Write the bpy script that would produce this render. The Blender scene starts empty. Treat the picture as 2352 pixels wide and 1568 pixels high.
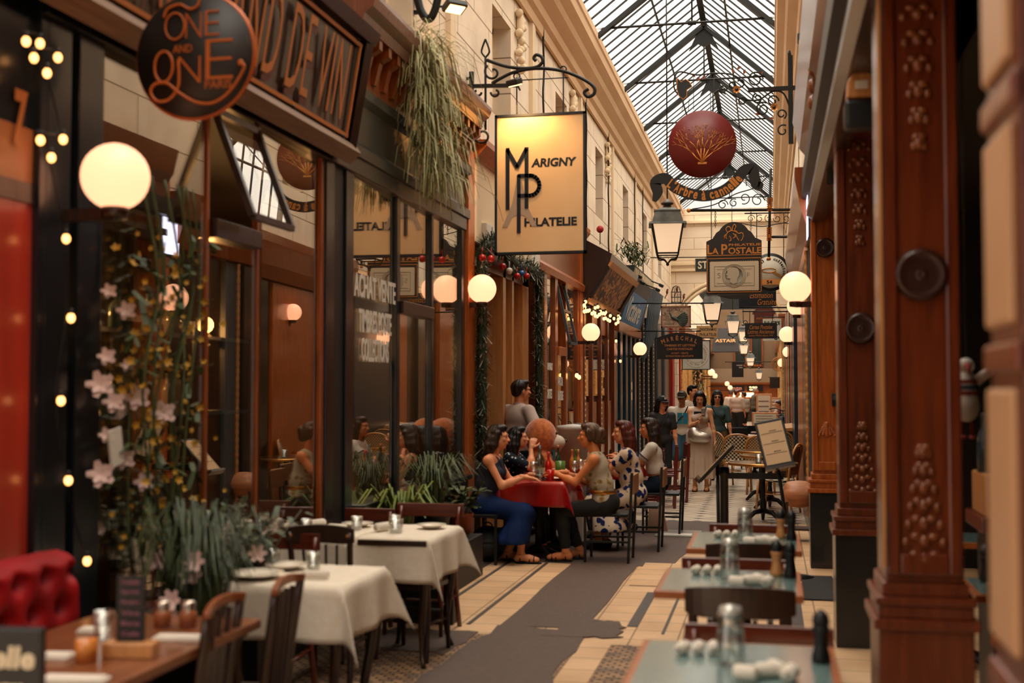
import bpy, bmesh, math, random
import numpy as np
from mathutils import Vector, Matrix
from math import sin, cos, pi, radians, sqrt, atan2
random.seed(11)
rng = np.random.default_rng(5)
SC = bpy.context.scene
COL = SC.collection

# ------------------------------------------------------------------ camera, sky, exposure
FPX, EYE = 2750.0, 1.62                       # focal length in pixels of the 2352 px wide frame, eye height
PH = math.atan(108 / FPX); TH = math.atan(594 * cos(PH) / FPX)
CF = Vector((-sin(TH) * cos(PH), cos(TH) * cos(PH), sin(PH)))
CR = Vector((cos(TH), sin(TH), 0)); CU = CR.cross(CF)
cam = bpy.data.cameras.new('camera'); camo = bpy.data.objects.new('camera', cam); COL.objects.link(camo)
camo.matrix_world = Matrix.Translation((0, 0, EYE)) @ Matrix((CR, CU, -CF)).transposed().to_4x4()
cam.sensor_width = 36; cam.lens = FPX / 2352 * 36; cam.clip_start = 0.05; cam.clip_end = 300
cam.dof.use_dof = True; cam.dof.focus_distance = 20.5; cam.dof.aperture_fstop = 1.85
SC.camera = camo
w = bpy.data.worlds.new('sky'); SC.world = w; w.use_nodes = True
bg = w.node_tree.nodes['Background']
bg.inputs[0].default_value = (1.0, 0.93, 0.835, 1)        # an overcast sky, brighter overhead than low down
_tc = w.node_tree.nodes.new('ShaderNodeTexCoord'); _sp = w.node_tree.nodes.new('ShaderNodeSeparateXYZ')
_cl = w.node_tree.nodes.new('ShaderNodeMath'); _cl.operation = 'MAXIMUM'; _cl.inputs[1].default_value = 0
_pw = w.node_tree.nodes.new('ShaderNodeMath'); _pw.operation = 'POWER'; _pw.inputs[1].default_value = 2
_ma = w.node_tree.nodes.new('ShaderNodeMath'); _ma.operation = 'MULTIPLY_ADD'; _ma.inputs[1].default_value = 6.0; _ma.inputs[2].default_value = .55
w.node_tree.links.new(_tc.outputs['Generated'], _sp.inputs[0]); w.node_tree.links.new(_sp.outputs['Z'], _cl.inputs[0]); w.node_tree.links.new(_cl.outputs[0], _pw.inputs[0])
w.node_tree.links.new(_pw.outputs[0], _ma.inputs[0]); w.node_tree.links.new(_ma.outputs[0], bg.inputs[1])
SC.view_settings.view_transform = 'Standard'; SC.view_settings.look = 'None'
SC.view_settings.exposure = 0.62; SC.view_settings.gamma = 1.0
SC.cycles.max_bounces = 7; SC.cycles.diffuse_bounces = 3; SC.cycles.glossy_bounces = 4
SC.cycles.transmission_bounces = 6; SC.cycles.transparent_max_bounces = 14
SC.cycles.use_denoising = True
SC.cycles.sample_clamp_indirect = 4.0
SC.cycles.caustics_reflective = False; SC.cycles.caustics_refractive = False

def P(u, v, X=None, Y=None, Z=None):
    """the point of the place seen at pixel (u, v) on the plane X=, Y= or Z="""
    r = CF + CR * ((u - 1176) / FPX) + CU * ((784 - v) / FPX)
    if X is not None: t = X / r.x
    elif Y is not None: t = Y / r.y
    else: t = (Z - EYE) / r.z
    return Vector((r.x * t, r.y * t, EYE + r.z * t))

# ------------------------------------------------------------------ helpers
def tag(o, label, cat, group=None):
    o['label'] = label; o['category'] = cat
    if group: o['group'] = group
    return o
def thing(name, label, cat, loc=(0, 0, 0), rz=0, group=None):
    o = bpy.data.objects.new(name, None); COL.objects.link(o); o.empty_display_size = .05
    o.location = loc; o.rotation_euler = (0, 0, rz)
    return tag(o, label, cat, group)
def copy_tree(o, loc=None, rz=None, label=None, parent=None):
    c = o.copy(); COL.objects.link(c); c.parent = parent
    if loc is not None: c.location = loc
    if rz is not None: c.rotation_euler = (0, 0, rz)
    if label: c['label'] = label
    for ch in list(o.children): copy_tree(ch, parent=c)
    return c
def link(name, me, m, parent=None, smooth=False):
    o = bpy.data.objects.new(name, me); COL.objects.link(o)
    if m is not None: me.materials.append(m)
    if smooth:
        for p in me.polygons: p.use_smooth = True
    if parent is not None: o.parent = parent
    return o
def struct(o): o['kind'] = 'structure'; return o
def basis(d, up=(0, 0, 1)):
    d = Vector(d).normalized(); u = Vector(up)
    if abs(d.dot(u)) > .98: u = Vector((1, 0, 0))
    x = d.cross(u).normalized(); return x, x.cross(d).normalized(), d

class MB:
    """collects shapes for one mesh"""
    def __init__(s): s.v = []; s.f = []; s.sm = []
    def add(s, vs, fs, sm=False):
        n = len(s.v); s.v += [tuple(p) for p in vs]
        s.f += [tuple(i + n for i in f) for f in fs]; s.sm += [sm] * len(fs); return s
    def box(s, a, b, M=None):
        (x0, y0, z0), (x1, y1, z1) = a, b
        x0, x1 = sorted((x0, x1)); y0, y1 = sorted((y0, y1)); z0, z1 = sorted((z0, z1))
        vs = [Vector(p) for p in ((x0,y0,z0),(x1,y0,z0),(x1,y1,z0),(x0,y1,z0),(x0,y0,z1),(x1,y0,z1),(x1,y1,z1),(x0,y1,z1))]
        if M is not None: vs = [M @ p for p in vs]
        return s.add(vs, [(0,3,2,1),(4,5,6,7),(0,1,5,4),(1,2,6,5),(2,3,7,6),(3,0,4,7)])
    def cbox(s, c, h, M=None): return s.box([c[i]-h[i] for i in range(3)], [c[i]+h[i] for i in range(3)], M)
    def bar(s, p, q, w, h=None, up=(0,0,1)):
        """a straight bar w wide and h deep from p to q"""
        h = h or w; p, q = Vector(p), Vector(q); x, y, d = basis(q - p, up)
        vs = []
        for c in (p, q):
            for i, j in ((-1,-1),(1,-1),(1,1),(-1,1)): vs.append(c + x*(i*w/2) + y*(j*h/2))
        return s.add(vs, [(0,1,2,3),(7,6,5,4),(0,4,5,1),(1,5,6,2),(2,6,7,3),(3,7,4,0)])
    def tube(s, pts, r, n=8, closed=False, cap=True):
        pts = [Vector(p) for p in pts]; m = len(pts)
        rs = r if isinstance(r, (list, tuple)) else [r] * m
        vs = []; t0 = None; x = None
        for i, p in enumerate(pts):
            if closed: t = pts[(i+1) % m] - pts[i-1]
            else: t = pts[min(i+1, m-1)] - pts[max(i-1, 0)]
            if t.length < 1e-9: t = Vector((0, 0, 1))
            t.normalize()
            if x is None: x, _, _ = basis(t)
            else:
                x = x - t * x.dot(t)
                if x.length < 1e-6: x, _, _ = basis(t)
                x.normalize()
            y = t.cross(x)
            for k in range(n):
                a = 2*pi*k/n; vs.append(p + x*(cos(a)*rs[i]) + y*(sin(a)*rs[i]))
        fs = []
        for i in range(m if closed else m-1):
            j = (i+1) % m
            for k in range(n):
                fs.append((i*n+k, i*n+(k+1) % n, j*n+(k+1) % n, j*n+k))
        if cap and not closed: fs += [tuple(range(n-1, -1, -1)), tuple((m-1)*n+k for k in range(n))]
        return s.add(vs, fs, True)
    def cyl(s, p, q, r, r2=None, n=16):
        return s.tube([p, q], [r, r if r2 is None else r2], n)
    def lathe(s, prof, c=(0,0,0), n=24, M=None, a0=0, a1=2*pi):
        full = abs(a1-a0-2*pi) < 1e-6; m = n if full else n+1; vs = []
        for r, z in prof:
            for k in range(m):
                a = a0+(a1-a0)*k/n; p = Vector((r*cos(a), r*sin(a), z))
                if M is not None: p = M @ p
                vs.append(p + Vector(c))
        fs = []
        for i in range(len(prof)-1):
            for k in range(n):
                fs.append((i*m+k, i*m+(k+1) % m, (i+1)*m+(k+1) % m, (i+1)*m+k))
        return s.add(vs, fs, True)
    def ball(s, c, r, n=16, sc=(1,1,1)):
        m = n//2; prof = [(r*sin(pi*i/m)+1e-5, -r*cos(pi*i/m)) for i in range(m+1)]
        M = Matrix.Diagonal(Vector(sc))
        return s.lathe(prof, c, n, M)
    def prism(s, poly, t, M=None):
        """polygon (x, z) extruded t along +y"""
        n = len(poly); vs = [Vector((x, 0, z)) for x, z in poly] + [Vector((x, t, z)) for x, z in poly]
        if M is not None: vs = [M @ p for p in vs]
        return s.add(vs, [tuple(range(n)), tuple(range(2*n-1, n-1, -1))] + [(i, i+n, (i+1) % n+n, (i+1) % n) for i in range(n)])
    def quad(s, a, b, c, d): return s.add([a, b, c, d], [(0,1,2,3)])
    def mesh(s, name):
        me = bpy.data.meshes.new(name); me.from_pydata([tuple(p) for p in s.v], [], s.f)
        me.polygons.foreach_set('use_smooth', s.sm); me.update(); return me
    def go(s, name, m, parent=None, bevel=0, fix=True):
        me = s.mesh(name)
        if fix:
            bm = bmesh.new(); bm.from_mesh(me); bmesh.ops.recalc_face_normals(bm, faces=bm.faces); bm.to_mesh(me); bm.free()
        o = link(name, me, m, parent)
        if bevel:
            b = o.modifiers.new('bevel', 'BEVEL'); b.width = bevel; b.segments = 2; b.limit_method = 'ANGLE'
        return o

def spiral(c, r0, r1, a0, a1, n=22, plane='xz'):
    """scroll points round c"""
    out = []
    for i in range(n+1):
        t = i/n; a = a0+(a1-a0)*t; r = r0+(r1-r0)*t
        x, z = r*cos(a), r*sin(a)
        out.append(Vector(c)+(Vector((x, 0, z)) if plane == 'xz' else Vector((0, x, z))))
    return out
def bez(p0, p1, p2, p3, n=12):
    p0, p1, p2, p3 = map(Vector, (p0, p1, p2, p3))
    return [p0*(1-t)**3+p1*3*t*(1-t)**2+p2*3*t*t*(1-t)+p3*t**3 for t in [i/n for i in range(n+1)]]
def smooth_path(pts, n=6):
    """Catmull-Rom through points"""
    pts = [Vector(p) for p in pts]; out = []
    for i in range(len(pts)-1):
        a, b, c, d = pts[max(i-1, 0)], pts[i], pts[i+1], pts[min(i+2, len(pts)-1)]
        for k in range(n):
            t = k/n
            out.append(.5*((2*b)+(c-a)*t+(2*a-5*b+4*c-d)*t*t+(3*b-a-3*c+d)*t**3))
    return out+[pts[-1]]
MZ = lambda a: Matrix.Rotation(a, 4, 'Z')
MX = lambda a: Matrix.Rotation(a, 4, 'X')
MY = lambda a: Matrix.Rotation(a, 4, 'Y')
TR = lambda *p: Matrix.Translation(p if len(p) == 3 else p[0])

def text_mesh(s, bold=0.0, ext=.0, space=1.0, shear=0.0):
    cu = bpy.data.curves.new('t', 'FONT'); cu.body = s; cu.size = 1; cu.offset = bold; cu.extrude = ext
    cu.space_character = space; cu.shear = shear; cu.resolution_u = 3
    o = bpy.data.objects.new('t', cu); COL.objects.link(o)
    dg = bpy.context.evaluated_depsgraph_get(); me = bpy.data.meshes.new_from_object(o.evaluated_get(dg))
    bpy.data.objects.remove(o); bpy.data.curves.remove(cu); return me
def fit_text(s, w, h, bold=0.0, t=.004, space=1.0, shear=0.0):
    """verts (x, y, z) of a word w wide and h high centred on 0, reading along +x, facing -y"""
    me = text_mesh(s, bold, .5, space, shear)
    vs = [v.co.copy() for v in me.vertices]; fs = [tuple(p.vertices) for p in me.polygons]
    bpy.data.meshes.remove(me)
    if not vs: return [], []
    x0 = min(v.x for v in vs); x1 = max(v.x for v in vs); y0 = min(v.y for v in vs); y1 = max(v.y for v in vs)
    sx = w/(x1-x0); sy = h/(y1-y0) if h else sx
    return [Vector(((v.x-(x0+x1)/2)*sx, -v.z*t, (v.y-(y0+y1)/2)*sy)) for v in vs], fs
def letters(mb, s, cx, cz, w, h, y=0, **k):
    vs, fs = fit_text(s, w, h, **k); M = k.pop('M', None)
    return mb.add([v+Vector((cx, y, cz)) for v in vs], fs)
def arc_letters(mb, s, c, r, a_mid, h, adv, y=0, bold=.01, inward=False):
    """characters along an arc round c=(x, z); a_mid is the angle of the middle character"""
    n = len(s)
    for i, ch in enumerate(s):
        if ch == ' ': continue
        a = a_mid-(i-(n-1)/2)*adv*(1 if not inward else -1)
        wd = h*(.85 if ch in 'mwMWOQ' else .32 if ch in "iljI'.!" else .62)
        hh = h*(1.0 if ch in 'bdfhkltABCDEFGHIJKLMNOPQRSTUVWXYZ0123456789' else 1.25 if ch == 'É' else .72) 
        vs, fs = fit_text(ch, wd, hh, bold=bold)
        rot = a-pi/2 if not inward else a+pi/2
        off = Vector((c[0]+r*cos(a), y, c[1]+r*sin(a)))
        lift = (hh-h)/2
        R = Matrix.Rotation(-rot, 4, 'Y')
        mb.add([off+R @ (v+Vector((0, 0, lift))) for v in vs], fs)
    return mb

# ------------------------------------------------------------------ materials
def nt(name):
    m = bpy.data.materials.new(name); m.use_nodes = True
    return m, m.node_tree.nodes, m.node_tree.links, m.node_tree.nodes['Principled BSDF']
def srgb(h):
    c = [int(h[i:i+2], 16)/255 for i in (0, 2, 4)]
    return tuple((x/12.92 if x <= .04045 else ((x+.055)/1.055)**2.4) for x in c)
def rgba(c): return (*(srgb(c) if isinstance(c, str) else c), 1)
def mat(name, col, rough=.5, metal=0, col2=None, scale=8, stretch=(1,1,1), bump=0, coat=0, spec=.5, detail=4, contrast=.5, sheen=0):
    m, N, L, b = nt(name)
    b.inputs['Roughness'].default_value = rough; b.inputs['Metallic'].default_value = metal
    b.inputs['Coat Weight'].default_value = coat; b.inputs['Specular IOR Level'].default_value = spec
    b.inputs['Coat Roughness'].default_value = .15; b.inputs['Sheen Weight'].default_value = sheen
    b.inputs['Base Color'].default_value = rgba(col)
    if col2 is not None or bump:
        tc = N.new('ShaderNodeTexCoord'); mp = N.new('ShaderNodeMapping'); mp.inputs['Scale'].default_value = stretch
        no = N.new('ShaderNodeTexNoise'); no.inputs['Scale'].default_value = scale; no.inputs['Detail'].default_value = detail
        L.new(tc.outputs['Object'], mp.inputs[0]); L.new(mp.outputs[0], no.inputs['Vector'])
        if col2 is not None:
            r = N.new('ShaderNodeValToRGB'); r.color_ramp.elements[0].position = .5-contrast*.4; r.color_ramp.elements[1].position = .5+contrast*.4
            r.color_ramp.elements[0].color = rgba(col); r.color_ramp.elements[1].color = rgba(col2)
            L.new(no.outputs[0], r.inputs[0]); L.new(r.outputs[0], b.inputs['Base Color'])
        if bump:
            bp = N.new('ShaderNodeBump'); bp.inputs['Strength'].default_value = min(1, bump); bp.inputs['Distance'].default_value = .01
            L.new(no.outputs[0], bp.inputs['Height']); L.new(bp.outputs[0], b.inputs['Normal'])
    return m
def emit(name, col, st, base=None):
    m, N, L, b = nt(name); b.inputs['Base Color'].default_value = rgba(base or col)
    b.inputs['Emission Color'].default_value = rgba(col); b.inputs['Emission Strength'].default_value = st
    b.inputs['Roughness'].default_value = .4; return m
def wood(name, c1, c2, rough=.35, coat=.3, ax='z', scale=6):
    st = {'z': (6, 6, .5), 'y': (6, .5, 6), 'x': (.5, 6, 6)}[ax]
    return mat(name, c1, rough, 0, c2, scale, st, bump=.15, coat=coat, detail=6, contrast=.55)
def glass_pane(name, tint=(.9,.93,.92), refl=.1, rough=0.0):
    """a shop pane: clear, with the reflection glass shows at a slant"""
    m, N, L, b = nt(name); N.remove(b); out = N['Material Output']
    tr = N.new('ShaderNodeBsdfTransparent'); tr.inputs[0].default_value = (*tint, 1)
    gl = N.new('ShaderNodeBsdfGlossy'); gl.inputs['Roughness'].default_value = rough; gl.inputs[0].default_value = (1, .97, .92, 1)
    lw = N.new('ShaderNodeLayerWeight'); fr = N.new('ShaderNodeMath'); fr.operation = 'POWER'; fr.inputs[1].default_value = 4; L.new(lw.outputs['Facing'], fr.inputs[0]); lw.inputs[0].default_value = .5
    ma = N.new('ShaderNodeMath'); ma.operation = 'MULTIPLY_ADD'; ma.use_clamp = True; ma.inputs[1].default_value = .9; ma.inputs[2].default_value = refl
    mx = N.new('ShaderNodeMixShader'); L.new(fr.outputs[0], ma.inputs[0]); L.new(ma.outputs[0], mx.inputs[0])
    L.new(tr.outputs[0], mx.inputs[1]); L.new(gl.outputs[0], mx.inputs[2]); L.new(mx.outputs[0], out.inputs[0])
    return m
def tex(m, kind='noise', scale=10, stretch=(1,1,1), coord='Object', **kw):
    """adds a texture node fed with object coordinates to material m and returns (nodes, links, bsdf, output)"""
    N = m.node_tree.nodes; L = m.node_tree.links; b = N['Principled BSDF']
    tc = N.new('ShaderNodeTexCoord'); mp = N.new('ShaderNodeMapping'); mp.inputs['Scale'].default_value = stretch
    if 'rot' in kw: mp.inputs['Rotation'].default_value = kw.pop('rot')
    t = N.new({'noise': 'ShaderNodeTexNoise', 'voronoi': 'ShaderNodeTexVoronoi', 'wave': 'ShaderNodeTexWave', 'checker': 'ShaderNodeTexChecker', 'brick': 'ShaderNodeTexBrick'}[kind])
    t.inputs['Scale'].default_value = scale
    for k, v in kw.items():
        if hasattr(t, k): setattr(t, k, v)
        else: t.inputs[k].default_value = v
    L.new(tc.outputs[coord], mp.inputs[0]); L.new(mp.outputs[0], t.inputs['Vector'])
    return N, L, b, t
def ramp(N, L, src, stops, const=False):
    r = N.new('ShaderNodeValToRGB'); e = r.color_ramp.elements
    if const: r.color_ramp.interpolation = 'CONSTANT'
    while len(e) < len(stops): e.new(.5)
    for i, (p, c) in enumerate(stops): e[i].position = p; e[i].color = rgba(c)
    L.new(src, r.inputs[0]); return r.outputs[0]
def dots(name, base, dot, scale=30, size=.25, rand=1.0, stretch=(1,1,1), rough=.8, col3=None, warp=0):
    m, N, L, b = nt(name); b.inputs['Roughness'].default_value = rough; b.inputs['Specular IOR Level'].default_value = .2
    N, L, b, t = tex(m, 'voronoi', scale, stretch, Randomness=rand)
    if warp:
        no = N.new('ShaderNodeTexNoise'); no.inputs['Scale'].default_value = scale*1.2; no.inputs['Detail'].default_value = 3; mp_ = t.inputs['Vector'].links[0].from_socket
        vm = N.new('ShaderNodeVectorMath'); vm.operation = 'MULTIPLY_ADD'; vm.inputs[1].default_value = (warp,)*3; L.new(mp_, no.inputs['Vector']); L.new(no.outputs['Color'], vm.inputs[0]); L.new(mp_, vm.inputs[2]); L.new(vm.outputs[0], t.inputs['Vector'])
    st = [(0, dot), (size, base)] if col3 is None else [(0, col3), (size*.45, dot), (size, base)]
    L.new(ramp(N, L, t.outputs['Distance'], st, True), b.inputs['Base Color']); return m
def stripes(name, c1, c2, scale=20, axis='X', rough=.8):
    m, N, L, b = nt(name); b.inputs['Roughness'].default_value = rough
    N, L, b, t = tex(m, 'wave', scale, bands_direction=axis)
    L.new(ramp(N, L, t.outputs['Fac'], [(0, c1), (.55, c2)], False), b.inputs['Base Color']); return m
# ------------------------------------------------------------------ smooth bodies (blended volumes turned into one surface)
def sdf_mesh(prims, h=.012, k=.02):
    """prims: ('c',a,b,ra,rb) tapered capsule; ('e',c,(rx,ry,rz),R or None) ellipsoid; ('z',z) cut below; ('-e',...)/('-c',...) hollow. -> verts, faces"""
    lo = np.array([1e9]*3); hi = -lo
    for p in prims:
        if p[0] == 'c':
            r = max(p[3], p[4])
            for q in (p[1], p[2]): lo = np.minimum(lo, np.array(q)-r); hi = np.maximum(hi, np.array(q)+r)
        elif p[0] == 'e':
            r = max(p[2]); lo = np.minimum(lo, np.array(p[1])-r); hi = np.maximum(hi, np.array(p[1])+r)
    lo -= 3*h+k*.5; hi += 3*h+k*.5
    n = np.ceil((hi-lo)/h).astype(int)+1
    D = np.ones(n, np.float32)
    ax = [lo[i]+h*np.arange(n[i]) for i in range(3)]
    for p in prims:
        neg = p[0][0] == '-'; t = p[0].lstrip('-')
        if t == 'z':
            D = np.maximum(D, (p[1]-ax[2])[None, None, :].astype(np.float32)); continue
        m = k+3*h
        if t == 'c':
            a, b = np.array(p[1], float), np.array(p[2], float); r = max(p[3], p[4]); bl = np.minimum(a, b)-r-m; bh = np.maximum(a, b)+r+m
        else:
            c = np.array(p[1], float); r = max(p[2]); bl = c-r-m; bh = c+r+m
        s = [slice(max(0, int((bl[i]-lo[i])/h)), min(n[i], int((bh[i]-lo[i])/h)+2)) for i in range(3)]
        X, Y, Z = np.meshgrid(*[ax[i][s[i]] for i in range(3)], indexing='ij')
        if t == 'c':
            ab = b-a; L2 = max(ab@ab, 1e-12)
            tt = np.clip(((X-a[0])*ab[0]+(Y-a[1])*ab[1]+(Z-a[2])*ab[2])/L2, 0, 1)
            d = np.sqrt((X-a[0]-tt*ab[0])**2+(Y-a[1]-tt*ab[1])**2+(Z-a[2]-tt*ab[2])**2)-(p[3]+(p[4]-p[3])*tt)
        else:
            q = np.stack([X-c[0], Y-c[1], Z-c[2]], -1)
            if len(p) > 3 and p[3] is not None: q = q@np.array(p[3])
            rr = np.array(p[2]); k0 = np.sqrt(((q/rr)**2).sum(-1)); k1 = np.sqrt(((q/rr**2)**2).sum(-1))+1e-9
            d = k0*(k0-1)/k1
        A = D[s[0], s[1], s[2]]
        if neg: D[s[0], s[1], s[2]] = np.maximum(A, -d)
        else:
            g = np.clip(.5+.5*(A-d)/k, 0, 1); D[s[0], s[1], s[2]] = A*(1-g)+d*g-k*g*(1-g)
    D[[0, -1]] = 1; D[:, [0, -1]] = 1; D[:, :, [0, -1]] = 1
    S = D < 0; nc = n-1
    acc = np.zeros((*nc, 3), np.float32); cnt = np.zeros(nc, np.float32); edges = []
    for x in range(3):
        a = [slice(None)]*3; b = [slice(None)]*3; a[x] = slice(0, -1); b[x] = slice(1, None)
        I = np.argwhere(S[tuple(a)] != S[tuple(b)])
        d0 = D[tuple(I.T)]; J = I.copy(); J[:, x] += 1; d1 = D[tuple(J.T)]
        pt = I.astype(np.float32); pt[:, x] += d0/(d0-d1)
        y, z = (x+1) % 3, (x+2) % 3
        ok = (I[:, y] > 0) & (I[:, z] > 0) & (I[:, y] < nc[y]) & (I[:, z] < nc[z]); I, pt, d0 = I[ok], pt[ok], d0[ok]
        q = []
        for dy, dz in ((-1, -1), (0, -1), (0, 0), (-1, 0)):
            c = I.copy(); c[:, y] += dy; c[:, z] += dz; q.append(c)
            np.add.at(acc, tuple(c.T), pt); np.add.at(cnt, tuple(c.T), 1)
        edges.append((q, d0 < 0))
    idx = np.full(nc, -1); M = cnt > 0; idx[M] = np.arange(M.sum())
    V = acc[M]/cnt[M][:, None]*h+lo
    F = []
    for q, ins in edges:
        ii = np.stack([idx[tuple(c.T)] for c in q], 1); ii[~ins] = ii[~ins][:, ::-1]; F.append(ii)
    return V, np.concatenate(F)
def blob(name, prims, m, parent=None, h=.012, k=.02, jit=None):
    """several sets of prims may be given as a list of (prims, h, k) and become one mesh"""
    sets = prims if isinstance(prims[0][0], list) else [(prims, h, k)]
    vs, fs, n = [], [], 0
    for pr, hh, kk in sets:
        V, F = sdf_mesh(pr, hh, kk); vs.append(V); fs.append(F+n); n += len(V)
    V = np.concatenate(vs); F = np.concatenate(fs)
    if jit is not None: V = jit(V)
    me = bpy.data.meshes.new(name); me.vertices.add(len(V)); me.vertices.foreach_set('co', V.astype(np.float32).ravel())
    me.loops.add(F.size); me.loops.foreach_set('vertex_index', F.ravel().astype(np.int32))
    me.polygons.add(len(F)); me.polygons.foreach_set('loop_start', np.arange(0, F.size, 4, dtype=np.int32))
    me.polygons.foreach_set('loop_total', np.full(len(F), 4, np.int32))
    me.update(calc_edges=True); me.validate()
    return link(name, me, m, parent, True)

# ------------------------------------------------------------------ people
V3 = lambda *p: Vector(p)
def ik(a, b, l1, l2, pole):
    a, b, pole = Vector(a), Vector(b), Vector(pole); d = b-a; L = d.length
    if L > (l1+l2)*.999: b = a+d*((l1+l2)*.999/L); d = b-a; L = d.length
    L = max(L, abs(l1-l2)+.01); x = (l1*l1-l2*l2+L*L)/(2*L); hgt = sqrt(max(0, l1*l1-x*x)); dn = d.normalized()
    pp = pole-dn*pole.dot(dn)
    if pp.length < 1e-5: pp = Vector((0, 0, -1))
    return a+dn*x+pp.normalized()*hgt, b
def NP(M): return [[M[i][j] for j in range(3)] for i in range(3)]   # columns = local axes
SKIN = {}
def skin_mat(c):
    if c not in SKIN:
        m = mat('skin', c, .55, 0, spec=.35)
        b = m.node_tree.nodes['Principled BSDF']; b.inputs['Subsurface Weight'].default_value = .12
        b.inputs['Subsurface Radius'].default_value = (.02, .008, .004); b.inputs['Subsurface Scale'].default_value = .3; SKIN[c] = m
    return SKIN[c]
M_EYEW = mat('eye_white', (.42,.38,.34), .25); M_IRIS = mat('iris', (.03,.018,.01), .15)
LIPS = mat('lip_skin', '8e3f38', .45)
def person(label, loc, yaw, hip_z=.87, lean=0, side=0, twist=0, neck=0, look=(0, 0), fem=True, S=1.0, q=1,
           hands=(None, None), poles=((.5,-1,-.4), (-.5,-1,-.4)), hdir=(None, None), hnorm=(None, None), curl=(.5,.5),
           feet=(None, None), kpole=(0,1,.1), fdir=(0,1,0), skin='c98d6e', hair='short', haircol='20140e', group=None, wide=1.0):
    """q: 1 near, 2 middle, 3 far. Local frame: +y is where the person faces, +x the person's right side."""
    T = thing('person', label, 'person', loc, yaw, group)
    H = Vector((0, 0, hip_z)); Rt = (MZ(twist) @ MX(-lean) @ MY(side)).to_3x3(); Rp = (MX(-lean*.4)).to_3x3()
    up = Rt @ Vector((0, 0, 1)); nb = H+up*.49*S
    sw = (.165 if fem else .195)*S*wide; hw = (.155 if fem else .15)*S*wide
    J = {'H': H, 'N': nb, 'up': up, 'Rt': Rt, 'S': S, 'sw': sw}
    skinm = skin_mat(skin); h = (.012, .016, .024)[q-1]
    side_ax = Rt @ Vector((1, 0, 0)); fr = Rt @ Vector((0, 1, 0))
    body = [('e', H+Rp @ Vector((0, -.01, .03)), (hw, .11*S, .12*S), NP(Rp)), ('e', H+up*.2*S, ((.118 if fem else .14)*S*wide, .092*S*wide, .15*S), NP(Rt)),
            ('e', H+up*.36*S+fr*.005, ((.135 if fem else .16)*S, .098*S, .15*S), NP(Rt))]
    if fem:
        for s in (1, -1): body.append(('e', H+up*.33*S+side_ax*(s*.07*S)+fr*.085*S, (.055*S, .05*S, .055*S), NP(Rt)))
    hd = (MZ(twist*.5) @ MX(-lean-neck)).to_3x3() @ Vector((0, .012, .0))
    nd = (MZ(twist) @ MX(-lean*.6-neck)).to_3x3() @ Vector((0, .0, 1))
    HC = nb+nd*.165*S+(MZ(twist) @ Vector((0, .035*S, 0)))
    Rh = (MZ(look[0]) @ MX(look[1])).to_3x3(); J['HC'] = HC; J['Rh'] = Rh
    for s in (1, -1):
        sh = nb-up*.045*S+side_ax*(s*sw); J['S%d' % s] = sh
        body.append(('c', nb-up*.02*S+side_ax*(s*.05), sh, .042*S, .047*S))
        i = 0 if s == 1 else 1
        tgt = hands[i]; la, lf = .275*S, .235*S
        if tgt is None: tgt = sh+Vector((s*.06, .06, -.5*S))
        el, wr = ik(sh, tgt, la, lf, poles[i]); J['E%d' % s], J['W%d' % s] = el, wr
        f = .9 if fem else 1.08
        body += [('c', sh, el, .044*S*f, .035*S*f), ('c', el, el.lerp(wr, .35), .036*S*f, .038*S*f), ('c', el.lerp(wr, .35), wr, .038*S*f, .023*S*f)]
        hj = H+Vector((s*.085*S*wide, 0, -.01)); ft = feet[i]
        if ft is None: ft = Vector((s*.09, 0, .075))
        lt, ls = .41*S, .40*S
        kn, an = ik(hj, ft, lt, ls, kpole if not isinstance(kpole[0], (tuple, list)) else kpole[i]); J['J%d' % s], J['K%d' % s], J['A%d' % s] = hj, kn, an
        body += [('c', hj, kn, .085*S*f, .055*S*f), ('c', kn, kn.lerp(an, .3), .053*S*f, .052*S*f), ('c', kn.lerp(an, .3), an, .052*S*f, .033*S)]
        fd = Vector(fdir if not isinstance(fdir[0], (tuple, list)) else fdir[i]).normalized()
        J['F%d' % s] = fd; hl = an+Vector((0, 0, -.035))-fd*.03; to = hl+fd*.19*S+Vector((0, 0, -.012))
        body += [('c', an, hl, .031, .026), ('c', hl+V3(0,0,-.005), to, .026, .015), ('c', hl+fd*.11, to+side_ax*.012, .026, .014), ('c', hl+fd*.11, to-side_ax*.014, .026, .013)]
    sets = [(body, h, .035)]
    # head and neck
    hh = (.0065, .009, .015)[q-1]; X, Yh, Zh = [Rh @ Vector(a) for a in ((1,0,0),(0,1,0),(0,0,1))]
    def hp(x, y, z): return HC+X*(x*S)+Yh*(y*S)+Zh*(z*S)
    R = NP(Rh); jw = 1.0 if fem else 1.08
    head = [('e', hp(0, -.015, .03), (.072*S, .09*S, .088*S), R), ('e', hp(0, .022, -.03), (.056*S*jw, .066*S, .078*S), R), ('e', hp(0, .052, -.083), (.024*S*jw, .022*S, .02*S), R),
            ('c', nb-up*.03, hp(0, -.02, -.06), .052*S, .05*S), ('e', hp(0, .06, .03), (.05*S, .028*S, .025*S), R)]
    fine = [('c', hp(0, .083, .02), hp(0, .107, -.02), .007*S, .0115*S), ('e', hp(0, .088, -.05), (.02*S, .01*S, .008*S), R), ('e', hp(0,.07,-.035), (.03*S,.02*S,.03*S), R)]
    for s in (1, -1):
        fine += [('e', hp(s*.036, .068, -.012), (.022*S, .015*S, .02*S), R), ('e', hp(s*.074, -.005, -.005), (.008*S, .018*S, .03*S), R), ('e', hp(s*.03, .082, .034), (.02*S, .007*S, .006*S), R), ('c', hp(s*.009,.097,-.02), hp(s*.011,.092,-.02), .007*S, .007*S)]
    head += fine
    for s in (1, -1): head.append(('-e', hp(s*.03, .094, .012), (.014*S, .010*S, .008*S), R))
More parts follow.
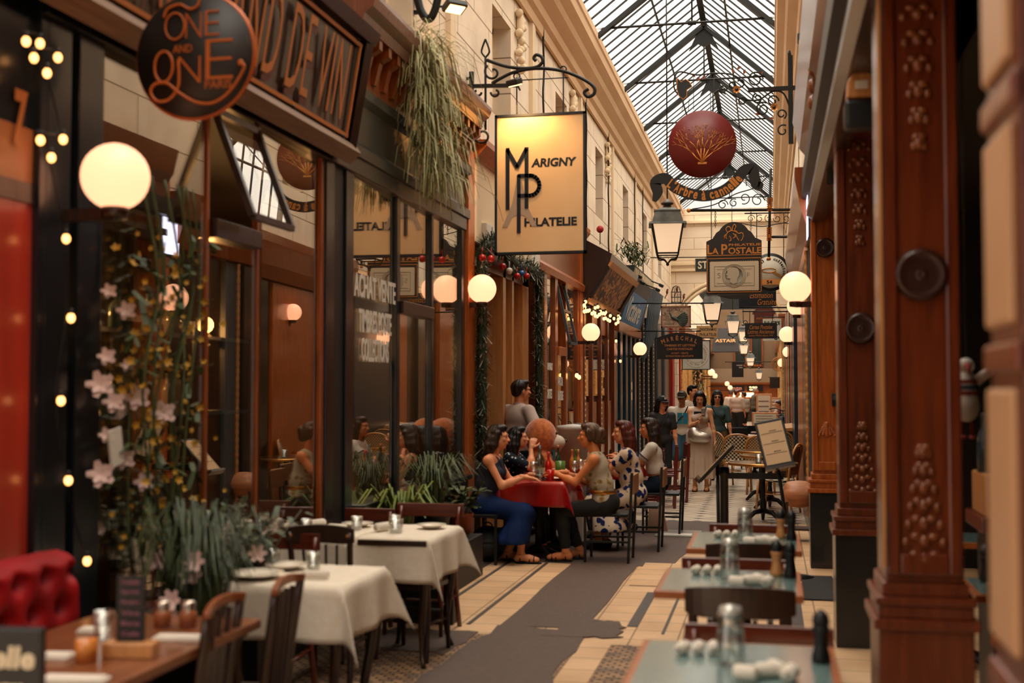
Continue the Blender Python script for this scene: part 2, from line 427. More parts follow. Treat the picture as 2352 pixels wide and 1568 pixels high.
    for s in (1, -1): head += [('c', hp(s*.017, .083, .024), hp(s*.043, .075, .022), .0042*S, .0042*S), ('c', hp(s*.018, .081, -.002), hp(s*.042, .074, -.002), .004*S, .004*S)]
    sets.append((head, hh, .012))
    # hands
    for s in (1, -1):
        i = 0 if s == 1 else 1; wr, el = J['W%d' % s], J['E%d' % s]
        d = Vector(hdir[i]).normalized() if hdir[i] else (wr-el).normalized()
        nn = Vector(hnorm[i]) if hnorm[i] else Vector((-s, 0, 0)) if abs(d.z) > .7 else Vector((0, 0, -1))
        nn = (nn-d*nn.dot(d)).normalized(); la = d.cross(nn)*(1)
        th = la if la.dot(Vector((0, 1, 0)))+.3*la.dot(Vector((-s, 0, .3))) > 0 else -la
        c0 = wr+d*.045*S
        hand = [('c', wr-d*.03, wr+d*.02, .024*S, .024*S)]
        for j in range(4): hand.append(('c', wr+d*.015+th*(.012-.008*j)*S, wr+d*.082*S+th*(.03-.02*j)*S, .016*S, .0115*S))
        cc = curl[i]
        for j, ln in enumerate((.07, .08, .073, .057)):
            b0 = wr+d*.085*S+th*(.03-.02*j)*S; a1 = cc*.6; a2 = cc*1.5
            m1 = b0+(d*cos(a1)+nn*sin(a1))*ln*.5*S; m2 = m1+(d*cos(a2)+nn*sin(a2))*ln*.5*S
            hand += [('c', b0, m1, .0092*S, .0085*S), ('c', m1, m2, .0085*S, .0068*S)]
        t0 = wr+d*.025*S+th*.028*S; t1 = t0+(d*.6+th*.75+nn*.3).normalized()*.045*S; t2 = t1+(d*.9+th*.15+nn*.45*cc).normalized()*.035*S
        hand += [('c', t0, t1, .0135*S, .0105*S), ('c', t1, t2, .0105*S, .008*S)]
        J['P%d' % s] = wr+d*.09*S+nn*.02
        sets.append((hand, (.0055, .008, .012)[q-1], .006))
    bo = blob('body', sets, skinm, T)
    T_J[T.name] = J
    if q < 3 or True:
        for s in (1, -1):
            e = MB().ball((0,0,0), .0118*S, 12).go('eye', M_EYEW, T); e.matrix_local = TR(hp(s*.029, .0735, .011)) @ Rh.to_4x4()
            MB().lathe([(1e-5, .0005), (.0072*S, -.001), (.0074*S, -.003)], (0,0,0), 12, MX(-pi/2)).go('iris', M_IRIS, e).location = (0, .0118*S, 0)
        lp = MB()
        lp.tube([hp(-.024,.091,-.051), hp(-.01,.0965,-.047), hp(0,.0975,-.049), hp(.01,.0965,-.047), hp(.024,.091,-.051)], [.001, .0036*S, .0032*S, .0036*S, .001], 8)
        lp.tube([hp(-.022,.091,-.052), hp(-.008,.095,-.056), hp(.008,.095,-.056), hp(.022,.091,-.052)], [.001, .0042*S, .0042*S, .001], 8)
        lp.go('lips', LIPS, T)
        eb = MB()
        for s in (1, -1): eb.tube([hp(s*.014, .091, .036), hp(s*.03, .09, .041), hp(s*.046, .078, .037)], [.0022, .003, .0015], 6)
        eb.go('eyebrows', hair_mat(haircol), T)
    make_hair(T, J, hair, haircol, q)
    return T, J
T_J = {}
HAIRM = {}
def hair_mat(c):
    if c not in HAIRM:
        r = srgb(c)
        HAIRM[c] = mat('hair', tuple(x*.55 for x in r), .42, 0, tuple(min(1, x*1.7) for x in r), 30, (1.2,1.2,.12), bump=.6, spec=.35, detail=5)
    return HAIRM[c]
def make_hair(T, J, style, col, q):
    S = J['S']; HC, Rh = J['HC'], J['Rh']; R = NP(Rh)
    def hp(x, y, z): return HC+Rh @ Vector((x*S, y*S, z*S))
    down = Vector((0, 0, -1)); h = (.008, .011, .017)[q-1]
    cap = [('e', hp(0, -.025, .042), (.082*S, .093*S, .09*S), R)]
    cut = [('-e', hp(0, .085, -.03), (.062*S, .075*S, .085*S), R), ('-e', hp(0, .1, -.02), (.09*S, .06*S, .07*S), R)]
    if style == 'none': return
    if style == 'short': pr = cap+[('e', hp(0, -.06, -.005), (.066*S, .05*S, .06*S), R), ('e', hp(0, .035, .1), (.06*S, .05*S, .03*S), R)]+cut
    elif style == 'bald': pr = [('e', hp(0, -.045, .0), (.08*S, .065*S, .06*S), R)]+cut
    else:
        pr = cap+[('e', hp(0, -.06, .0), (.072*S, .055*S, .075*S), R), ('e', hp(0, .02, .1), (.066*S, .06*S, .035*S), R)]
        for s in (1, -1): pr.append(('c', hp(s*.072, .01, .05), hp(s*.078, -.01, -.03), .024*S, .02*S))
        if style in ('bob', 'long', 'wavy'):
            L = {'bob': .17, 'long': .30, 'wavy': .38}[style]
            for s in (1, -1):
                for a in (.0, -.035, -.065):
                    p0 = hp(s*.07, a, -.0); p1 = hp(s*.082, a-.01, -.07); p2 = p1+down*(L-.1)*S+Rh @ Vector((s*.0, -.035, 0))
                    pr += [('c', p0, p1, .026*S, .026*S), ('c', p1, p2, .028*S, .018*S)]
            for x in (-.045, 0, .045):
                p1 = hp(x, -.09, -.06); p2 = p1+down*(L-.06)*S+Rh @ Vector((0, -.03 if style != 'wavy' else -.06, 0))
                pr += [('c', hp(x, -.085, .02), p1, .035*S, .035*S), ('c', p1, p2, .036*S, .024*S)]
        elif style == 'bun':
            pr += [('e', hp(0, -.11, .02), (.052*S, .045*S, .055*S), R), ('e', hp(.02, -.125, -.03), (.04*S, .035*S, .045*S), R), ('e', hp(-.02, -.12, .05), (.035*S, .03*S, .035*S), R)]
        pr += cut[:1]+[('-e', hp(0, .105, -.02), (.085*S, .06*S, .075*S), R)]
        if style in ('bob', 'long', 'wavy'): pr = pr[:-2]+[('-e', hp(0, .09, -.035), (.06*S, .072*S, .085*S), R), ('-e', hp(0, .1, -.13), (.062*S, .085*S, .12*S), R)]
    ph = random.random()*6
    def jit(V):
        c = np.array(HC); a = np.arctan2(V[:, 1]-c[1], V[:, 0]-c[0]); z = V[:, 2]-c[2]
        dsp = .0035*np.sin(a*17+z*(60 if style == 'wavy' else 14)+ph)+.0025*np.sin(a*31-z*25)
        out = V.copy(); rr = V[:, :2]-c[:2]; ln = np.sqrt((rr**2).sum(1))+1e-6; out[:, :2] += rr/ln[:, None]*dsp[:, None]; return out
    blob('hair', pr, hair_mat(col), T, h, .018, jit)
def wear_top(T, J, m, name='blouse', e=.014, sleeve=0, hem=-.02, fem=True, loose=0, q=1, strap=False, neckcut=True, wide=1.0, shl=.8):
    S = J['S']; H, N, up, Rt, sw = J['H'], J['N'], J['up'], J['Rt'], J['sw']; R = NP(Rt); fr = Rt @ Vector((0,1,0)); sx = Rt @ Vector((1,0,0))
    e2 = e+loose
    pr = [('e', H+up*.36*S+fr*.005, ((.135 if fem else .16)*S+e2, .098*S+e2, .15*S+e), R), ('e', H+up*.2*S, ((.12 if fem else .142)*S*wide+e2+loose*.5, .094*S*wide+e2+loose*.5, .16*S), R)]
    if hem < .12: pr.append(('e', H+up*.05*S, (.152*S*wide+e2, .108*S+e2, .12*S), R))
    if fem:
        for s in (1, -1): pr.append(('e', H+up*.33*S+sx*(s*.07*S)+fr*.085*S, (.055*S+e, .05*S+e, .055*S+e), R))
    if not strap:
        for s in (1, -1):
            sh = J['S%d' % s]; f = sh.lerp(N-up*.03*S, 1-shl) if not sleeve else sh
            pr.append(('c', N-up*.035*S+sx*(s*.06), f, .046*S+e*.6, .046*S+e*.7))
            if sleeve:
                el, wr = J['E%d' % s], J['W%d' % s]
                pr.append(('c', sh, sh.lerp(el, min(1, sleeve)), .046*S+e, .042*S+e+loose*.6))
                if sleeve > 1: pr.append(('c', el, el.lerp(wr, sleeve-1), .04*S+e, .032*S+e))
    if neckcut: pr.append(('-c', N+up*.16*S+fr*.02, N+up*.0*S+fr*.02, .06*S, .058*S))
    if strap: pr.append(('-c', N-up*.02-sx*.3, N-up*.02+sx*.3, .075*S, .075*S))
    pr.append(('-c', H+up*(hem-.5)*S-sx*.0, H+up*(hem-.28)*S, .27, .27) if hem > -.1 else ('z', (H+up*hem).z))
    return blob(name, pr, m, T, (.011, .015, .022)[q-1], .03)
def wear_legs(T, J, m, name='trousers', e=.013, frac=1.9, q=1, wide=0.0, fem=True, hw=1.0):
    S = J['S']; H = J['H']; f = .9 if fem else 1.08
    pr = [('e', H+Vector((0, -.01, .03)), ((.155 if fem else .15)*S*hw+e, .11*S+e, .115*S+e), None)]
    for s in (1, -1):
        hj, kn, an = J['J%d' % s], J['K%d' % s], J['A%d' % s]
        t = min(1, frac); k2 = hj.lerp(kn, t); pr.append(('c', hj, k2, .085*S*f+e, (.085-.03*t)*S*f+e+wide))
        if frac > 1:
            t = frac-1; pr += [('c', kn, kn.lerp(an, min(.35, t)), .055*S*f+e+wide*.8, .053*S*f+e+wide)]
            if t > .35: pr.append(('c', kn.lerp(an, .35), kn.lerp(an, t), .053*S*f+e+wide, (.052-.019*t)*S*f+e+wide))
    return blob(name, pr, m, T, (.011, .015, .022)[q-1], .03)
def wear_skirt(T, J, m, hem, name='skirt', r0=.16, r1=.2, q=1, seated=False, top=.1, cutz=None):
    """hem: local points the cloth falls to (one per leg)"""
    S = J['S']; H = J['H']; pr = [('e', H+Vector((0, -.01, .04)), (.165*S+.012, .122*S+.01, .12*S), None)]
    for s in (1, -1):
        hj, kn = J['J%d' % s], J['K%d' % s]; hm = Vector(hem[0 if s == 1 else 1])
        if seated:
            pr += [('c', hj, kn, .105*S, .08*S), ('c', kn, hm, .082*S, r1)]
        else: pr += [('c', hj+Vector((0, 0, .05)), hm, r0*.6, r1)]
    a, b = J['K1'], J['K-1']
    if seated: pr += [('c', H, (a+b)/2, .10, .075), ('c', (a+b)/2, (Vector(hem[0])+Vector(hem[1]))/2, .075, r1)]
    else: pr += [('c', H, (Vector(hem[0])+Vector(hem[1]))/2, .12, r1)]
    if cutz is None: cutz = min(Vector(hem[0]).z, Vector(hem[1]).z)
    pr.append(('z', cutz))
    ph = random.random()*5
    c = np.array((Vector(hem[0])+Vector(hem[1]))/2)
    def jit(V):
        a = np.arctan2(V[:, 1]-c[1], V[:, 0]-c[0]); wgt = np.clip((H.z-.05-V[:, 2])/.4, 0, 1)
        d = (.010*np.sin(a*9+ph)+.006*np.sin(a*17))*wgt; out = V.copy(); out[:, 0] += np.cos(a)*d; out[:, 1] += np.sin(a)*d; return out
    return blob(name, pr, m, T, (.012, .016, .024)[q-1], .06, jit)
def wear_shoes(T, J, m, q=1, name='shoe', sandal=False):
    for s in (1, -1):
        an, fd = J['A%d' % s], J['F%d' % s]; hl = an+Vector((0, 0, -.035))-fd*.03; to = hl+fd*.19*J['S']; sd = fd.cross(Vector((0,0,1)))
        if sandal:
            mb = MB(); z = an.z-.072
            for k, (t, r) in enumerate(((.02, .03), (.12, .036))): pass
            pts = []
            for t in range(17):
                a = 2*pi*t/16; pts.append((cos(a)*.125+.01*cos(2*a), sin(a)*.04))
            c = (hl+to)/2
            top = [Vector((c.x, c.y, z))+fd*x+sd*y for x, y in pts[:-1]]; bot = [p-Vector((0, 0, .022)) for p in top]
            n = 16; mb.add(top+bot, [tuple(range(n)), tuple(range(2*n-1, n-1, -1))]+[(i, i+n, (i+1) % n+n, (i+1) % n) for i in range(n)])
            for t, r in ((.03, .038), (.12, .04), (.16, .037)):
                cc = Vector(((hl+fd*t).x, (hl+fd*t).y, z))
                mb.tube([cc+sd*(r*cos(a))+Vector((0, 0, (.082 if t < .1 else .062)*sin(a)-.004)) for a in [pi*i/8 for i in range(9)]], .006, 6)
            mb.tube([an+Vector((0,0,.0))+fd*(.036*cos(a))+sd*(.036*sin(a)) for a in [2*pi*i/12 for i in range(12)]], .006, 6, closed=True)
            mb.go(name, m, T)
        else: blob(name, [('c', an+Vector((0,0,-.01)), hl, .042, .038), ('c', hl, to, .039, .031), ('c', hl+fd*.11, to, .042, .033), ('z', an.z-.1)], m, T, (.009, .013, .02)[q-1], .02)
# ------------------------------------------------------------------ materials of the place
def brick_on(name, ax, c1, c2, cm, bw, bh, mortar=.006, rough=.8, off=.5, noise=.0):
    m, N, L, b = nt(name); b.inputs['Roughness'].default_value = rough; b.inputs['Specular IOR Level'].default_value = .25
    tc = N.new('ShaderNodeTexCoord'); sp = N.new('ShaderNodeSeparateXYZ'); cb = N.new('ShaderNodeCombineXYZ')
    L.new(tc.outputs['Object'], sp.inputs[0]); L.new(sp.outputs[ax[0]], cb.inputs[0]); L.new(sp.outputs[ax[1]], cb.inputs[1])
    t = N.new('ShaderNodeTexBrick'); t.offset = off; L.new(cb.outputs[0], t.inputs['Vector'])
    for k, v in (('Color1', rgba(c1)), ('Color2', rgba(c2)), ('Mortar', rgba(cm)), ('Scale', 1), ('Mortar Size', mortar), ('Brick Width', bw), ('Row Height', bh), ('Mortar Smooth', .1)): t.inputs[k].default_value = v
    no = N.new('ShaderNodeTexNoise'); no.inputs['Scale'].default_value = 2.2; no.inputs['Detail'].default_value = 6; L.new(tc.outputs['Object'], no.inputs['Vector'])
    mx = N.new('ShaderNodeMix'); mx.data_type = 'RGBA'; mx.blend_type = 'MULTIPLY'; mx.inputs[0].default_value = noise
    L.new(t.outputs['Color'], mx.inputs[6]); L.new(ramp(N, L, no.outputs[0], [(.3, (.55,.5,.45)), (.6, (1,1,1))]), mx.inputs[7]); L.new(mx.outputs[2], b.inputs['Base Color'])
    return m
M_STONE = brick_on('stone_wall', 'YZ', 'f1dfc8', 'edd8bd', '8f765d', 1.3, .42, .008, noise=.35)
M_STONEX = brick_on('stone_wall_gable', 'XZ', 'f1dfc8', 'ebd7bc', 'c4a988', 1.1, .34, .01, noise=.2)
M_CORNICE = mat('cornice_plaster', 'd8b48c', .8, 0, 'c79f77', 1.5, (1,.4,1), detail=6)
M_TILE = brick_on('beige_tiles', 'XY', 'd8b48e', 'cfa981', '8c7257', .3, .3, .006, .55, 0, .45)
def paving():
    m, N, L, b = nt('diamond_paving'); b.inputs['Roughness'].default_value = .42
    N, L, b, t = tex(m, 'brick', 1, (1,1,1), rot=(0,0,pi/4), offset=0)
    for k, v in (('Color1', rgba('c6b49c')), ('Color2', rgba('ab9a85')), ('Mortar', rgba('6d6153')), ('Mortar Size', .008), ('Brick Width', .42), ('Row Height', .42)): t.inputs[k].default_value = v
    N2, L2, b2, v = tex(m, 'voronoi', 1/.297, (1,1,1), Randomness=0)
    mx = N.new('ShaderNodeMix'); mx.data_type = 'RGBA'; v.distance = 'MANHATTAN'
    L.new(ramp(N, L, v.outputs['Distance'], [(0, (1,1,1)), (.24, (0,0,0))], True), mx.inputs[0])
    L.new(t.outputs['Color'], mx.inputs[6]); mx.inputs[7].default_value = rgba('2e2a28'); L.new(mx.outputs[2], b.inputs['Base Color']); return m
M_PAVE = paving()
M_ASPH = mat('asphalt', '5e4c43', .75, 0, '4d3f38', 40, bump=.2, detail=8)
M_MOSAIC = brick_on('mosaic_floor', 'XY', 'c39a70', '7a6454', '4e4038', .07, .045, .008, .6, .5, .6)
M_INLAY = mat('dark_inlay', '4f4640', .6, 0, '3c3532', 20)
M_BLACKP = mat('blue_black_paint', '0b1116', .28, 0, '11181d', 6, coat=.4)
M_BLACK = mat('black_metal', '0c0d0f', .45)
M_IRON = mat('wrought_iron', '131312', .5, .3)
M_DOAK = wood('dark_stained_wood', '24120a', '38200f')
M_WOOD = wood('varnished_wood', '73340f', '9c501f', .3, .4)
M_ORANGE = wood('orange_varnished_wood', '964616', 'c4692a', .3, .4)
M_PALEW = wood('pale_varnished_wood', 'b5773f', 'd0935a', .35, .4)
M_RED = wood('red_brown_wood', '56200c', '7c3616', .3, .5)
M_REDP = mat('red_paint', '8f1410', .35, coat=.3)
M_TEALP = mat('petrol_blue_paint', '0a2c3d', .35, coat=.3)
M_GREYP = mat('grey_blue_paint', '39434a', .5)
M_CREAM = mat('cream_paint', 'e6cfac', .7)
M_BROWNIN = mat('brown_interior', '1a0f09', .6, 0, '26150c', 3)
M_GOLD = mat('gold_paint', 'c9813a', .4, .35)
M_BRASS = mat('brass', 'c08a4a', .3, .9)
M_WHITE = mat('white_enamel', 'd9d2c6', .5)
M_PANE = glass_pane('shop_glass', (.93,.94,.93), .2)
M_CLEAR = glass_pane('clear_glass', (.93,.96,.95), .06)
M_GLOBE = emit('globe_light', (1, .42, .22), 1.3, (.3, .25, .2))
M_BULB = emit('bulb_light', (1, .42, .12), 3.2)
M_WARM = emit('warm_lamp', 'ffb668', 6)
M_WLIT = emit('cool_lightbox', 'd9dcff', 3)

# ------------------------------------------------------------------ floor
XL, XR = -2.9, .42
def slab(name, pts, z, m, parent=None, t=.004):
    mb = MB(); n = len(pts)
    vs = [Vector((x, y, z)) for x, y in pts]+[Vector((x, y, z-t)) for x, y in pts]
    mb.add(vs, [tuple(range(n)), tuple(range(2*n-1, n-1, -1))]+[(i, (i+1) % n, (i+1) % n+n, i+n) for i in range(n)])
    return mb.go(name, m, parent)
floor = struct(MB().box((-6, -4, -.1), (6, 62, 0)).go('floor', M_TILE))
def ragged(pts, amp=.03, n=6):
    out = []
    for i, (x, y) in enumerate(pts):
        x2, y2 = pts[(i+1) % len(pts)]
        for k in range(n):
            t = k/n; out.append((x+(x2-x)*t+random.uniform(-amp, amp), y+(y2-y)*t+random.uniform(-amp, amp)))
    return out
slab('stone_paving', [(XL, 14.8), (.5, 14.8), (.5, 62), (XL, 62)], .004, M_PAVE, floor)
slab('asphalt_strip', ragged([(-1.82, 8.05), (-1.24, 8.05), (-1.2, 11.2), (-1.82, 11.2)], .012), .006, M_ASPH, floor)
slab('asphalt_patch', ragged([(-1.95, 6.3), (-1.2, 6.2), (-1.2, 7.95), (-1.82, 8.05)], .03), .007, M_ASPH, floor)
slab('asphalt_patch', ragged([(-1.45, 7.75), (-.98, 7.8), (-1.0, 8.3), (-1.3, 8.4)], .04), .009, M_ASPH, floor)
slab('asphalt_patch', ragged([(-2.9, 11.1), (-.9, 10.95), (-.55, 14.8), (-2.9, 14.8)], .02), .005, M_ASPH, floor)
slab('asphalt_patch', ragged([(-2.5, 7.2), (-1.95, 7.1), (-1.9, 7.8), (-2.5, 7.8)], .02), .008, M_ASPH, floor)
slab('asphalt_patch', ragged([(-1.9, 3.8), (-1.1, 3.8), (-1.15, 6.0), (-1.9, 6.1)], .03), .007, M_ASPH, floor)
slab('mosaic_panel', [(-2.9, 2), (-1.2, 2), (-1.2, 7.75), (-2.9, 7.75)], .003, M_MOSAIC, floor)
slab('mosaic_panel', [(-1.0, 2), (-.5, 2), (-.5, 7.6), (-1.0, 7.6)], .003, M_MOSAIC, floor)
for x, w_ in ((-2.06, .03), (-2.42, .03), (-2.62, .07)): slab('inlay_strip', [(x, 8.05), (x+w_, 8.05), (x+w_, 11.1), (x, 11.1)], .0045, M_INLAY, floor)
for x, w_, a, c in ((-.97, .07, 8.2, 9.6), (-.72, .02, 8, 9.8), (.13, .08, 6.5, 10.4)): slab('inlay_strip', [(x, a), (x+w_, a), (x+w_, c), (x, c)], .0045, M_INLAY, floor)
slab('tile_patch', [(-1.15, 9.9), (-.6, 9.9), (-.6, 11.2), (-1.15, 11.2)], .0052, M_TILE, floor)
g = thing('drain_grate', 'zigzag edged metal floor grate by the second right table', 'grate', (-.86, 10.1, .006))
mb = MB().box((-.06, -.5, 0), (.06, .5, .006))
mb.go('plate', M_INLAY, g)
mb = MB()
for i in range(14): mb.bar((-.04, -.48+i*.07, .009), (.04, -.445+i*.07, .009), .012, .006)
mb.go('bars', M_WHITE, g)
g = thing('manhole_cover', 'square grey access cover set in the asphalt past the red table', 'manhole cover', (-1.02, 13.5, .006))
MB().box((-.24, -.3, 0), (.24, .3, .006)).go('plate', mat('steel_plate', '7d786f', .4, .5), g)
MB().box((-.16, -.22, .006), (.16, -.02, .009)).go('worn_strip', M_WHITE, g)

# ------------------------------------------------------------------ walls above the shops
def wall_y(name, X, y0, y1, z0, z1, holes, m, depth):
    mb = MB(); ys = sorted({y0, y1, *[h[0] for h in holes], *[h[1] for h in holes]}); zs = sorted({z0, z1, *[h[2] for h in holes], *[h[3] for h in holes]})
    for i in range(len(ys)-1):
        for j in range(len(zs)-1):
            yc, zc = (ys[i]+ys[i+1])/2, (zs[j]+zs[j+1])/2
            if any(h[0] < yc < h[1] and h[2] < zc < h[3] for h in holes): continue
            mb.box((X, ys[i], zs[j]), (X-depth, ys[i+1], zs[j+1]))
    return struct(mb.go(name, m))
WY = [1.2+3.92*i for i in range(9)]
holesL = [(y-.45, y+.5, 4.62, 5.8) for y in WY]
wl = wall_y('wall_left', XL-.02, -4, 36, 4.0, 6.5, holesL, M_STONE, .35)
wr = wall_y('wall_right', .5, -4, 36, 3.7, 6.5, [(y-.45, y+.5, 4.6, 5.8) for y in WY], M_STONE, -.35)
M_WPANE = glass_pane('window_glass', (.5,.5,.5), .25)
for k, (X, sg) in enumerate(((XL-.02, -1), (.5, 1))):
    for i, y in enumerate(WY[1:]):
        wname = 'window_%d' % (k*8+i+1)
        mb = MB(); x = X+sg*.24
        for a, c in (((y-.45, 4.62), (y-.39, 5.8)), ((y+.44, 4.62), (y+.5, 5.8)), ((y-.45, 5.74), (y+.5, 5.8)), ((y-.45, 4.62), (y+.5, 4.7)), ((y-.01, 4.62), (y+.05, 5.8)), ((y-.45, 5.3), (y+.5, 5.34))):
            mb.box((x-.03, a[0], a[1]), (x+.03, c[0], c[1]))
        fr = struct(mb.go(wname, M_CREAM)); MB().box((x-.004, y-.44, 4.63), (x+.004, y+.49, 5.79)).go('pane', M_WPANE, fr)
        MB().box((x+sg*.1, y-.44, 4.63), (x+sg*.09, y+.49, 5.79)).go('blind', M_BROWNIN, fr)
        if k == 0 and i in (2, 3, 4):   # carved plaster bracket beside the window
            c = thing('plaster_ornament', 'carved plaster scroll ornament on the stone wall, %s from the camera' % ['nearest', 'middle one', 'farthest'][i-2], 'ornament', (X, y+.85, 5.75))
            pr = [('e', (.04, 0, .2), (.05, .09, .16), None)]
            for j in range(12): a = j*.9; pr.append(('e', (.05, .12*sin(a*1.7), -.35+.06*j), (.05, .045, .05), None))
            blob('scroll', pr, M_CREAM, c, .014, .015)
def cornice(name, sx, x0, m=M_CORNICE):
    prof = [(0, 6.2), (.04, 6.2), (.05, 6.32), (.1, 6.36), (.12, 6.46), (.24, 6.56), (.27, 6.64), (.37, 6.72), (.38, 6.85), (.40, 6.87), (.40, 6.98), (0, 6.98)]
    mb = MB(); pts = [(x0+sx*a, z) for a, z in prof]; n = len(pts)
    vs = [Vector((x, -4, z)) for x, z in pts]+[Vector((x, 36, z)) for x, z in pts]
    mb.add(vs, [tuple(range(n)), tuple(range(2*n-1, n-1, -1))]+[(i, (i+1) % n, (i+1) % n+n, i+n) for i in range(n)])
    return struct(mb.go(name, m))
cornice('trim_1', 1, XL); cornice('trim_2', -1, .5)
mb = MB()
for y in [WY[i]+1.6 for i in range(8)]: mb.box((XL-.02, y-.03, 3.9), (XL+.03, y+.12, 6.25)).box((XL-.02, y+.18, 4.0), (XL+.015, y+.24, 6.25))
struct(mb.go('trim_3', M_CREAM))
for i, (y, z0) in enumerate(((15.2, 3.9), (18.9, 4.1), (21.6, 4.0), (25.9, 3.8), (27.6, 3.7))):
    pts = smooth_path([(XL+.04, y+.04*sin(k*2.3+i), z0+(6.4-z0)*k/8) for k in range(9)], 4)
    tag(MB().tube(pts, .014, 6).go('wall_cable', M_IRON), 'dark loose cable running down the left stone wall, number %s past the hanging square sign' % ['one', 'two', 'three', 'four', 'five'][i], 'cable', 'cables on the left wall')

# ------------------------------------------------------------------ glass roof
RX, RZ, EZ = -1.1, 8.1, 6.98
M_ROOF = nt('roof_glass'); _m, _N, _L, _b = M_ROOF; M_ROOF = _m
_N.remove(_b); _t = _N.new('ShaderNodeBsdfTransparent'); _t.inputs[0].default_value = (.86, .84, .8, 1); _d = _N.new('ShaderNodeBsdfTranslucent'); _d.inputs[0].default_value = (.8, .78, .74, 1)
_x = _N.new('ShaderNodeMixShader'); _no = _N.new('ShaderNodeTexNoise'); _no.inputs['Scale'].default_value = 1.4; _no.inputs['Detail'].default_value = 5
_tc = _N.new('ShaderNodeTexCoord'); _L.new(_tc.outputs['Object'], _no.inputs['Vector'])
_r = _N.new('ShaderNodeMapRange'); _r.inputs[3].default_value = .0; _r.inputs[4].default_value = .35; _L.new(_no.outputs[0], _r.inputs[0]); _L.new(_r.outputs[0], _x.inputs[0])
_L.new(_t.outputs[0], _x.inputs[1]); _L.new(_d.outputs[0], _x.inputs[2]); _L.new(_x.outputs[0], _N['Material Output'].inputs[0])
ceil = struct(MB().quad((XL+.35, -4, EZ), (XL+.35, 36, EZ), (RX, 36, RZ), (RX, -4, RZ)).quad((RX, -4, RZ), (RX, 36, RZ), (.15, 36, EZ), (.15, -4, EZ)).go('ceiling', M_ROOF, fix=False))
mb = MB(); y = -4
while y < 36:
    for x in (XL+.35, .15): mb.bar((x, y, EZ-.02), (RX, y, RZ-.02), .022, .03, up=(0, 1, 0))
    y += .37
for x, z in ((-1.75, EZ+(RZ-EZ)*.57), (-.65, EZ+(RZ-EZ)*.59)): mb.bar((x, -4, z), (x, 36, z), .03)
o = mb.go('glazing_bars', M_BLACK, ceil); o['kind'] = 'stuff'
for i in range(12):
    y = -2.3+3.35*i
    mb = MB()
    for x in (XL+.33, .17): mb.bar((x, y, EZ-.08), (RX, y, RZ-.1), .06, .1, up=(0, 1, 0))
    mb.prism([(RX-.26, RZ-.52), (RX-.1, RZ-.4), (RX, RZ-.46), (RX+.1, RZ-.4), (RX+.26, RZ-.52), (RX+.12, RZ-.22), (RX, RZ-.08), (RX-.12, RZ-.22)], .05, TR(0, y-.02, 0))
    mb.go('rafter', M_IRON, ceil)
    mb = MB(); mb.cyl((XL+.35, y, EZ+.08), (.15, y, EZ+.08), .018, n=6); mb.cyl((RX, y, EZ+.05), (RX, y, RZ-.2), .014, n=6)
    mb.cyl((RX-.06, y, EZ+.08), (RX+.06, y, EZ+.08), .035, n=8)
    mb.go('tie_rod', M_IRON, ceil)
MB().bar((RX, -4, RZ-.03), (RX, 36, RZ-.03), .1, .06).go('ridge_beam', M_IRON, ceil)

# ------------------------------------------------------------------ gable with the arch, the far arcade and its end
mb = MB(); ac, ar, zs_ = -1.2, 1.5, 3.35
A = [(ac+ar*cos(a), zs_+1.35*sin(a)) for a in [pi*i/24 for i in range(25)]]
outer = [(.5, 0), (.5, 6.98), (XL, 6.98), (XL, 0)]
poly = [(ac+ar, 0)]+[(.5, 0), (.5, 6.98)]+[(XL, 6.98), (XL, 0), (ac-ar, 0)]+A[::-1]
for i in range(24):   # spandrel wedges keep the arch opening clean
    (x0, z0), (x1, z1) = A[i], A[i+1]
    mb.prism([(x0, z0), (x1, z1), (x1, 6.98), (x0, 6.98)], .3, TR(0, 36, 0))
mb.box((ac+ar, 36, 0), (.31, 36.3, 3.72)); mb.box((ac+ar, 36, 3.72), (.5, 36.3, 6.98)); mb.box((XL+.1, 36, 0), (ac-ar, 36.3, 3.7)); mb.box((XL, 36, 3.7), (ac-ar, 36.3, 6.98))
struct(mb.go('wall_gable', M_STONEX))
mb = MB()
for r, y in ((ar+.02, 35.95), (ar+.16, 35.97)):
    mb.tube([(ac+r*cos(a), y, zs_+1.35*r/ar*sin(a)) for a in [pi*i/24 for i in range(25)]], .05, 8)
for z in (6.55, 5.3, 5.12): mb.box((XL, 35.9, z), (.5, 36, z+.07))
struct(mb.go('trim_4', M_CREAM))
mb = MB().box((XL-.02, 36.3, 3.72), (XL-.3, 60, 5.7)).box((.5, 36.3, 3.72), (.8, 60, 5.7)); struct(mb.go('wall_far_arcade', M_STONE))
c2 = struct(MB().quad((XL, 36.3, 5.6), (.5, 36.3, 5.6), (.5, 60, 5.6), (XL, 60, 5.6)).go('ceiling_far', M_ROOF, fix=False))
mb = MB()
for i in range(30): mb.box((XL, 36.5+.8*i, 5.5), (.5, 36.56+.8*i, 5.6))
mb.go('glazing_bars', M_IRON, c2)
mb = MB().box((XL-.5, 60, 0), (1, 60.3, 2.2)).box((XL-.5, 60, 2.2), (1, 60.3, 5.9)); struct(mb.go('wall_end', mat('end_plaster', '7d6248', .8)))
struct(MB().box((XL-.4, -4.3, 0), (1, -4, 9.5)).go('wall_light_stop', M_BROWNIN))  # added unseen wall, shuts out light from the passage behind the camera
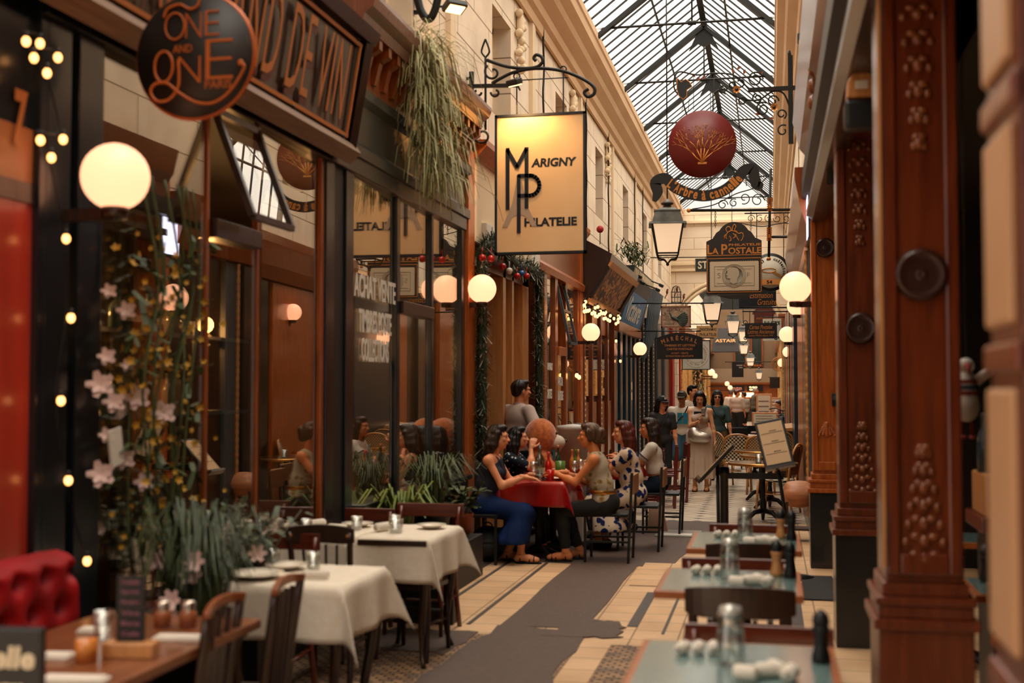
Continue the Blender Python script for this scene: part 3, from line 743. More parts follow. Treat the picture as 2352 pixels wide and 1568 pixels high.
for i, (a, c) in enumerate(((-1.75, -1.15), (-.95, -.35))):
    x0, x1 = a, c; f_ = struct(MB().box((x0, 59.9, 2.75), (x0+.07, 60, 4.3)).box((x1-.07, 59.9, 2.75), (x1, 60, 4.3)).box((x0, 59.9, 4.2), (x1, 60, 4.3)).box((x0, 59.9, 2.7), (x1, 60, 2.8)).go('window_%d' % (20+i), M_WOOD))
    MB().box((x0+.07, 59.95, 2.8), (x1-.07, 59.97, 4.2)).go('pane', mat('dark_window_glass', '2b3330', .1), f_)
e = thing('shop_entrance', 'brightly lit snack shop front closing the far end of the passage', 'shopfront', (-1.2, 59.9, 0))
MB().box((-1.7, -.15, 1.9), (1.7, 0, 2.6)).go('lintel', mat('beige_lintel', '9b8266', .7), e)
MB().box((-1.7, -.3, 1.82), (1.7, 0, 1.92)).go('moulding', M_WOOD, e)
MB().box((-1.7, -.05, 1.1), (1.7, 0, 1.82)).go('fascia', M_ORANGE, e)
for k, (a, c) in enumerate(((-.75, -.2), (-.1, .45))): MB().box((a, -.12, 1.2), (c, -.05, 1.42)).go('menu_screen', emit('menu_screen_light', 'ffd9a0', 1.6), e)
MB().box((-1.7, -.4, .0), (1.7, -.05, 1.05)).go('counter', M_DOAK, e)
def wordsign(name, label, cat, C, w, h, lines, bgm, fgm, t=.03, rz=0, group=None, frame=None, fw=.02, y=None, back=True):
    """a board: lines are (text, cx, cz, w, h[, options]) in fractions of the board"""
    T = thing(name, label, cat, C, rz, group)
    MB().box((-w/2, -t/2, -h/2), (w/2, t/2, h/2)).go('board', bgm, T)
    if frame:
        mb = MB()
        for a, c in (((-w/2, -h/2), (w/2, -h/2+fw)), ((-w/2, h/2-fw), (w/2, h/2)), ((-w/2, -h/2), (-w/2+fw, h/2)), ((w/2-fw, -h/2), (w/2, h/2))): mb.box((a[0], -t/2-.008, a[1]), (c[0], t/2+.008, c[1]))
        mb.go('frame', frame, T)
    if lines:
        mb = MB()
        for ln in lines:
            k = ln[5] if len(ln) > 5 else {}
            letters(mb, ln[0], ln[1]*w, ln[2]*h, ln[3]*w, ln[4]*h, y=-t/2, **k)
        mb.go('lettering', fgm, T)
    return T
wordsign('shop_sign', 'black lit snack shop sign at the far end of the passage, right one', 'sign', (-.75, 59.7, 1.62), .75, .27, [('EURO', -.1, .25, .5, .25, {'bold': .02}), ('CLUB', -.1, -.2, .5, .3, {'bold': .02})], M_BLACK, emit('yellow_letters', 'ffe9a0', 2))
wordsign('shop_sign', 'black lit shop sign at the far end of the passage, left one', 'sign', (-1.65, 59.7, 1.62), .8, .27, [('SAUNA', 0, .1, .7, .2), ('RESTAURANT', 0, -.2, .7, .12)], M_BLACK, emit('red_letters', 'e89070', 1.2))
# ------------------------------------------------------------------ shopfronts
def bars_y(T, name, X, spans, z0, z1, m, dep=.08, out=.03, bevel=.004):
    for a, c in spans: MB().box((X+out, a, z0), (X-dep, c, z1)).go(name, m, T, bevel)
def pane_y(T, X, spans, z0, z1, m=None):
    for a, c in spans: MB().box((X-.004, a, z0), (X+.004, c, z1)).go('pane', m or M_PANE, T)
def board_y(T, name, m, Y0, Y1, prof, par=None, bevel=0):
    """profile (X, z) run along y"""
    mb = MB(); n = len(prof)
    vs = [Vector((x, Y0, z)) for x, z in prof]+[Vector((x, Y1, z)) for x, z in prof]
    mb.add(vs, [tuple(range(n)), tuple(range(2*n-1, n-1, -1))]+[(i, (i+1) % n, (i+1) % n+n, i+n) for i in range(n)])
    return mb.go(name, m, par or T, bevel)
def wall_letters(mb, s, X, yc, zc, w, h, nx=1, **k):
    """letters on a wall facing +x (read along +y)"""
    vs, fs = fit_text(s, w, h, **k); M = TR(X, yc, zc) @ MZ(pi/2)
    mb.add([M @ v for v in vs], fs)

# restaurant shopfront behind the white tables
S = thing('shopfront', 'glossy blue-black restaurant shopfront with tall panes behind the white-clothed tables', 'shopfront', (0, 0, 0))
MB().box((XL+.06, 4.75, 0), (XL-.1, 7.45, .5)).box((XL+.06, 8.0, 0), (XL-.1, 11.15, .76)).go('stall_riser', M_BLACKP, S, .006)
for a, c, z in ((4.75, 7.45, .5), (8.0, 11.15, .76)): MB().box((XL+.11, a, z), (XL-.08, c, z+.045)).go('sill', M_BLACKP, S, .008)
bars_y(S, 'post', XL, ((4.33, 4.5), (4.56, 4.75), (7.47, 7.62), (7.85, 8.0), (11.03, 11.15)), 0, 3.25, M_BLACKP)
bars_y(S, 'post', XL, ((9.04, 9.11), (10.03, 10.09)), .8, 3.25, M_BLACKP, dep=.03, out=.02)
bars_y(S, 'door_post', XL, ((7.62, 7.85),), 0, 3.25, mat('grey_black_wood', '1d1a19', .5), out=.01)
bars_y(S, 'wooden_mullion', XL, ((5.775, 5.81), (6.41, 6.445), (7.42, 7.47)), .5, 3.2, M_WOOD, dep=.02, out=.015)
bars_y(S, 'transom', XL, ((5.83, 6.4),), 2.42, 2.52, M_DOAK, out=.05)
bars_y(S, 'transom', XL, ((9.12, 10.02),), 2.22, 2.32, M_DOAK, out=.05)
MB().box((XL+.05, 4.3, 3.14), (XL-.1, 11.15, 3.28)).go('head_rail', M_BLACKP, S, .006)
pane_y(S, XL, ((4.75, 5.76), (10.1, 11.03)), .5, 3.14)
for a, c in ((6.46, 7.38), (8.0, 9.0), (9.12, 10.02)):     # these old panes sit a little askew in their frames
    MB().add([(XL+.02, a, .5), (XL-.010, c, .5), (XL-.010, c, 3.14), (XL+.02, a, 3.14), (XL+.012, a, .5), (XL-.018, c, .5), (XL-.018, c, 3.14), (XL+.012, a, 3.14)], [(0, 1, 2, 3), (7, 6, 5, 4), (0, 3, 7, 4), (1, 5, 6, 2), (0, 4, 5, 1), (3, 2, 6, 7)]).go('pane', M_PANE, S)
pane_y(S, XL, ((5.83, 6.4),), .5, 2.42)
mb = MB(); x0, x1 = XL+.02, XL+.24      # the tilted open top light
for a, c in (((x0, 5.85, 3.1), (x1, 5.85, 2.53)), ((x0, 6.38, 3.1), (x1, 6.38, 2.53)), ((x1, 5.85, 2.53), (x1, 6.38, 2.53)), ((x0, 5.85, 3.1), (x0, 6.38, 3.1))): mb.bar(a, c, .035)
hop = mb.go('open_top_light', M_DOAK, S)
MB().quad((x0, 5.85, 3.1), (x1, 5.85, 2.53), (x1, 6.38, 2.53), (x0, 6.38, 3.1)).go('pane', M_PANE, hop)
mb = MB()
for s_, z, w_ in (('ACHAT VENTE', 2.36, .95), ('TIMBRES POSTE', 2.11, .75), ('COLLECTIONS', 1.9, .62)): wall_letters(mb, s_, XL+.026, 8.5, z, w_, .17, bold=.02)
mb.go('window_lettering', M_WHITE, S)
board_y(S, 'fascia', M_BLACKP, 4.0, 11.2, [(XL, 3.26), (XL+.07, 3.26), (XL+.07, 3.34), (XL+.03, 3.38), (XL+.03, 3.66), (XL+.08, 3.7), (XL+.08, 3.77), (XL+.02, 3.8), (XL, 3.8)])
board_y(S, 'frieze', M_WOOD, 7.72, 11.2, [(XL, 3.8), (XL+.03, 3.8), (XL+.03, 4.15), (XL, 4.15)])
for i in range(16):
    y = 7.95+.215*i
    pr = [(XL+.03, 4.13), (XL+.17, 4.13), (XL+.17, 4.06), (XL+.1, 4.02), (XL+.06, 3.86), (XL+.03, 3.86)]
    board_y(S, 'console', M_WOOD, y-.035, y+.035, pr)
board_y(S, 'cornice', M_RED, 7.72, 11.2, [(XL, 4.13), (XL+.18, 4.13), (XL+.2, 4.2), (XL+.26, 4.24), (XL+.28, 4.3), (XL+.28, 4.33), (XL, 4.33)])
MB().box((XL+.03, 7.74, 4.33), (XL+.17, 7.86, 4.45)).go('cornice_stop', M_BLACK, S, .01)
# the sloping name board of the wine seller
S = thing('name_board', 'long tilted wine seller name board with orange letters above the restaurant window', 'sign board', (0, 0, 0))
bx0, bx1, bz0, bz1 = XL+.13, XL+.25, 3.24, 3.98
board_y(S, 'box', M_DOAK, 3.6, 7.68, [(XL+.03, bz0-.02), (bx0-.02, bz0-.02), (bx1-.02, bz1+.02), (XL+.03, bz1+.02)])
board_y(S, 'lower_moulding', M_PALEW if 0 else wood('worn_grey_wood', '6e4c34', '8d6a4c', .5, .1, 'y'), 3.6, 7.72, [(bx0-.03, bz0-.09), (bx0+.05, bz0-.02), (bx0+.02, bz0+.03), (bx0-.03, bz0+.02)])
board_y(S, 'upper_moulding', M_DOAK, 3.6, 7.72, [(bx1-.03, bz1-.02), (bx1+.03, bz1-.03), (bx1+.07, bz1+.05), (bx1-.1, bz1+.08)])
MB().add([(bx0+.03, 7.66, bz0-.03), (bx1+.05, 7.66, bz1+.04), (bx1-.12, 7.74, bz1+.04), (XL+.02, 7.74, bz0-.03), (bx0+.01, 7.6, bz0+.03), (bx1+.01, 7.6, bz1-.02)], [(0, 1, 2, 3), (0, 4, 5, 1)]).go('end_frame', M_DOAK, S)
Mb = TR(bx0, 0, bz0) @ MY(math.atan2(bx1-bx0, bz1-bz0)) @ MZ(pi/2)
blen = sqrt((bx1-bx0)**2+(bz1-bz0)**2)
mb = MB()
for z in (.07, blen-.07): mb.cbox((5.6, -.0, z), (1.95, .006, .012))
mb.cbox((7.53, 0, blen/2), (.012, .006, blen/2-.07))
mb.v = [Mb @ Vector(v) for v in mb.v]; M_OLET = mat('orange_lettering', 'b06424', .5); mb.go('gold_border', M_OLET, S)
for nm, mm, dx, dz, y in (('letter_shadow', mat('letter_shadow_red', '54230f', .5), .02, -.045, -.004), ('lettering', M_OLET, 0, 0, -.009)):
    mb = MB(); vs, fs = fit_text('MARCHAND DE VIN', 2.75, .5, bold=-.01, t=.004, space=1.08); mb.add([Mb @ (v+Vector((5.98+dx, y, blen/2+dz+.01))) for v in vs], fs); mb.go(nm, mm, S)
for yy in (5.6, 6.6, 7.45):
    for z in (.05, blen-.05): MB().ball(Mb @ Vector((yy, -.01, z)), .012, 8).go('rivet', M_IRON, S)
# leftmost bay with the red curtain and the house number
S = thing('shop_bay', 'shop bay with a red panel under a black panel, at the left edge', 'shopfront', (0, 0, 0))
MB().box((XL-.05, 2.6, .0), (XL, 4.33, .55)).go('base', M_BLACKP, S)
MB().box((XL-.03, 2.6, .55), (XL, 4.28, 2.36)).go('red_panel', mat('red_curtain', 'c43a24', .4, 0, 'a02818', 2, (1,3,.4), coat=.5), S)
MB().box((XL-.03, 2.6, 2.36), (XL+.01, 4.33, 2.44)).go('ledge', M_DOAK, S)
MB().box((XL-.03, 2.6, 2.44), (XL, 4.33, 2.66)).go('painted_glow_band', mat('painted_glow_band', 'a8653a', .35), S)  # tan colour paints the globe lamp's glow reflected on the bay
MB().box((XL-.03, 2.6, 2.66), (XL, 4.33, 3.3)).go('black_panel', M_BLACKP, S)
bars_y(S, 'post', XL, ((4.28, 4.33),), 0, 3.25, M_BLACKP)
mb = MB(); p = P(78, 285, X=XL+.01); wall_letters(mb, '7', XL+.012, p.y-.09, p.z, .085, .23, bold=.03, shear=.1); mb.go('house_number', M_OLET, S)
for z in (3.26,): MB().box((XL-.1, 2.6, z), (XL+.06, 4.4, z+.25)).go('head_rail', M_BLACKP, S)

# inside that restaurant
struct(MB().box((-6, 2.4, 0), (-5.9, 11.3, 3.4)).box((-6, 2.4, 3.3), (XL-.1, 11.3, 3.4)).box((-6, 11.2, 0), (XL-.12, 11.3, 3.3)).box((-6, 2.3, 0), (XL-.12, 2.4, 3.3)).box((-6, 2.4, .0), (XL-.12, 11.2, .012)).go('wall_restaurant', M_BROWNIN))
sh = thing('display_shelf', 'glass display shelf inside the restaurant window', 'shelf', (-3.7, 6.5, 0))
MB().box((-.18, -1, 1.93), (.18, 1.2, 1.955)).go('glass_shelf', mat('shelf_glass', '5d6b66', .1), sh)
MB().box((-.18, -1, 1.45), (.18, 1.2, 1.475)).go('glass_shelf', mat('shelf_glass', '5d6b66', .1), sh)
for y in (-.98, 1.18): MB().box((-.02, y-.02, 0), (.02, y+.02, 2.6)).go('upright', M_DOAK, sh)
M_BOTG = mat('dull_bottle_glass', '7b8a80', .08, spec=.8)
def bottle_mb(r=.037, hgt=.3, neck=.014):
    return MB().lathe([(1e-4, 0), (r, 0), (r, hgt*.55), (r*.8, hgt*.66), (neck, hgt*.76), (neck, hgt*.97), (neck*1.2, hgt*.975), (neck*1.2, hgt), (1e-4, hgt)], n=16)
for k, (y, z) in enumerate(((5.7, 1.955), (5.85, 1.955), (6.05, 1.955), (6.3, 1.955), (6.65, 1.955), (6.95, 1.955), (5.8, 1.475), (6.2, 1.475), (6.9, 1.475))):
    o = bottle_mb(.055 if k % 2 else .04, .24, .016).go('bottle', M_BOTG); o.location = (-3.7, y, z)
    tag(o, 'clear glass bottle on the %s shelf inside the restaurant window, %s' % ('upper' if z > 1.9 else 'lower', ['first from the left', 'second from the left', 'third from the left', 'fourth from the left', 'fifth from the left', 'last on the right', 'first from the left', 'middle one', 'last on the right'][k]), 'bottle', 'bottles inside the restaurant window')
bk = thing('bookcase', 'tall rack of menus and books deep inside the restaurant', 'bookcase', (-4.6, 8.1, 0))
MB().box((-.15, -.6, 0), (.15, .6, .05)).box((-.15, -.6, 2.1), (.15, .6, 2.15)).box((-.15, -.62, 0), (.15, -.58, 2.15)).box((-.15, .58, 0), (.15, .62, 2.15)).go('case', M_DOAK, bk)
for j in range(5): MB().box((-.14, -.58, .35+j*.36), (.14, .58, .37+j*.36)).go('shelf', M_DOAK, bk)
for j in range(4):
    for i in range(4):
        o = MB().box((-.1, 0, 0), (.1, .16, .24)).go('folder', mat('folder_%d' % 0, '59605e', .6) if i == 0 and j == 0 else bpy.data.materials['folder_0'])
        o.location = (-4.55, 7.6+i*.25, .372+j*.36)
        tag(o, 'grey folder on the rack inside the restaurant', 'folder', 'grey folders on the rack inside the restaurant')
for i, (x, y, z) in enumerate(((-4.4, 6.2, 2.2), (-4.6, 9.2, 2.15), (-4.0, 10.3, 2.3))):  # lamps added only to brighten the dark interior
    t = thing('fill_pendant', 'added warm pendant lamp lighting the dark restaurant, %s' % ['by the bottle shelf', 'behind the lettered pane', 'at the far window end'][i], 'lamp', (x, y, z))
    l_ = bpy.data.lights.new('lamp', 'POINT'); l_.energy = 22; l_.color = srgb('ffb668'); l_.shadow_soft_size = .07; lo_ = bpy.data.objects.new('lamp_light', l_); COL.objects.link(lo_); lo_.parent = t; lo_.location = (0, 0, -.12)
    MB().ball((0, 0, 0), .07, 14).go('shade', M_WARM, t); MB().cyl((0, 0, .06), (0, 0, 3.3-z), .006, n=6).go('cord', M_BLACK, t)

# flowers in the window
def ribbon(mb, pts, w, up=(0,0,1)):
    pts = [Vector(p) for p in pts]; n = len(pts); vs = []
    for i, p in enumerate(pts):
        t = (pts[min(i+1, n-1)]-pts[max(i-1, 0)]).normalized(); x = t.cross(Vector(up)); x = x.normalized() if x.length > 1e-4 else Vector((1, 0, 0))
        ww = w*sin(pi*(i+.6)/(n+.3))**.6; vs += [p-x*ww/2, p+x*ww/2]
    mb.add(vs, [(2*i, 2*i+1, 2*i+3, 2*i+2) for i in range(n-1)], True)
def blossom(mb, c, r, n=5, ax=None):
    ax = (ax or Vector((random.uniform(-.5, 1), random.uniform(-1, .2), random.uniform(-.3, .6)))).normalized(); x, y, d = basis(ax)
    for k in range(n):
        a = 2*pi*k/n; u_ = x*cos(a)+y*sin(a); v_ = x*-sin(a)+y*cos(a); c = Vector(c)
        mb.add([c, c+u_*r*.5+v_*r*.33+d*r*.25, c+u_*r+v_*r*.18+d*r*.45, c+u_*r-v_*r*.18+d*r*.45, c+u_*r*.5-v_*r*.33+d*r*.25], [(0, 1, 2, 3, 4)], True)
M_PETAL = mat('white_petal', 'd6b7ae', .6); M_YEL = mat('yellow_petal', 'b98a1c', .6); M_LEAF = mat('leaf_green', '2f3a1c', .55, 0, '4c5a2c', 12); M_GRASS = mat('dry_green_frond', '8b8d58', .6, 0, 'b9b080', 9)
fg = thing('flower_garland', 'tall hanging garland of white and yellow flowers against the leftmost restaurant window', 'flowers', (-2.78, 5.1, 0))
mb = MB()
for k in range(9):
    y0 = random.uniform(-.35, .35); mb.tube(smooth_path([(0, y0, 2.6), (random.uniform(-.06,.06), y0+.1, 2.1), (random.uniform(-.06,.06), y0-.05, 1.6), (0, y0+random.uniform(-.2,.2), .9)], 4), .006, 5)
for k in range(60):
    c = Vector((random.uniform(-.06, .04), random.uniform(-.33, .5), random.uniform(.8, 2.5)))
    for j in range(3):
        d = Vector((random.uniform(-1,1), random.uniform(-1,1), random.uniform(-1,.5)))*.09; ribbon(mb, [c, c+d*.5, c+d], .03)
mb.go('stems', M_LEAF, fg)
for (u, v, r) in ((250, 670, .035), (290, 715, .045), (245, 820, .04), (292, 840, .03), (230, 885, .06), (262, 925, .05), (315, 915, .06), (375, 950, .06), (285, 1055, .05), (330, 1108, .045), (232, 1090, .06), (245, 1000, .035)):
    p = P(u, v, X=XL+.1)-Vector((-2.78, 5.1, 0)); mb = MB(); blossom(mb, p, r*1.0, 5, Vector((.6, -1, .3))); blossom(mb, p+Vector((.004, -.008, 0)), r*.75, 6, Vector((.5, -1, .5))); mb.go('white_blossom', M_PETAL, fg)
mb = MB()
for k in range(260):
    t = random.random(); z = 2.35-1.45*t; c = (random.uniform(-.06, .08), max(-.33, min(.6, random.gauss(.05+.1*sin(t*9), .22))), z)
    if random.random() < .35+.65*t: blossom(mb, c, random.uniform(.012, .024), 5)
o = mb.go('yellow_blossoms', M_YEL, fg); o['kind'] = 'stuff'
tagp = MB().box((0, -.05, 0), (.01, .05, .16)).go('paper_tag', M_WHITE, fg); tagp.location = P(268, 1015, X=XL+.12)-Vector((-2.78, 5.1, .1)); tagp.rotation_euler = (.2, 0, 0)

# ------------------------------------------------------------------ stamp shop with the garland round its door
S = thing('shopfront', 'orange varnished stamp shop front with a garlanded doorway', 'shopfront', (0, 0, 0))
bars_y(S, 'pilaster', XL, ((11.17, 11.42),), 0, 3.95, M_ORANGE, out=.06)
bars_y(S, 'pilaster', XL, ((18.15, 18.4),), 0, 3.95, M_ORANGE, out=.06)
board_y(S, 'cream_fascia', M_CREAM, 11.42, 14.9, [(XL-.02, 3.08), (XL+.05, 3.08), (XL+.05, 3.93), (XL-.02, 3.93)])
board_y(S, 'cornice', M_ORANGE, 11.42, 18.4, [(XL, 3.9), (XL+.08, 3.9), (XL+.18, 4.02), (XL+.18, 4.08), (XL, 4.08)])
board_y(S, 'wood_fascia', M_WOOD, 14.9, 18.4, [(XL-.02, 3.26), (XL+.04, 3.26), (XL+.04, 3.9), (XL-.02, 3.9)])
board_y(S, 'moulding', M_ORANGE, 14.6, 18.4, [(XL-.02, 3.12), (XL+.08, 3.12), (XL+.1, 3.2), (XL+.05, 3.26), (XL-.02, 3.26)])
for a in (11.75, 14.1): MB().box((XL+.05, a, 3.12), (XL+.1, a+.5, 3.3)).go('raised_plaque', M_WHITE, S, .004)
MB().box((XL-.7, 11.42, .0), (XL-.66, 14.3, 3.1)).go('door_recess', M_RED, S)
bars_y(S, 'door_jamb', XL, ((11.42, 11.5), (12.88, 13.02), (13.35, 13.45), (13.95, 14.3)), 0, 3.08, M_PALEW, dep=.5, out=.02)
bars_y(S, 'door_leaf', XL-.3, ((13.02, 13.35), (13.45, 13.95)), 0, 2.85, M_ORANGE, dep=.04)
MB().box((XL-.5, 11.42, 2.85), (XL+.02, 14.3, 3.08)).go('door_head', M_RED, S)
pane_y(S, XL-.28, ((11.5, 12.88),), .7, 2.85)
bars_y(S, 'post', XL, ((14.6, 14.72), (15.25, 15.45), (16.05, 16.25), (16.9, 17.05), (18.0, 18.15)), .0, 3.12, M_WOOD, out=.04)
MB().box((XL-.06, 14.6, 0), (XL+.03, 18.15, .6)).go('stall_riser', M_WOOD, S, .005)
bars_y(S, 'transom', XL, ((16.25, 16.9),), 2.08, 2.2, M_ORANGE, out=.06)
pane_y(S, XL, ((14.72, 15.25), (15.45, 16.05), (17.05, 18.0)), .6, 3.12); pane_y(S, XL, ((16.25, 16.9),), .6, 2.08)
mb = MB()
for a, c in (((XL+.02, 16.28, 3.08), (XL+.2, 16.28, 2.25)), ((XL+.02, 16.87, 3.08), (XL+.2, 16.87, 2.25)), ((XL+.2, 16.28, 2.25), (XL+.2, 16.87, 2.25)), ((XL+.1, 16.28, 2.7), (XL+.1, 16.87, 2.7))): mb.bar(a, c, .035)
mb.go('open_top_light', M_GREYP, S)
mb = MB()
for s_, y, z, w_ in (('MARCIA', 16.57, 1.72, .5), ('PHILATELIE', 16.57, 1.52, .56), ('JOURNAUX', 15.75, 1.9, .5), ('CARTES', 15.75, 1.55, .42), ('PHILA', 14.98, 1.95, .36)): wall_letters(mb, s_, XL+.01, y, z, w_, .13, bold=.03)
mb.go('window_lettering', M_WHITE, S)
for k, (y, z, h_, c_) in enumerate(((15.1, 1.3, .22, 'a99a86'), (15.9, 1.2, .3, 'bfae98'), (16.57, 1.15, .4, 'c9b89e'), (16.5, 1.9, .15, 'b0785a'), (15.75, 2.3, .3, 'c8b294'))):
    MB().box((XL-.03, y-.13, z-h_/2), (XL-.02, y+.13, z+h_/2)).go('paper_notice', mat('paper_notice', c_, .8), S)
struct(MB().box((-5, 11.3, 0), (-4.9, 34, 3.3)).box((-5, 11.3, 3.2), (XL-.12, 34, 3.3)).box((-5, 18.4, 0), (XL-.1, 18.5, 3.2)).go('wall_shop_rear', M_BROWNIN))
t = thing('chalkboard', 'tall chalkboard menu standing in the garlanded doorway', 'chalkboard', (XL-.12, 12.45, 0), .12)
MB().box((-.02, -.28, .5), (.02, .28, 2.0)).go('board', mat('chalkboard_black', '241a16', .7), t)
mb = MB().box((-.025, -.31, .47), (.025, -.27, 2.03)).box((-.025, .27, .47), (.025, .31, 2.03)).box((-.025, -.31, 2.0), (.025, .31, 2.04)).box((-.025, -.31, 0), (.025, -.27, .5)).box((-.025, .27, 0), (.025, .31, .5)); mb.go('frame', M_DOAK, t)
mb = MB(); rr = random.Random(3)
for k, s_ in enumerate(('Plats', 'du jour', 'Salades', 'Tartines', 'Quiches', 'Soupes', 'Omelettes', 'Desserts', 'Cafe Vins', 'Formules')): wall_letters(mb, s_, .024, rr.uniform(-.03, .03), 1.88-k*.14, .4+.06*rr.random(), .085, bold=.02, shear=.2)
mb.go('chalk_lettering', M_WHITE, t)
t = thing('poster', 'blue and white poster on the shop window beside the chalkboard', 'poster', (XL-.26, 11.75, 1.75))
MB().box((-.01, -.14, -.4), (.0, .14, .4)).go('sheet', M_WHITE, t)
for k in range(3): MB().box((0, -.11, -.36+k*.25), (.006, .11, -.15+k*.25)).go('blue_block', mat('poster_blue', '14548c', .5), t)
# garland
t = thing('garland', 'frosted green fir garland with red baubles round the stamp shop doorway', 'garland', (0, 0, 0))
path = smooth_path([(XL+.12, 11.48, .9), (XL+.12, 11.46, 1.6), (XL+.12, 11.48, 2.4), (XL+.12, 11.5, 2.95), (XL+.14, 12.0, 3.1), (XL+.14, 12.9, 3.0), (XL+.14, 13.8, 3.02), (XL+.12, 14.4, 2.95), (XL+.12, 14.45, 2.3), (XL+.12, 14.45, 1.5), (XL+.12, 14.45, .6)], 14)
for nm, mm, cnt, L_ in (('fir_needles', mat('fir_green', '1c2b1a', .6, 0, '38472c', 40), 26, .13), ('frosted_needles', mat('fir_frost', 'a39d8a', .7), 9, .14)):
    mb = MB()
    for p in path:
        for k in range(cnt):
            d = Vector((random.gauss(0, 1), random.gauss(0, 1), random.gauss(0, 1))).normalized(); c = p+Vector((random.uniform(-.03,.03), random.uniform(-.06,.06), random.uniform(-.06,.06)))
            x, y, _ = basis(d); e_ = c+d*L_*random.uniform(.6, 1.1); mb.add([c-x*.007, c+x*.007, e_+x*.003, e_-x*.003], [(0, 1, 2, 3)])
    o = mb.go(nm, mm, t); o['kind'] = 'stuff'
MB().tube(path, .05, 8).go('core', bpy.data.materials['fir_green'], t)
for k, (u, v, c_) in enumerate(((1108, 592, 'r'), (1128, 594, 'r'), (1155, 612, 'r'), (1170, 622, 'w'), (1188, 634, 'r'), (1198, 628, 'b'), (1210, 634, 'r'))):
    p = P(u, v, X=XL+.25); mb = MB().ball(p, .035, 12); mb.cyl(p+Vector((0, 0, .03)), p+Vector((0, 0, .1)), .004, n=5); mb.go('bauble', {'r': mat('red_bauble', 'b01510', .2), 'w': M_WHITE, 'b': mat('blue_bauble', '1d4f8f', .2)}[c_], t)

# ------------------------------------------------------------------ brown cafe with the mosaic light box, blue shop, studded shop, red shop, marble shop
S = thing('shopfront', 'dark brown panelled cafe front under the tilted art light box', 'shopfront', (0, 0, 0))
MB().box((XL-.08, 18.45, 0), (XL, 22.3, 3.3)).go('backing', M_DOAK, S)
bars_y(S, 'post', XL, ((18.45, 18.6), (19.3, 19.42), (20.3, 20.45), (21.2, 21.35), (22.1, 22.3)), 0, 3.1, M_RED, out=.07)
for a in (18.7, 19.55, 20.55, 21.45): MB().box((XL, a, .5), (XL+.03, a+.5, 1.4)).go('lower_panel', M_WOOD, S, .01)
for a in (19.5, 20.55): MB().box((XL, a, 2.55), (XL+.04, a+.6, 3.05)).go('carved_panel', M_ORANGE, S, .012)
pane_y(S, XL+.035, ((18.65, 19.28), (19.45, 20.28), (20.5, 21.18)), 1.5, 2.5)
mb = MB(); rr = random.Random(8)
for y in (18.52, 20.38):
    for k in range(17): wall_letters(mb, rr.choice(('vins', 'menu', 'the', 'cafe', 'plat')), XL+.075, y, 2.1-k*.09, .09, .04, bold=.02)
mb.go('painted_lettering', M_CREAM, S)
B = thing('light_box', 'tilted shop awning box with a dark mosaic picture above the brown cafe', 'sign board', (0, 0, 0))
a0, a1 = 18.5, 22.35
board_y(B, 'casing', wood('dark_brown_casing', '1f0f08', '2e180d'), a0, a1, [(XL, 2.95), (XL+.1, 2.98), (XL+.47, 3.6), (XL+.5, 3.72), (XL+.03, 3.98), (XL, 3.98)])
artm, _N, _L, _b = nt('mosaic_picture'); _b.inputs['Roughness'].default_value = .3
_N, _L, _b, _t = tex(artm, 'noise', 2.2, (1, 1, 2), Detail=8, Distortion=2.5)
_L.new(ramp(_N, _L, _t.outputs[0], [(.3, '0d1a22'), (.42, '1c4254'), (.48, '3a2a1c'), (.54, 'c86a2c'), (.6, 'd8bc92'), (.7, '22303a')]), _b.inputs['Base Color'])
def slope(y0, y1, t0, t1, off, th):   # a board on the sloping front face
    bx, bz, tx, tz = XL+.1, 2.98, XL+.47, 3.6; n = Vector((tz-bz, 0, -(tx-bx))).normalized()
    p = [Vector((bx+(tx-bx)*t, 0, bz+(tz-bz)*t)) for t in (t0, t1)]
    q = [p[0]+n*off, p[1]+n*off, p[1]+n*(off+th), p[0]+n*(off+th)]
    return [(v.x, v.z) for v in q]
board_y(B, 'picture', artm, a0+.12, a1-.12, slope(0, 0, .12, .88, .001, .008))
for t0, t1 in ((-.02, .12), (.88, 1.02)): board_y(B, 'moulding', M_PALEW, a0, a1, slope(0, 0, t0, t1, .001, .04))
for a, c in ((a0, a0+.12), (a1-.3, a1)): board_y(B, 'end_frame', M_BLACK, a, c, slope(0, 0, .1, .9, .001, .035))
B = thing('name_board', 'tilted blue shop name board with pale script letters beyond the mosaic light box', 'sign board', (0, 0, 0))
board_y(B, 'casing', M_GREYP, 22.5, 26.2, [(XL, 2.85), (XL+.12, 2.88), (XL+.36, 3.72), (XL+.42, 3.95), (XL, 3.95)])
board_y(B, 'blue_panel', mat('sky_blue_panel', '1f7db8', .4), 22.6, 25.8, [(XL+.125, 2.9), (XL+.3, 3.5), (XL+.31, 3.5), (XL+.135, 2.9)])
mb = MB(); vs, fs = fit_text('Victoire', 2.3, .48, bold=.01, shear=.25); Mq = TR(XL+.225, 24.1, 3.19) @ MY(.28) @ MZ(pi/2); mb.add([Mq @ v for v in vs], fs); mb.go('lettering', M_WHITE, B)
for i in range(12): board_y(B, 'dentil', M_CREAM, 22.6+i*.3, 22.7+i*.3, [(XL+.37, 3.78), (XL+.43, 3.78), (XL+.44, 3.9), (XL+.37, 3.9)])
S = thing('shopfront', 'petrol blue painted shop front beyond the brown cafe', 'shopfront', (0, 0, 0))
MB().box((XL-.08, 22.3, 0), (XL, 26.3, 3.0)).go('backing', M_TEALP, S)
for a in (22.4, 23.2, 24.1, 24.9, 25.7): MB().box((XL, a, 0), (XL+.05, a+.35, 2.85)).go('pilaster', M_TEALP, S, .01)
for k in (0, 1): MB().box((XL+.051, 25.0, 1.38+k*.22), (XL+.056, 25.2, 1.54+k*.22)).go('paper_notice', M_CREAM, S)
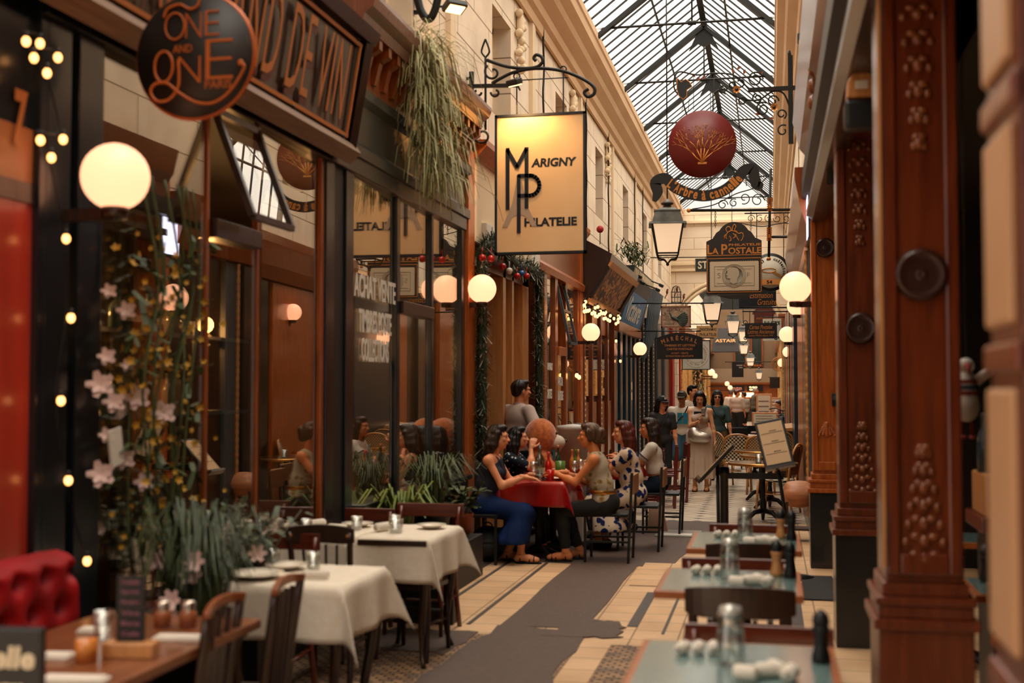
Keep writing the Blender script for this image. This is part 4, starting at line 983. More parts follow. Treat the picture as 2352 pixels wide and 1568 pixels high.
MB().box((XL, 22.3, 2.7), (XL+.14, 26.3, 2.9)).go('moulding', M_WOOD, S, .02)
S = thing('shopfront', 'black studded shop front with grey shutters beyond the blue shop', 'shopfront', (0, 0, 0))
MB().box((XL-.08, 26.3, 0), (XL, 35.5, 3.6)).go('backing', M_BLACKP, S)
for i, a in enumerate((26.4, 27.3, 28.4, 29.6, 31, 33)):
    MB().box((XL, a, 0), (XL+.06, a+.4, 3.3)).go('pilaster', M_GREYP if i > 3 else M_BLACK, S, .01)
    mb = MB()
    if i < 4:
        for k in range(30): mb.ball((XL+.063, a+.2, .2+k*.1), .014, 6)
        mb.go('stud_row', M_WHITE, S)
for i in range(7): MB().bar((XL+.15, 26.5+i*.4, 2.2+.1*i), (XL+.3, 26.9+i*.45, 3.9), .05).go('scaffold_strut', M_GREYP, S)
S = thing('shopfront', 'red painted shop front in the middle distance on the left', 'shopfront', (0, 0, 0))
MB().box((XL-.08, 35.5, 0), (XL+.03, 39.2, 3.6)).go('backing', M_REDP, S)
for a in (35.6, 37, 38.6): MB().box((XL+.03, a, 0), (XL+.08, a+.25, 3.4)).go('pilaster', M_REDP, S, .01)
def marble():
    m, N, L, b = nt('yellow_marble'); b.inputs['Roughness'].default_value = .25
    N, L, b, t = tex(m, 'wave', 1.1, (1,1,1.2), distortion=6) if False else tex(m, 'noise', 1.2, (1, 1, 2.5), Detail=8, Distortion=3)
    L.new(ramp(N, L, t.outputs[0], [(.3, 'c98a45'), (.47, 'e3b06a'), (.5, '8a4f22'), (.53, 'dba45e'), (.7, 'c4843f')]), b.inputs['Base Color']); return m
M_MARB = marble()
for side, X, sg, lab in ((0, XL, 1, 'left'), (1, .42, -1, 'right')):
    S = thing('shopfront', 'row of yellow marble shop pilasters with dark windows, far off on the %s' % lab, 'shopfront', (0, 0, 0))
    MB().box((X-sg*.08, 39.2 if not side else 34, 0), (X, 60, 3.6)).go('backing', M_DOAK, S)
    for a in ((39.3, 42.5, 46, 49.5, 53, 56.5) if not side else (34.2, 38, 42, 46, 50, 54, 57)):
        MB().box((X, a, 0), (X+sg*.1, a+(2.2 if a < 43 else 1.2), 3.3)).go('marble_pilaster', M_MARB, S, .01)
        MB().box((X, a+2.3 if a < 43 else a+1.4, 0), (X+sg*.06, (a+2.5 if a < 43 else a+1.6), 3.3)).go('wooden_post', M_ORANGE, S, .01)
    MB().box((X-sg*.05, 34 if side else 39.2, 3.3), (X+sg*.2, 60, 3.7)).go('cornice', M_WOOD, S, .02)

# ------------------------------------------------------------------ right side: pillars, shop fronts, restaurant behind the pillars
def carve(T, name, x, y, z0, z1, w, m, n=7, grow=1):
    """raised foliage carving on a panel that faces -y"""
    mb = MB(); hgt = z1-z0
    for i in range(n):
        t = i/(n-1); z = z0+hgt*t; ww = w*(1-t*.75 if grow > 0 else .25+t*.75)
        mb.ball((x, y, z), w*.2, 10, (1, .7, 1.1))
        for s in (-1, 1):
            mb.ball((x+s*ww*.32, y, z+hgt/n*.3), w*.17, 10, (1.1, .6, .8)); mb.ball((x+s*ww*.68, y, z-hgt/n*.1), w*.15, 8, (.9, .6, 1.1))
    mb.go(name, m, T)
M_ROS = mat('dark_rosette', '3a1a0e', .4, coat=.4)
def pillar(label, x0, x1, y0, y1, ztop, m, base_m, zb=.72, carve_z=(.95, 1.4), ros=2.05, up=True, cm=None):
    T = thing('pillar', label, 'pillar', ((x0+x1)/2, (y0+y1)/2, 0)); cx, cy = (x0+x1)/2, (y0+y1)/2; w = (x1-x0)/2; d = (y1-y0)/2
    MB().box((-w-.03, -d-.03, 0), (w+.03, d+.03, zb)).go('plinth', base_m, T, .006)
    mb = MB()
    for e_, a, c in ((.05, zb, zb+.04), (.03, zb+.04, zb+.09), (.04, zb+.09, zb+.12), (.015, zb+.12, zb+.17)): mb.box((-w-e_, -d-e_, a), (w+e_, d+e_, c))
    mb.go('base_moulding', m, T, .006)
    MB().box((-w, -d, zb+.17), (w, d, ztop)).go('shaft', m, T, .006)
    mb = MB()
    for s in (-1, 1): mb.box((s*w*.98, -d-.018, zb+.2), (s*w*.62, -d, ztop-.1))
    mb.box((-w*.62, -d-.017, zb+.2), (w*.62, -d, zb+.28)); mb.go('panel_frame', m, T, .008)
    carve(T, 'carved_foliage', 0, -d-.004, carve_z[0], carve_z[1], w*.8, cm or m)
    if up: carve(T, 'carved_foliage', 0, -d-.004, 2.55, 3.35, w*.8, cm or m, 9, -1)
    R_ = MX(pi/2)
    MB().lathe([(1e-4, .02), (w*.12, .03), (w*.2, .012), (w*.3, .03), (w*.42, .012), (w*.55, .034), (w*.66, .03), (w*.72, 0)], (0, -d, ros), 28, R_).go('rosette', M_ROS, T)
    return T
M_CARV = mat('carved_wood_gilt', '6e3416', .35, 0, '8e4c20', 9, coat=.4)
pillar('nearest full carved red-brown pillar on the right, with a rosette and red-brown plinth', .42, .70, 4.75, 5.1, 4.4, M_RED, M_RED, .72, (.98, 1.38), 2.05, True, M_CARV)
pillar('second carved pillar on the right, on a black plinth', .42, .70, 7.85, 8.15, 4.4, M_RED, M_BLACKP, .70, (.98, 1.38), 2.0, True, M_CARV)
pillar('third pillar on the right, orange varnished on a black plinth beside the stool', .37, .62, 11.22, 11.5, 3.9, M_ORANGE, M_BLACKP, .68, (1.2, 1.3), 2.9, False)
T = thing('pillar', 'blurred carved pillar with its lit side painted pale at the right edge of the view', 'pillar', (.6, 2.47, 0))
MB().box((-.15, -.14, 0), (.2, .18, 4.2)).go('shaft', wood('blurred_brown_wood', '4a1f10', '6b2f18'), T, .01)
pm = mat('lit_side_paint', 'b48a66', .35)  # pale colour paints the lit passage side of the brown pillar
for a, c in ((.35, .95), (1.12, 1.62), (1.74, 2.12), (2.24, 3.2)):
    MB().box((-.165, -.1, a), (-.145, .16, c)).go('lit_side_panel', pm, T, .03)
for z in (1.04, 1.68, 2.18): MB().box((-.165, -.145, z-.03), (-.14, .185, z+.03), ).go('dark_moulding', M_RED, T, .01)
S = thing('shopfront', 'orange and dark wood shop front on the right beyond the stool', 'shopfront', (0, 0, 0))
MB().box((.45, 11.62, 0), (.6, 19, 3.5)).go('backing', M_DOAK, S)
for a, c, m in ((12.9, 13.3, M_GREYP), (13.4, 15.6, M_BLACKP), (15.8, 18.6, M_ORANGE)): MB().box((.40, a, 0), (.5, c, 3.1)).go('pilaster', m, S, .01)
MB().lathe([(.012+.012*abs(sin(k*pi/3)), .25+k*.03) for k in range(96)], (.385, 13.2, 0), 8).go('beaded_moulding', M_PALEW, S)
board_y(S, 'fascia', M_WOOD, 11.62, 19, [(.55, 3.1), (.36, 3.12), (.3, 3.3), (.24, 3.6), (.24, 3.72), (.55, 3.72)])
S = thing('shopfront', 'dark blue and orange shop front on the right in the middle distance', 'shopfront', (0, 0, 0))
MB().box((.44, 19, 0), (.6, 34, 3.6)).go('backing', M_DOAK, S)
for a, c, m in ((19.2, 21.5, M_TEALP), (22, 23, M_ORANGE), (24, 27, M_BLACKP), (28, 30, M_ORANGE), (31, 33.5, M_TEALP)): MB().box((.36, a, 0), (.46, c, 3.4)).go('pilaster', m, S, .01)
S = thing('fascia_beam', 'heavy dark timber beam over the restaurant pillars on the right', 'beam', (0, 0, 0))
board_y(S, 'beam', M_RED, 1.2, 11.4, [(.9, 3.2), (.40, 3.2), (.36, 3.35), (.36, 3.75), (.28, 3.85), (.22, 4.1), (.9, 4.1)])
board_y(S, 'lower_moulding', M_DOAK, 1.2, 11.4, [(.5, 3.14), (.38, 3.14), (.34, 3.22), (.34, 3.28), (.5, 3.28)])
board_y(S, 'metal_gutter', M_BLACK, 5.2, 12, [(.36, 3.4), (.30, 3.42), (.30, 3.6), (.36, 3.62)])
mb = MB()
for i in range(22):
    a = i*.14; mb.ball((.34+.03*sin(i*2.1), 8.3+.02*i, 4.35-a*.25), .05, 8, (.8, .7, 1.2))
tag(mb.go('carved_ornament', M_CARV), 'dark carved foliage hanging from the timber beam corner on the right', 'ornament')
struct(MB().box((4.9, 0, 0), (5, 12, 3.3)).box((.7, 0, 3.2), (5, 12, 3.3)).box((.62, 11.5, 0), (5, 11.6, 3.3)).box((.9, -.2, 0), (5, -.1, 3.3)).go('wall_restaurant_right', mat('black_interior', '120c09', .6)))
t = thing('lit_edge_strip', 'thin pale painted lit-edge strip running up beside the second carved pillar', 'painted edge', (.42, 4.72, 0))
MB().box((-.012, 0, .95), (.0, .02, 4.2)).go('strip', M_PALEW, t)  # pale colour stands in for light along the pillar's edge
t = thing('bar_counter', 'wooden bar counter inside the right-hand restaurant', 'counter', (.95, 5.9, 0))
MB().box((.0, 0, .95), (1.6, .5, 1.02)).go('counter_top', M_RED, t, .01); MB().box((.02, .03, 1.02), (1.3, .4, 1.22)).go('drawer_front', M_PALEW, t, .01); MB().box((.05, .05, 0), (1.6, .45, .95)).go('body', M_BLACK, t)
mb = MB(); letters(mb, 'PIPER', .33, 1.12, .2, .05, y=.028, bold=.02); mb.box((.2, .026, 1.07), (.46, .03, 1.075)).box((.2, .026, 1.165), (.46, .03, 1.17)); mb.go('lettering', M_DOAK, t)
for k, (x, c_) in enumerate(((1.0, '2a3a44'), (1.1, '11303f'), (1.2, '1c1712'), (1.33, 'c49a70'))):
    o = bottle_mb(.035, .28).go('bottle', mat('bottle_%s' % c_, c_, .1)); o.location = (x, 6.1, 1.22)
    tag(o, ['grey-blue bottle at the left end of the bar counter', 'dark blue bottle second along the bar counter', 'black bottle third along the bar counter', 'tan bottle at the right end of the bar counter'][k], 'bottle', 'bottles on the bar counter')
# hanging stuffed bird
t = thing('toy_bird', 'stuffed toy bird in a striped jumper hanging inside the right-hand restaurant', 'toy', (.83, 5.5, 1.55))
blob('body', [('e', (0, 0, 0), (.055, .05, .075), None), ('e', (0, 0, .09), (.04, .038, .06), None)], M_WHITE, t, .007, .03)
mb = MB(); 
for z, m_ in ((.05, 'r'), (.075, 'b'), (.1, 'r')): MB().lathe([(.047, z-.008), (.05, z), (.047, z+.008)], n=18).go('stripe', {'r': mat('toy_red', '8e2018', .7), 'b': mat('toy_blue', '24404f', .7)}[m_], t)
blob('head', [('e', (0, 0, .17), (.036, .036, .034), None)], M_WHITE, t, .006); MB().tube([(0, -.03, .17), (0, -.07, .155), (0, -.09, .13)], [.014, .01, .003], 8).go('beak', bpy.data.materials['toy_red'], t)
for s in (1, -1): MB().tube([(s*.04, 0, .1), (s*.1, -.01, .15), (s*.15, 0, .2)], [.022, .02, .012], 8).go('wing', M_WHITE, t); MB().tube([(s*.02, 0, -.06), (s*.02, 0, -.13)], .006, 6).ball((s*.02, -.02, -.14), .018, 8, (1, 1.5, .5)).go('foot', bpy.data.materials['toy_red'], t)
MB().cyl((0, 0, .2), (0, 0, 1.6), .003, n=5).go('string', M_BLACK, t)
# ------------------------------------------------------------------ hanging signs, brackets, lamps
def L2(T, u, v, Y):      # pixel to the local frame of a thing standing in the plane y=Y
    return P(u, v, Y=Y)-Vector(T.location)
def path_on(T, pts, Y, n=5): return smooth_path([L2(T, u, v, Y) for u, v in pts], n)
def px_spiral(T, u, v, r0, r1, a0, a1, Y, n=22):
    return [L2(T, u+(r0+(r1-r0)*t)*cos(a0+(a1-a0)*t), v-(r0+(r1-r0)*t)*sin(a0+(a1-a0)*t), Y) for t in [i/n for i in range(n+1)]]
def along(mb, s, pts, h, y=0, gap=1.0, bold=.01):
    """letters standing on a path of (x, z) points"""
    L = [0]
    for i in range(1, len(pts)): L.append(L[-1]+(pts[i]-pts[i-1]).length)
    ws = [(.3 if c in " 'li.!" else .75 if c in 'mwMW' else .5)*h*gap for c in s]; tot = sum(ws); kk = min(1, L[-1]*.98/tot); ws = [w_*kk for w_ in ws]; pos = (L[-1]-tot*kk)/2
    for c, w_ in zip(s, ws):
        q = pos+w_/2; pos += w_
        if c == ' ': continue
        i = max(j for j in range(len(L)-1) if L[j] <= q); t = (q-L[i])/(L[i+1]-L[i]); p = pts[i].lerp(pts[i+1], t); d = (pts[i+1]-pts[i]).normalized()
        a = atan2(d.z, d.x); tall = c in "bdfhkltLAà" or c.isupper()
        hh = h*(1 if tall else .72) if c != "'" else h*.3
        vs, fs = fit_text(c, w_*.82, hh, bold=bold); R_ = Matrix.Rotation(-a, 4, 'Y')
        off = Vector((0, 0, (hh-h)/2 if c != "'" else h*.35))
        mb.add([Vector((p.x, y, p.z))+R_ @ (v+off) for v in vs], fs)
M_SFACE = mat('sign_face_brown', '1a1411', .5); M_RIM = mat('orange_copper_rim', 'b0541a', .35, .3)
C = P(450, 130, Y=4.7); r = 148/537
S = thing('round_sign', 'big round brown sign with orange script lettering hanging over the left tables', 'sign', C)
MB().lathe([(1e-4, -.02), (r*.97, -.02), (r*.97, .02), (1e-4, .02)], (0, 0, 0), 64, MX(pi/2)).go('board', M_SFACE, S)
MB().tube([(r*.975*cos(a), 0, r*.975*sin(a)) for a in [2*pi*i/64 for i in range(64)]], .011, 8, closed=True).go('rim', M_RIM, S)
mb = MB(); k_ = 1/537/r
def uv(u, v): return Vector(((u-450)/537, -.024, -(v-130)/537))
for s_, u, v, w_, h_ in (('N', 449, 60, 40, 58), ('E', 496, 57, 36, 58), ('N', 440, 163, 56, 62), ('E', 514, 142, 68, 92)): letters(mb, s_, (u-450)/537, -(v-130)/537, w_/537, h_/537, y=-.021, bold=-.022)
letters(mb, 'AND', (422-450)/537, -(113-130)/537, 48/537, 18/537, y=-.021); letters(mb, 'PARIS', (512-450)/537, -(200-130)/537, 66/537, 19/537, y=-.021)
mb.tube([uv(403+24*cos(a), 60+31*sin(a)) for a in [2*pi*i/28 for i in range(28)]], .0045, 6, closed=True)
mb.tube([uv(376+23*cos(a), 153+36*sin(a)) for a in [2*pi*i/28 for i in range(28)]], .006, 6, closed=True)
mb.tube(smooth_path([uv(*p) for p in ((375, 38), (385, 18), (415, 10), (440, 22), (460, 15), (466, -5))], 6), .006, 6)
mb.tube(smooth_path([uv(*p) for p in ((412, 140), (415, 175), (412, 205), (390, 230), (360, 232), (344, 210), (355, 192), (385, 192), (415, 215), (460, 240), (505, 242), (545, 215), (575, 170), (572, 155))], 8), .0065, 6)
mb.ball(uv(567, 154), .014, 10, (1, .4, 1)); mb.go('lettering', mat('orange_sign_lettering', 'b3591c', .4), S)
mb = MB(); mb.cyl((0, 0, r), (0, 0, r+.22), .008, n=8); mb.bar((-.22, 0, r+.22), (.2, 0, r+.22), .02); mb.go('hanger', M_IRON, S)

# the square cream sign on its scrolled bracket
Y_ = 11.4; C = (P(1137, 265, Y=Y_)+P(1348, 583, Y=Y_))/2; w_, h_ = .9, 1.375
M_SIGNC = mat('cream_sign_face', 'e3c195', .55, 0, 'd9b386', 2.5, (1,1,.6)); M_NAVY = mat('navy_letters', '0b1522', .45)
S = wordsign('hanging_sign', 'large cream square-cornered stamp dealer sign with navy monogram on a scrolled iron bracket', 'sign', C, w_, h_, [('ARIGNY', .152, .148, .495, .062, {'bold': .035, 'shear': .12}), ('HILATELIE', .116, -.274, .575, .062, {'bold': .04})], M_SIGNC, M_NAVY, frame=M_NAVY, fw=.024, t=.06)
def pm_(u, v): return ((u-1243)/234.5, -(v-424)/234.5)
mb = MB()
def stroke(pts, wd=.037):
    for a, c in zip(pts[:-1], pts[1:]):
        a, c = Vector((pm_(*a)[0], -.034, pm_(*a)[1])), Vector((pm_(*c)[0], -.034, pm_(*c)[1])); e_ = (c-a).normalized()*wd*.25; mb.bar(a-e_, c+e_, .006, wd, up=(0, 1, 0)) if False else mb.bar(a-e_, c+e_, wd, .008, up=(0, 1, 0))
stroke([(1168, 480), (1168, 342)]); stroke([(1168, 345), (1190, 384), (1211, 345)]); stroke([(1212, 342), (1212, 478)]); stroke([(1194, 534), (1194, 405), (1222, 405)])
bowl = [(1220+22*cos(a), 428+23*sin(a)) for a in [-pi/2+pi*i/10 for i in range(11)]]; stroke([(1222, 405)]+bowl+[(1194, 451)])
mb.go('monogram', M_NAVY, S)
mb = MB(); mb.prism([pm_(*p) for p in ((1155, 522), (1178, 470), (1191, 405), (1199, 405), (1212, 470), (1236, 522), (1224, 522), (1212, 500), (1195, 492), (1178, 500), (1167, 522))], .003, TR(0, -.0335, 0)); mb.go('tower_emblem', mat('grey_emblem', 'a39080', .6), S)
mb = MB()
for p in ([(1118, 138), (1160, 152), (1200, 157), (1232, 154), (1246, 142), (1243, 130), (1232, 126), (1226, 133), (1231, 140)], [(1130, 192), (1150, 180), (1180, 166), (1220, 158), (1260, 158), (1300, 165), (1340, 182), (1364, 200), (1364, 216), (1350, 222), (1342, 212), (1352, 204)]):
    mb.tube(path_on(S, p, Y_), .017, 8)
for a in ((1132, 166, 20, 7, 2.2, 2.2+5.5), (1097, 212, 9, 5, 0, -4.2), (1138, 212, 11, 5, pi, pi+4.5), (1108, 312, 22, 7, pi/2, pi/2+8)): mb.tube(px_spiral(S, *a, Y_), .012, 7)
mb.tube([L2(S, 1115, v, Y_) for v in (130, 200, 298)], .012, 7); mb.bar(L2(S, 1035, 199, Y_), L2(S, 1190, 196, Y_), .035)
for s_ in (-1, 1): mb.tube(path_on(S, [(1115, 90), (1115+s_*8, 112), (1115+s_*8, 122), (1115, 132)], Y_), .01, 6)
mb.bar(L2(S, 1083, 165, Y_), L2(S, 1083, 445, Y_), .04); mb.bar(L2(S, 1040, 442, Y_), L2(S, 1083, 442, Y_), .025); mb.bar(L2(S, 1040, 182, Y_), L2(S, 1083, 180, Y_), .025)
mb.go('bracket', M_IRON, S)
mb = MB()
for u, v in ((1187, 178), (1294, 162)): mb.bar(L2(S, u, v, Y_), L2(S, u, 262, Y_), .03, .01); mb.tube([L2(S, u+7*cos(a), v-3-7*sin(a), Y_) for a in [2*pi*i/12 for i in range(12)]], .008, 6, closed=True)
mb.cyl(L2(S, 1180, 185, Y_), L2(S, 1305, 178, Y_), .006, n=6); mb.go('hanging_strap', M_IRON, S)

def flood(name, label, loc, aim, sz=.07, on=True, arm=None, col='ffc27a', power=0, group=None):
    T = thing(name, label, 'spotlight', loc, 0, group); x, y, d = basis(aim); R_ = Matrix((x, y, d)).transposed().to_4x4()
    MB().cbox((0, 0, -.015), (sz, sz*.7, .03), R_).go('housing', M_BLACK, T, .012)
    MB().cbox((0, 0, .018), (sz*.75, sz*.5, .004), R_).go('lamp_face', M_WARM if on else M_WHITE, T)
    if arm: MB().tube([(0, 0, 0)]+[Vector(a) for a in arm], .01, 6).go('arm', M_IRON, T)
    if power:
        l = bpy.data.lights.new('lamp', 'SPOT'); l.energy = power; l.color = srgb(col); l.spot_size = radians(120); l.spot_blend = .8; l.shadow_soft_size = .05
        o = bpy.data.objects.new('lamp_light', l); COL.objects.link(o); o.parent = T; o.matrix_local = TR(Vector(aim).normalized()*.05) @ (Vector(aim)).to_track_quat('-Z', 'Y').to_matrix().to_4x4()
    return T
flood('spotlight', 'small warm spotlight over the cream square sign', P(1182, 192, Y=11.15), (.2, .35, -1), .07, arm=[(0, .12, .02), (0, .25, 0)], power=45)
T = flood('spotlight', 'warm floodlight on an iron arm above the hanging grass', P(1045, 18, Y=10.2), (.3, -.3, -1), .1, arm=[(-.1, 0, .02), (-.3, 0, .02)], power=25)
mb = MB(); Y2 = 9.6; B_ = thing('sign_bracket', 'black iron heart-shaped bracket above the hanging grass', 'bracket', P(985, 10, Y=Y2))
mb.bar(L2(B_, 865, 33, Y2), L2(B_, 965, 28, Y2), .03); mb.tube(px_spiral(B_, 890, 12, 14, 6, 3.6, 8, Y2), .012, 7)
mb.tube(path_on(B_, [(955, -30), (965, 20), (984, 45), (1000, 20), (1010, -30)], Y2), .035, 8); mb.go('ironwork', M_IRON, B_)

# red disc with the gilt tree and its ribbon
Y3 = 13.8; C = P(1613, 331, Y=Y3); s3 = (P(1713, 331, Y=Y3)-P(1613, 331, Y=Y3)).length/100; r = 79*s3
S = thing('hanging_sign', 'round dark red tea-room sign with a gilt tree above a black name ribbon', 'sign', C)
MB().lathe([(1e-4, -.015), (r, -.015), (r, .015), (1e-4, .015)], (0, 0, 0), 56, MX(pi/2)).go('disc', mat('dark_red_disc', '6b120f', .45), S)
mb = MB(); rr = random.Random(4)
def br(p, a, l, wd, dep):
    q = p+Vector((cos(a)*l, 0, sin(a)*l)); m_ = p.lerp(q, .5)+Vector((rr.uniform(-.1, .1)*l, 0, 0)); mb.tube([p, m_, q], [wd, wd*.85, wd*.65], 6)
    if dep: 
        for k in range(2): br(q, a+(-.3 if k else .3)+rr.uniform(-.2, .2), l*rr.uniform(.6, .85), wd*.65, dep-1)
for a in (.75, 1.1, 1.4, 1.65, 1.95, 2.35): br(Vector((0, -.018, -r*.55)), a, r*.42, .009, 3)
for k in range(140):
    a = rr.uniform(0, 2*pi); q = r*.62*sqrt(rr.random()); mb.ball((q*cos(a), -.017, r*.12+q*.75*sin(a)), .0045, 5)
mb.box((-.05, -.02, -r*.6), (.05, -.016, -r*.54)); mb.go('gilt_tree', M_GOLD, S)
pts = path_on(S, [(1502, 462), (1510, 440), (1505, 418), (1528, 409), (1548, 428), (1580, 443), (1620, 449), (1660, 438), (1690, 415), (1708, 392), (1728, 388), (1733, 408), (1740, 426), (1752, 420)], Y3-.03, 6)
n = len(pts); vs = []
for i, p in enumerate(pts):
    t = (pts[min(i+1, n-1)]-pts[max(i-1, 0)]).normalized(); nn = Vector((-t.z, 0, t.x)); wd = 13*s3*(1 if 6 < i < n-8 else .35+.65*(i/6 if i <= 6 else (n-1-i)/7)); p.y = -.02
    vs += [p-nn*wd, p+nn*wd, p+nn*wd+Vector((0, .02, 0)), p-nn*wd+Vector((0, .02, 0))]
fs = []
for i in range(n-1):
    for k in range(4): fs.append((4*i+k, 4*i+(k+1) % 4, 4*i+4+(k+1) % 4, 4*i+4+k))
MB().add(vs, fs+[(0, 1, 2, 3), (4*n-1, 4*n-2, 4*n-3, 4*n-4)]).go('name_ribbon', M_BLACK, S)
mb = MB(); along(mb, "L'Arbre à cannelle", [Vector((p.x, 0, p.z)) for p in path_on(S, [(1535, 418), (1560, 434), (1590, 444), (1620, 449), (1660, 438), (1690, 415), (1700, 404)], Y3, 6)], .115, y=-.023, gap=1.12, bold=.03); mb.go('ribbon_lettering', M_GOLD, S)
mb = MB(); mb.bar(L2(S, 1815, 128, Y3), L2(S, 1817, 330, Y3), .055); q_ = L2(S, 1866, 200, Y3); q_.x = .52-C.x; mb.bar(L2(S, 1718, 207, Y3), q_, .045); q_ = L2(S, 1866, 289, Y3); q_.x = .52-C.x; mb.bar(L2(S, 1820, 289, Y3), q_, .035); mb.cyl(L2(S, 1593, 252, Y3), L2(S, 1593, 172, Y3), .004, n=5); mb.cyl(L2(S, 1640, 252, Y3), L2(S, 1640, 172, Y3), .004, n=5)
for a in ((1735, 182, 18, 8, 0, 9), (1700, 190, 12, 6, 3, 9), (1705, 232, 10, 5, 0, 8), (1752, 250, 16, 6, 1, 10), (1795, 262, 12, 5, -1, 6), (1798, 300, 14, 5, 1, 7), (1740, 226, 12, 6, 2, 9), (1775, 232, 14, 5, 0, 7), (1660, 206, 10, 5, 0, 7), (1682, 196, 8, 4, 1, 7)): mb.tube(px_spiral(S, *a, Y3), .010, 6)
mb.tube(path_on(S, [(1815, 250), (1800, 215), (1775, 210), (1740, 230), (1700, 225), (1660, 205), (1640, 215)], Y3), .011, 6)
mb.tube(path_on(S, [(1720, 205), (1690, 175), (1650, 168), (1600, 172), (1560, 165), (1548, 185), (1552, 210), (1575, 228)], Y3), .010, 6)
for p in ([(1583, 225), (1581, 255)], [(1566, 255), (1572, 225)]): mb.tube([L2(S, *q, Y3) for q in p], .004, 5)
mb.ball(L2(S, 1813, 124, Y3), .03, 8, (.7, .7, 1.6)); mb.go('bracket', M_IRON, S)
mb = MB()
for u, v in ((1593, 173), (1604, 182), (1616, 178), (1684, 163), (1697, 156), (1710, 165), (1748, 168), (1740, 262), (1772, 272)):
    c = L2(S, u, v, Y3); a = rr.uniform(0, 6); d = Vector((cos(a), 0, sin(a)))*.035; x = Vector((-sin(a), 0, cos(a)))*.018; mb.add([c-d, c+x+Vector((0, -.004, 0)), c+d, c-x+Vector((0, -.004, 0))], [(0, 1, 2, 3)])
mb.go('copper_leaf', mat('copper_leaf', '7d3a1c', .5), S)
for u, v in ((1692, 207), (1778, 248)):
    mb = MB(); blossom(mb, L2(S, u, v, Y3)+Vector((0, -.02, 0)), .045, 8, Vector((0, -1, 0))); mb.go('gilt_flower', M_GOLD, S); MB().ball(L2(S, u, v, Y3)+Vector((0, -.03, 0)), .02, 8).go('flower_centre', M_BLACK, S)
poly = [(p.x, p.z) for p in [L2(S, *q, Y3) for q in ((1556, 180), (1565, 190), (1575, 183), (1584, 190), (1590, 200), (1578, 208), (1578, 222), (1570, 230), (1560, 222), (1555, 205))]]
MB().prism(poly, .02, TR(0, -.03, 0)).go('shield', M_BLACK, S)
mb = MB(); mb.tube([(x, -.03, z) for x, z in poly], .005, 5, closed=True); mb.go('shield_edge', M_GOLD, S)

# lanterns down the middle
M_LGLASS = emit('lantern_glass', (1, .66, .40), .5, (.5, .42, .34)); M_LBULB = emit('lantern_core', 'ffe0b0', 2.2)
M_ZINC = mat('weathered_zinc', '3c3a36', .5, .4, '6c6a62', 6)
def lantern(label, u, v, s, group, first=None):
    """(u, v) pixel of the eaves' middle, s pixels per metre there"""
    r = CF+CR*((u-1176)/FPX)+CU*((784-v)/FPX); loc = Vector((0, 0, EYE))+r*(FPX/s)
    if first is not None: return copy_tree(first, loc, 0.1, label)
    T = thing('lantern', label, 'lantern', loc, .1, group); q = 4
    def frus(z0, w0, z1, w1): 
        return [(-w0, -w0, z0), (w0, -w0, z0), (w0, w0, z0), (-w0, w0, z0), (-w1, -w1, z1), (w1, -w1, z1), (w1, w1, z1), (-w1, w1, z1)], [(3, 2, 1, 0), (4, 5, 6, 7), (0, 1, 5, 4), (1, 2, 6, 5), (2, 3, 7, 6), (3, 0, 4, 7)]
    MB().add(*frus(-.345, .122, -.005, .178)).go('glass', M_LGLASS, T)
    mb = MB().add(*frus(-.005, .225, .02, .215)).add(*frus(.02, .185, .155, .15)).add(*frus(.155, .158, .17, .155)).add(*frus(.17, .12, .205, .085)); mb.lathe([(.055, .2), (.045, .24), (.075, .255), (.075, .27), (.03, .3), (.012, .32)], n=16); mb.go('roof', M_ZINC, T)
    mb = MB()
    for i, j in ((-1, -1), (1, -1), (1, 1), (-1, 1)): mb.bar((i*.182, j*.182, 0), (i*.125, j*.125, -.35), .016)
    for i in range(4):
        a, c = ((-1, -1), (1, -1), (1, 1), (-1, 1))[i], ((1, -1), (1, 1), (-1, 1), (-1, -1))[i]; mb.bar((a[0]*.126, a[1]*.126, -.35), (c[0]*.126, c[1]*.126, -.35), .018)
        mb.tube(smooth_path([(a[0]*.125, a[1]*.125, -.35), (a[0]*.1, a[1]*.1, -.41), (a[0]*.04, a[1]*.04, -.42), (0, 0, -.47)], 4), .009, 6)
    mb.ball((0, 0, -.475), .02, 8); mb.go('frame', M_IRON, T)
    MB().cyl((0, 0, .3), (0, 0, 1), .009, n=6).go('suspension_rod', M_IRON, T)
    return T
lg = 'lanterns hanging down the middle of the passage'
l1 = lantern('largest lantern, nearest of the row hanging down the passage, left of the red disc sign', 1533, 517, 190, lg)
for lab, u, v, s in (('second lantern of the row, hanging just below the stamp-portrait sign', 1635, 697, 112), ('third lantern of the row, beside the black cloth-like board', 1683, 738, 80),
                     ('fourth lantern of the row, half hidden behind the black script sign', 1707, 762, 64), ('fifth lantern of the row, directly under the fourth', 1708, 793, 56), ('sixth lantern of the row, in front of the far windows', 1723, 822, 51)):
    lantern(lab, u, v, s, lg, l1)
o = lantern('smallest darkest lantern, last of the row before the end of the passage', 1743, 856, 50, lg, l1); o.scale = (.8, .8, .8)
for o_ in list(SC.objects):      # each rod reaches the roof above its lantern
    if o_.name.startswith('suspension_rod') and o_.parent:
        L_ = o_.parent.location; k_ = o_.parent.scale.x; top = (RZ-.02-abs(L_.x-RX)*(RZ-EZ)/1.35) if L_.y < 36 else 5.58
        o_.data = o_.data.copy()
        for v_ in o_.data.vertices:
            if v_.co.z > .5: v_.co.z = (top-L_.z)/k_

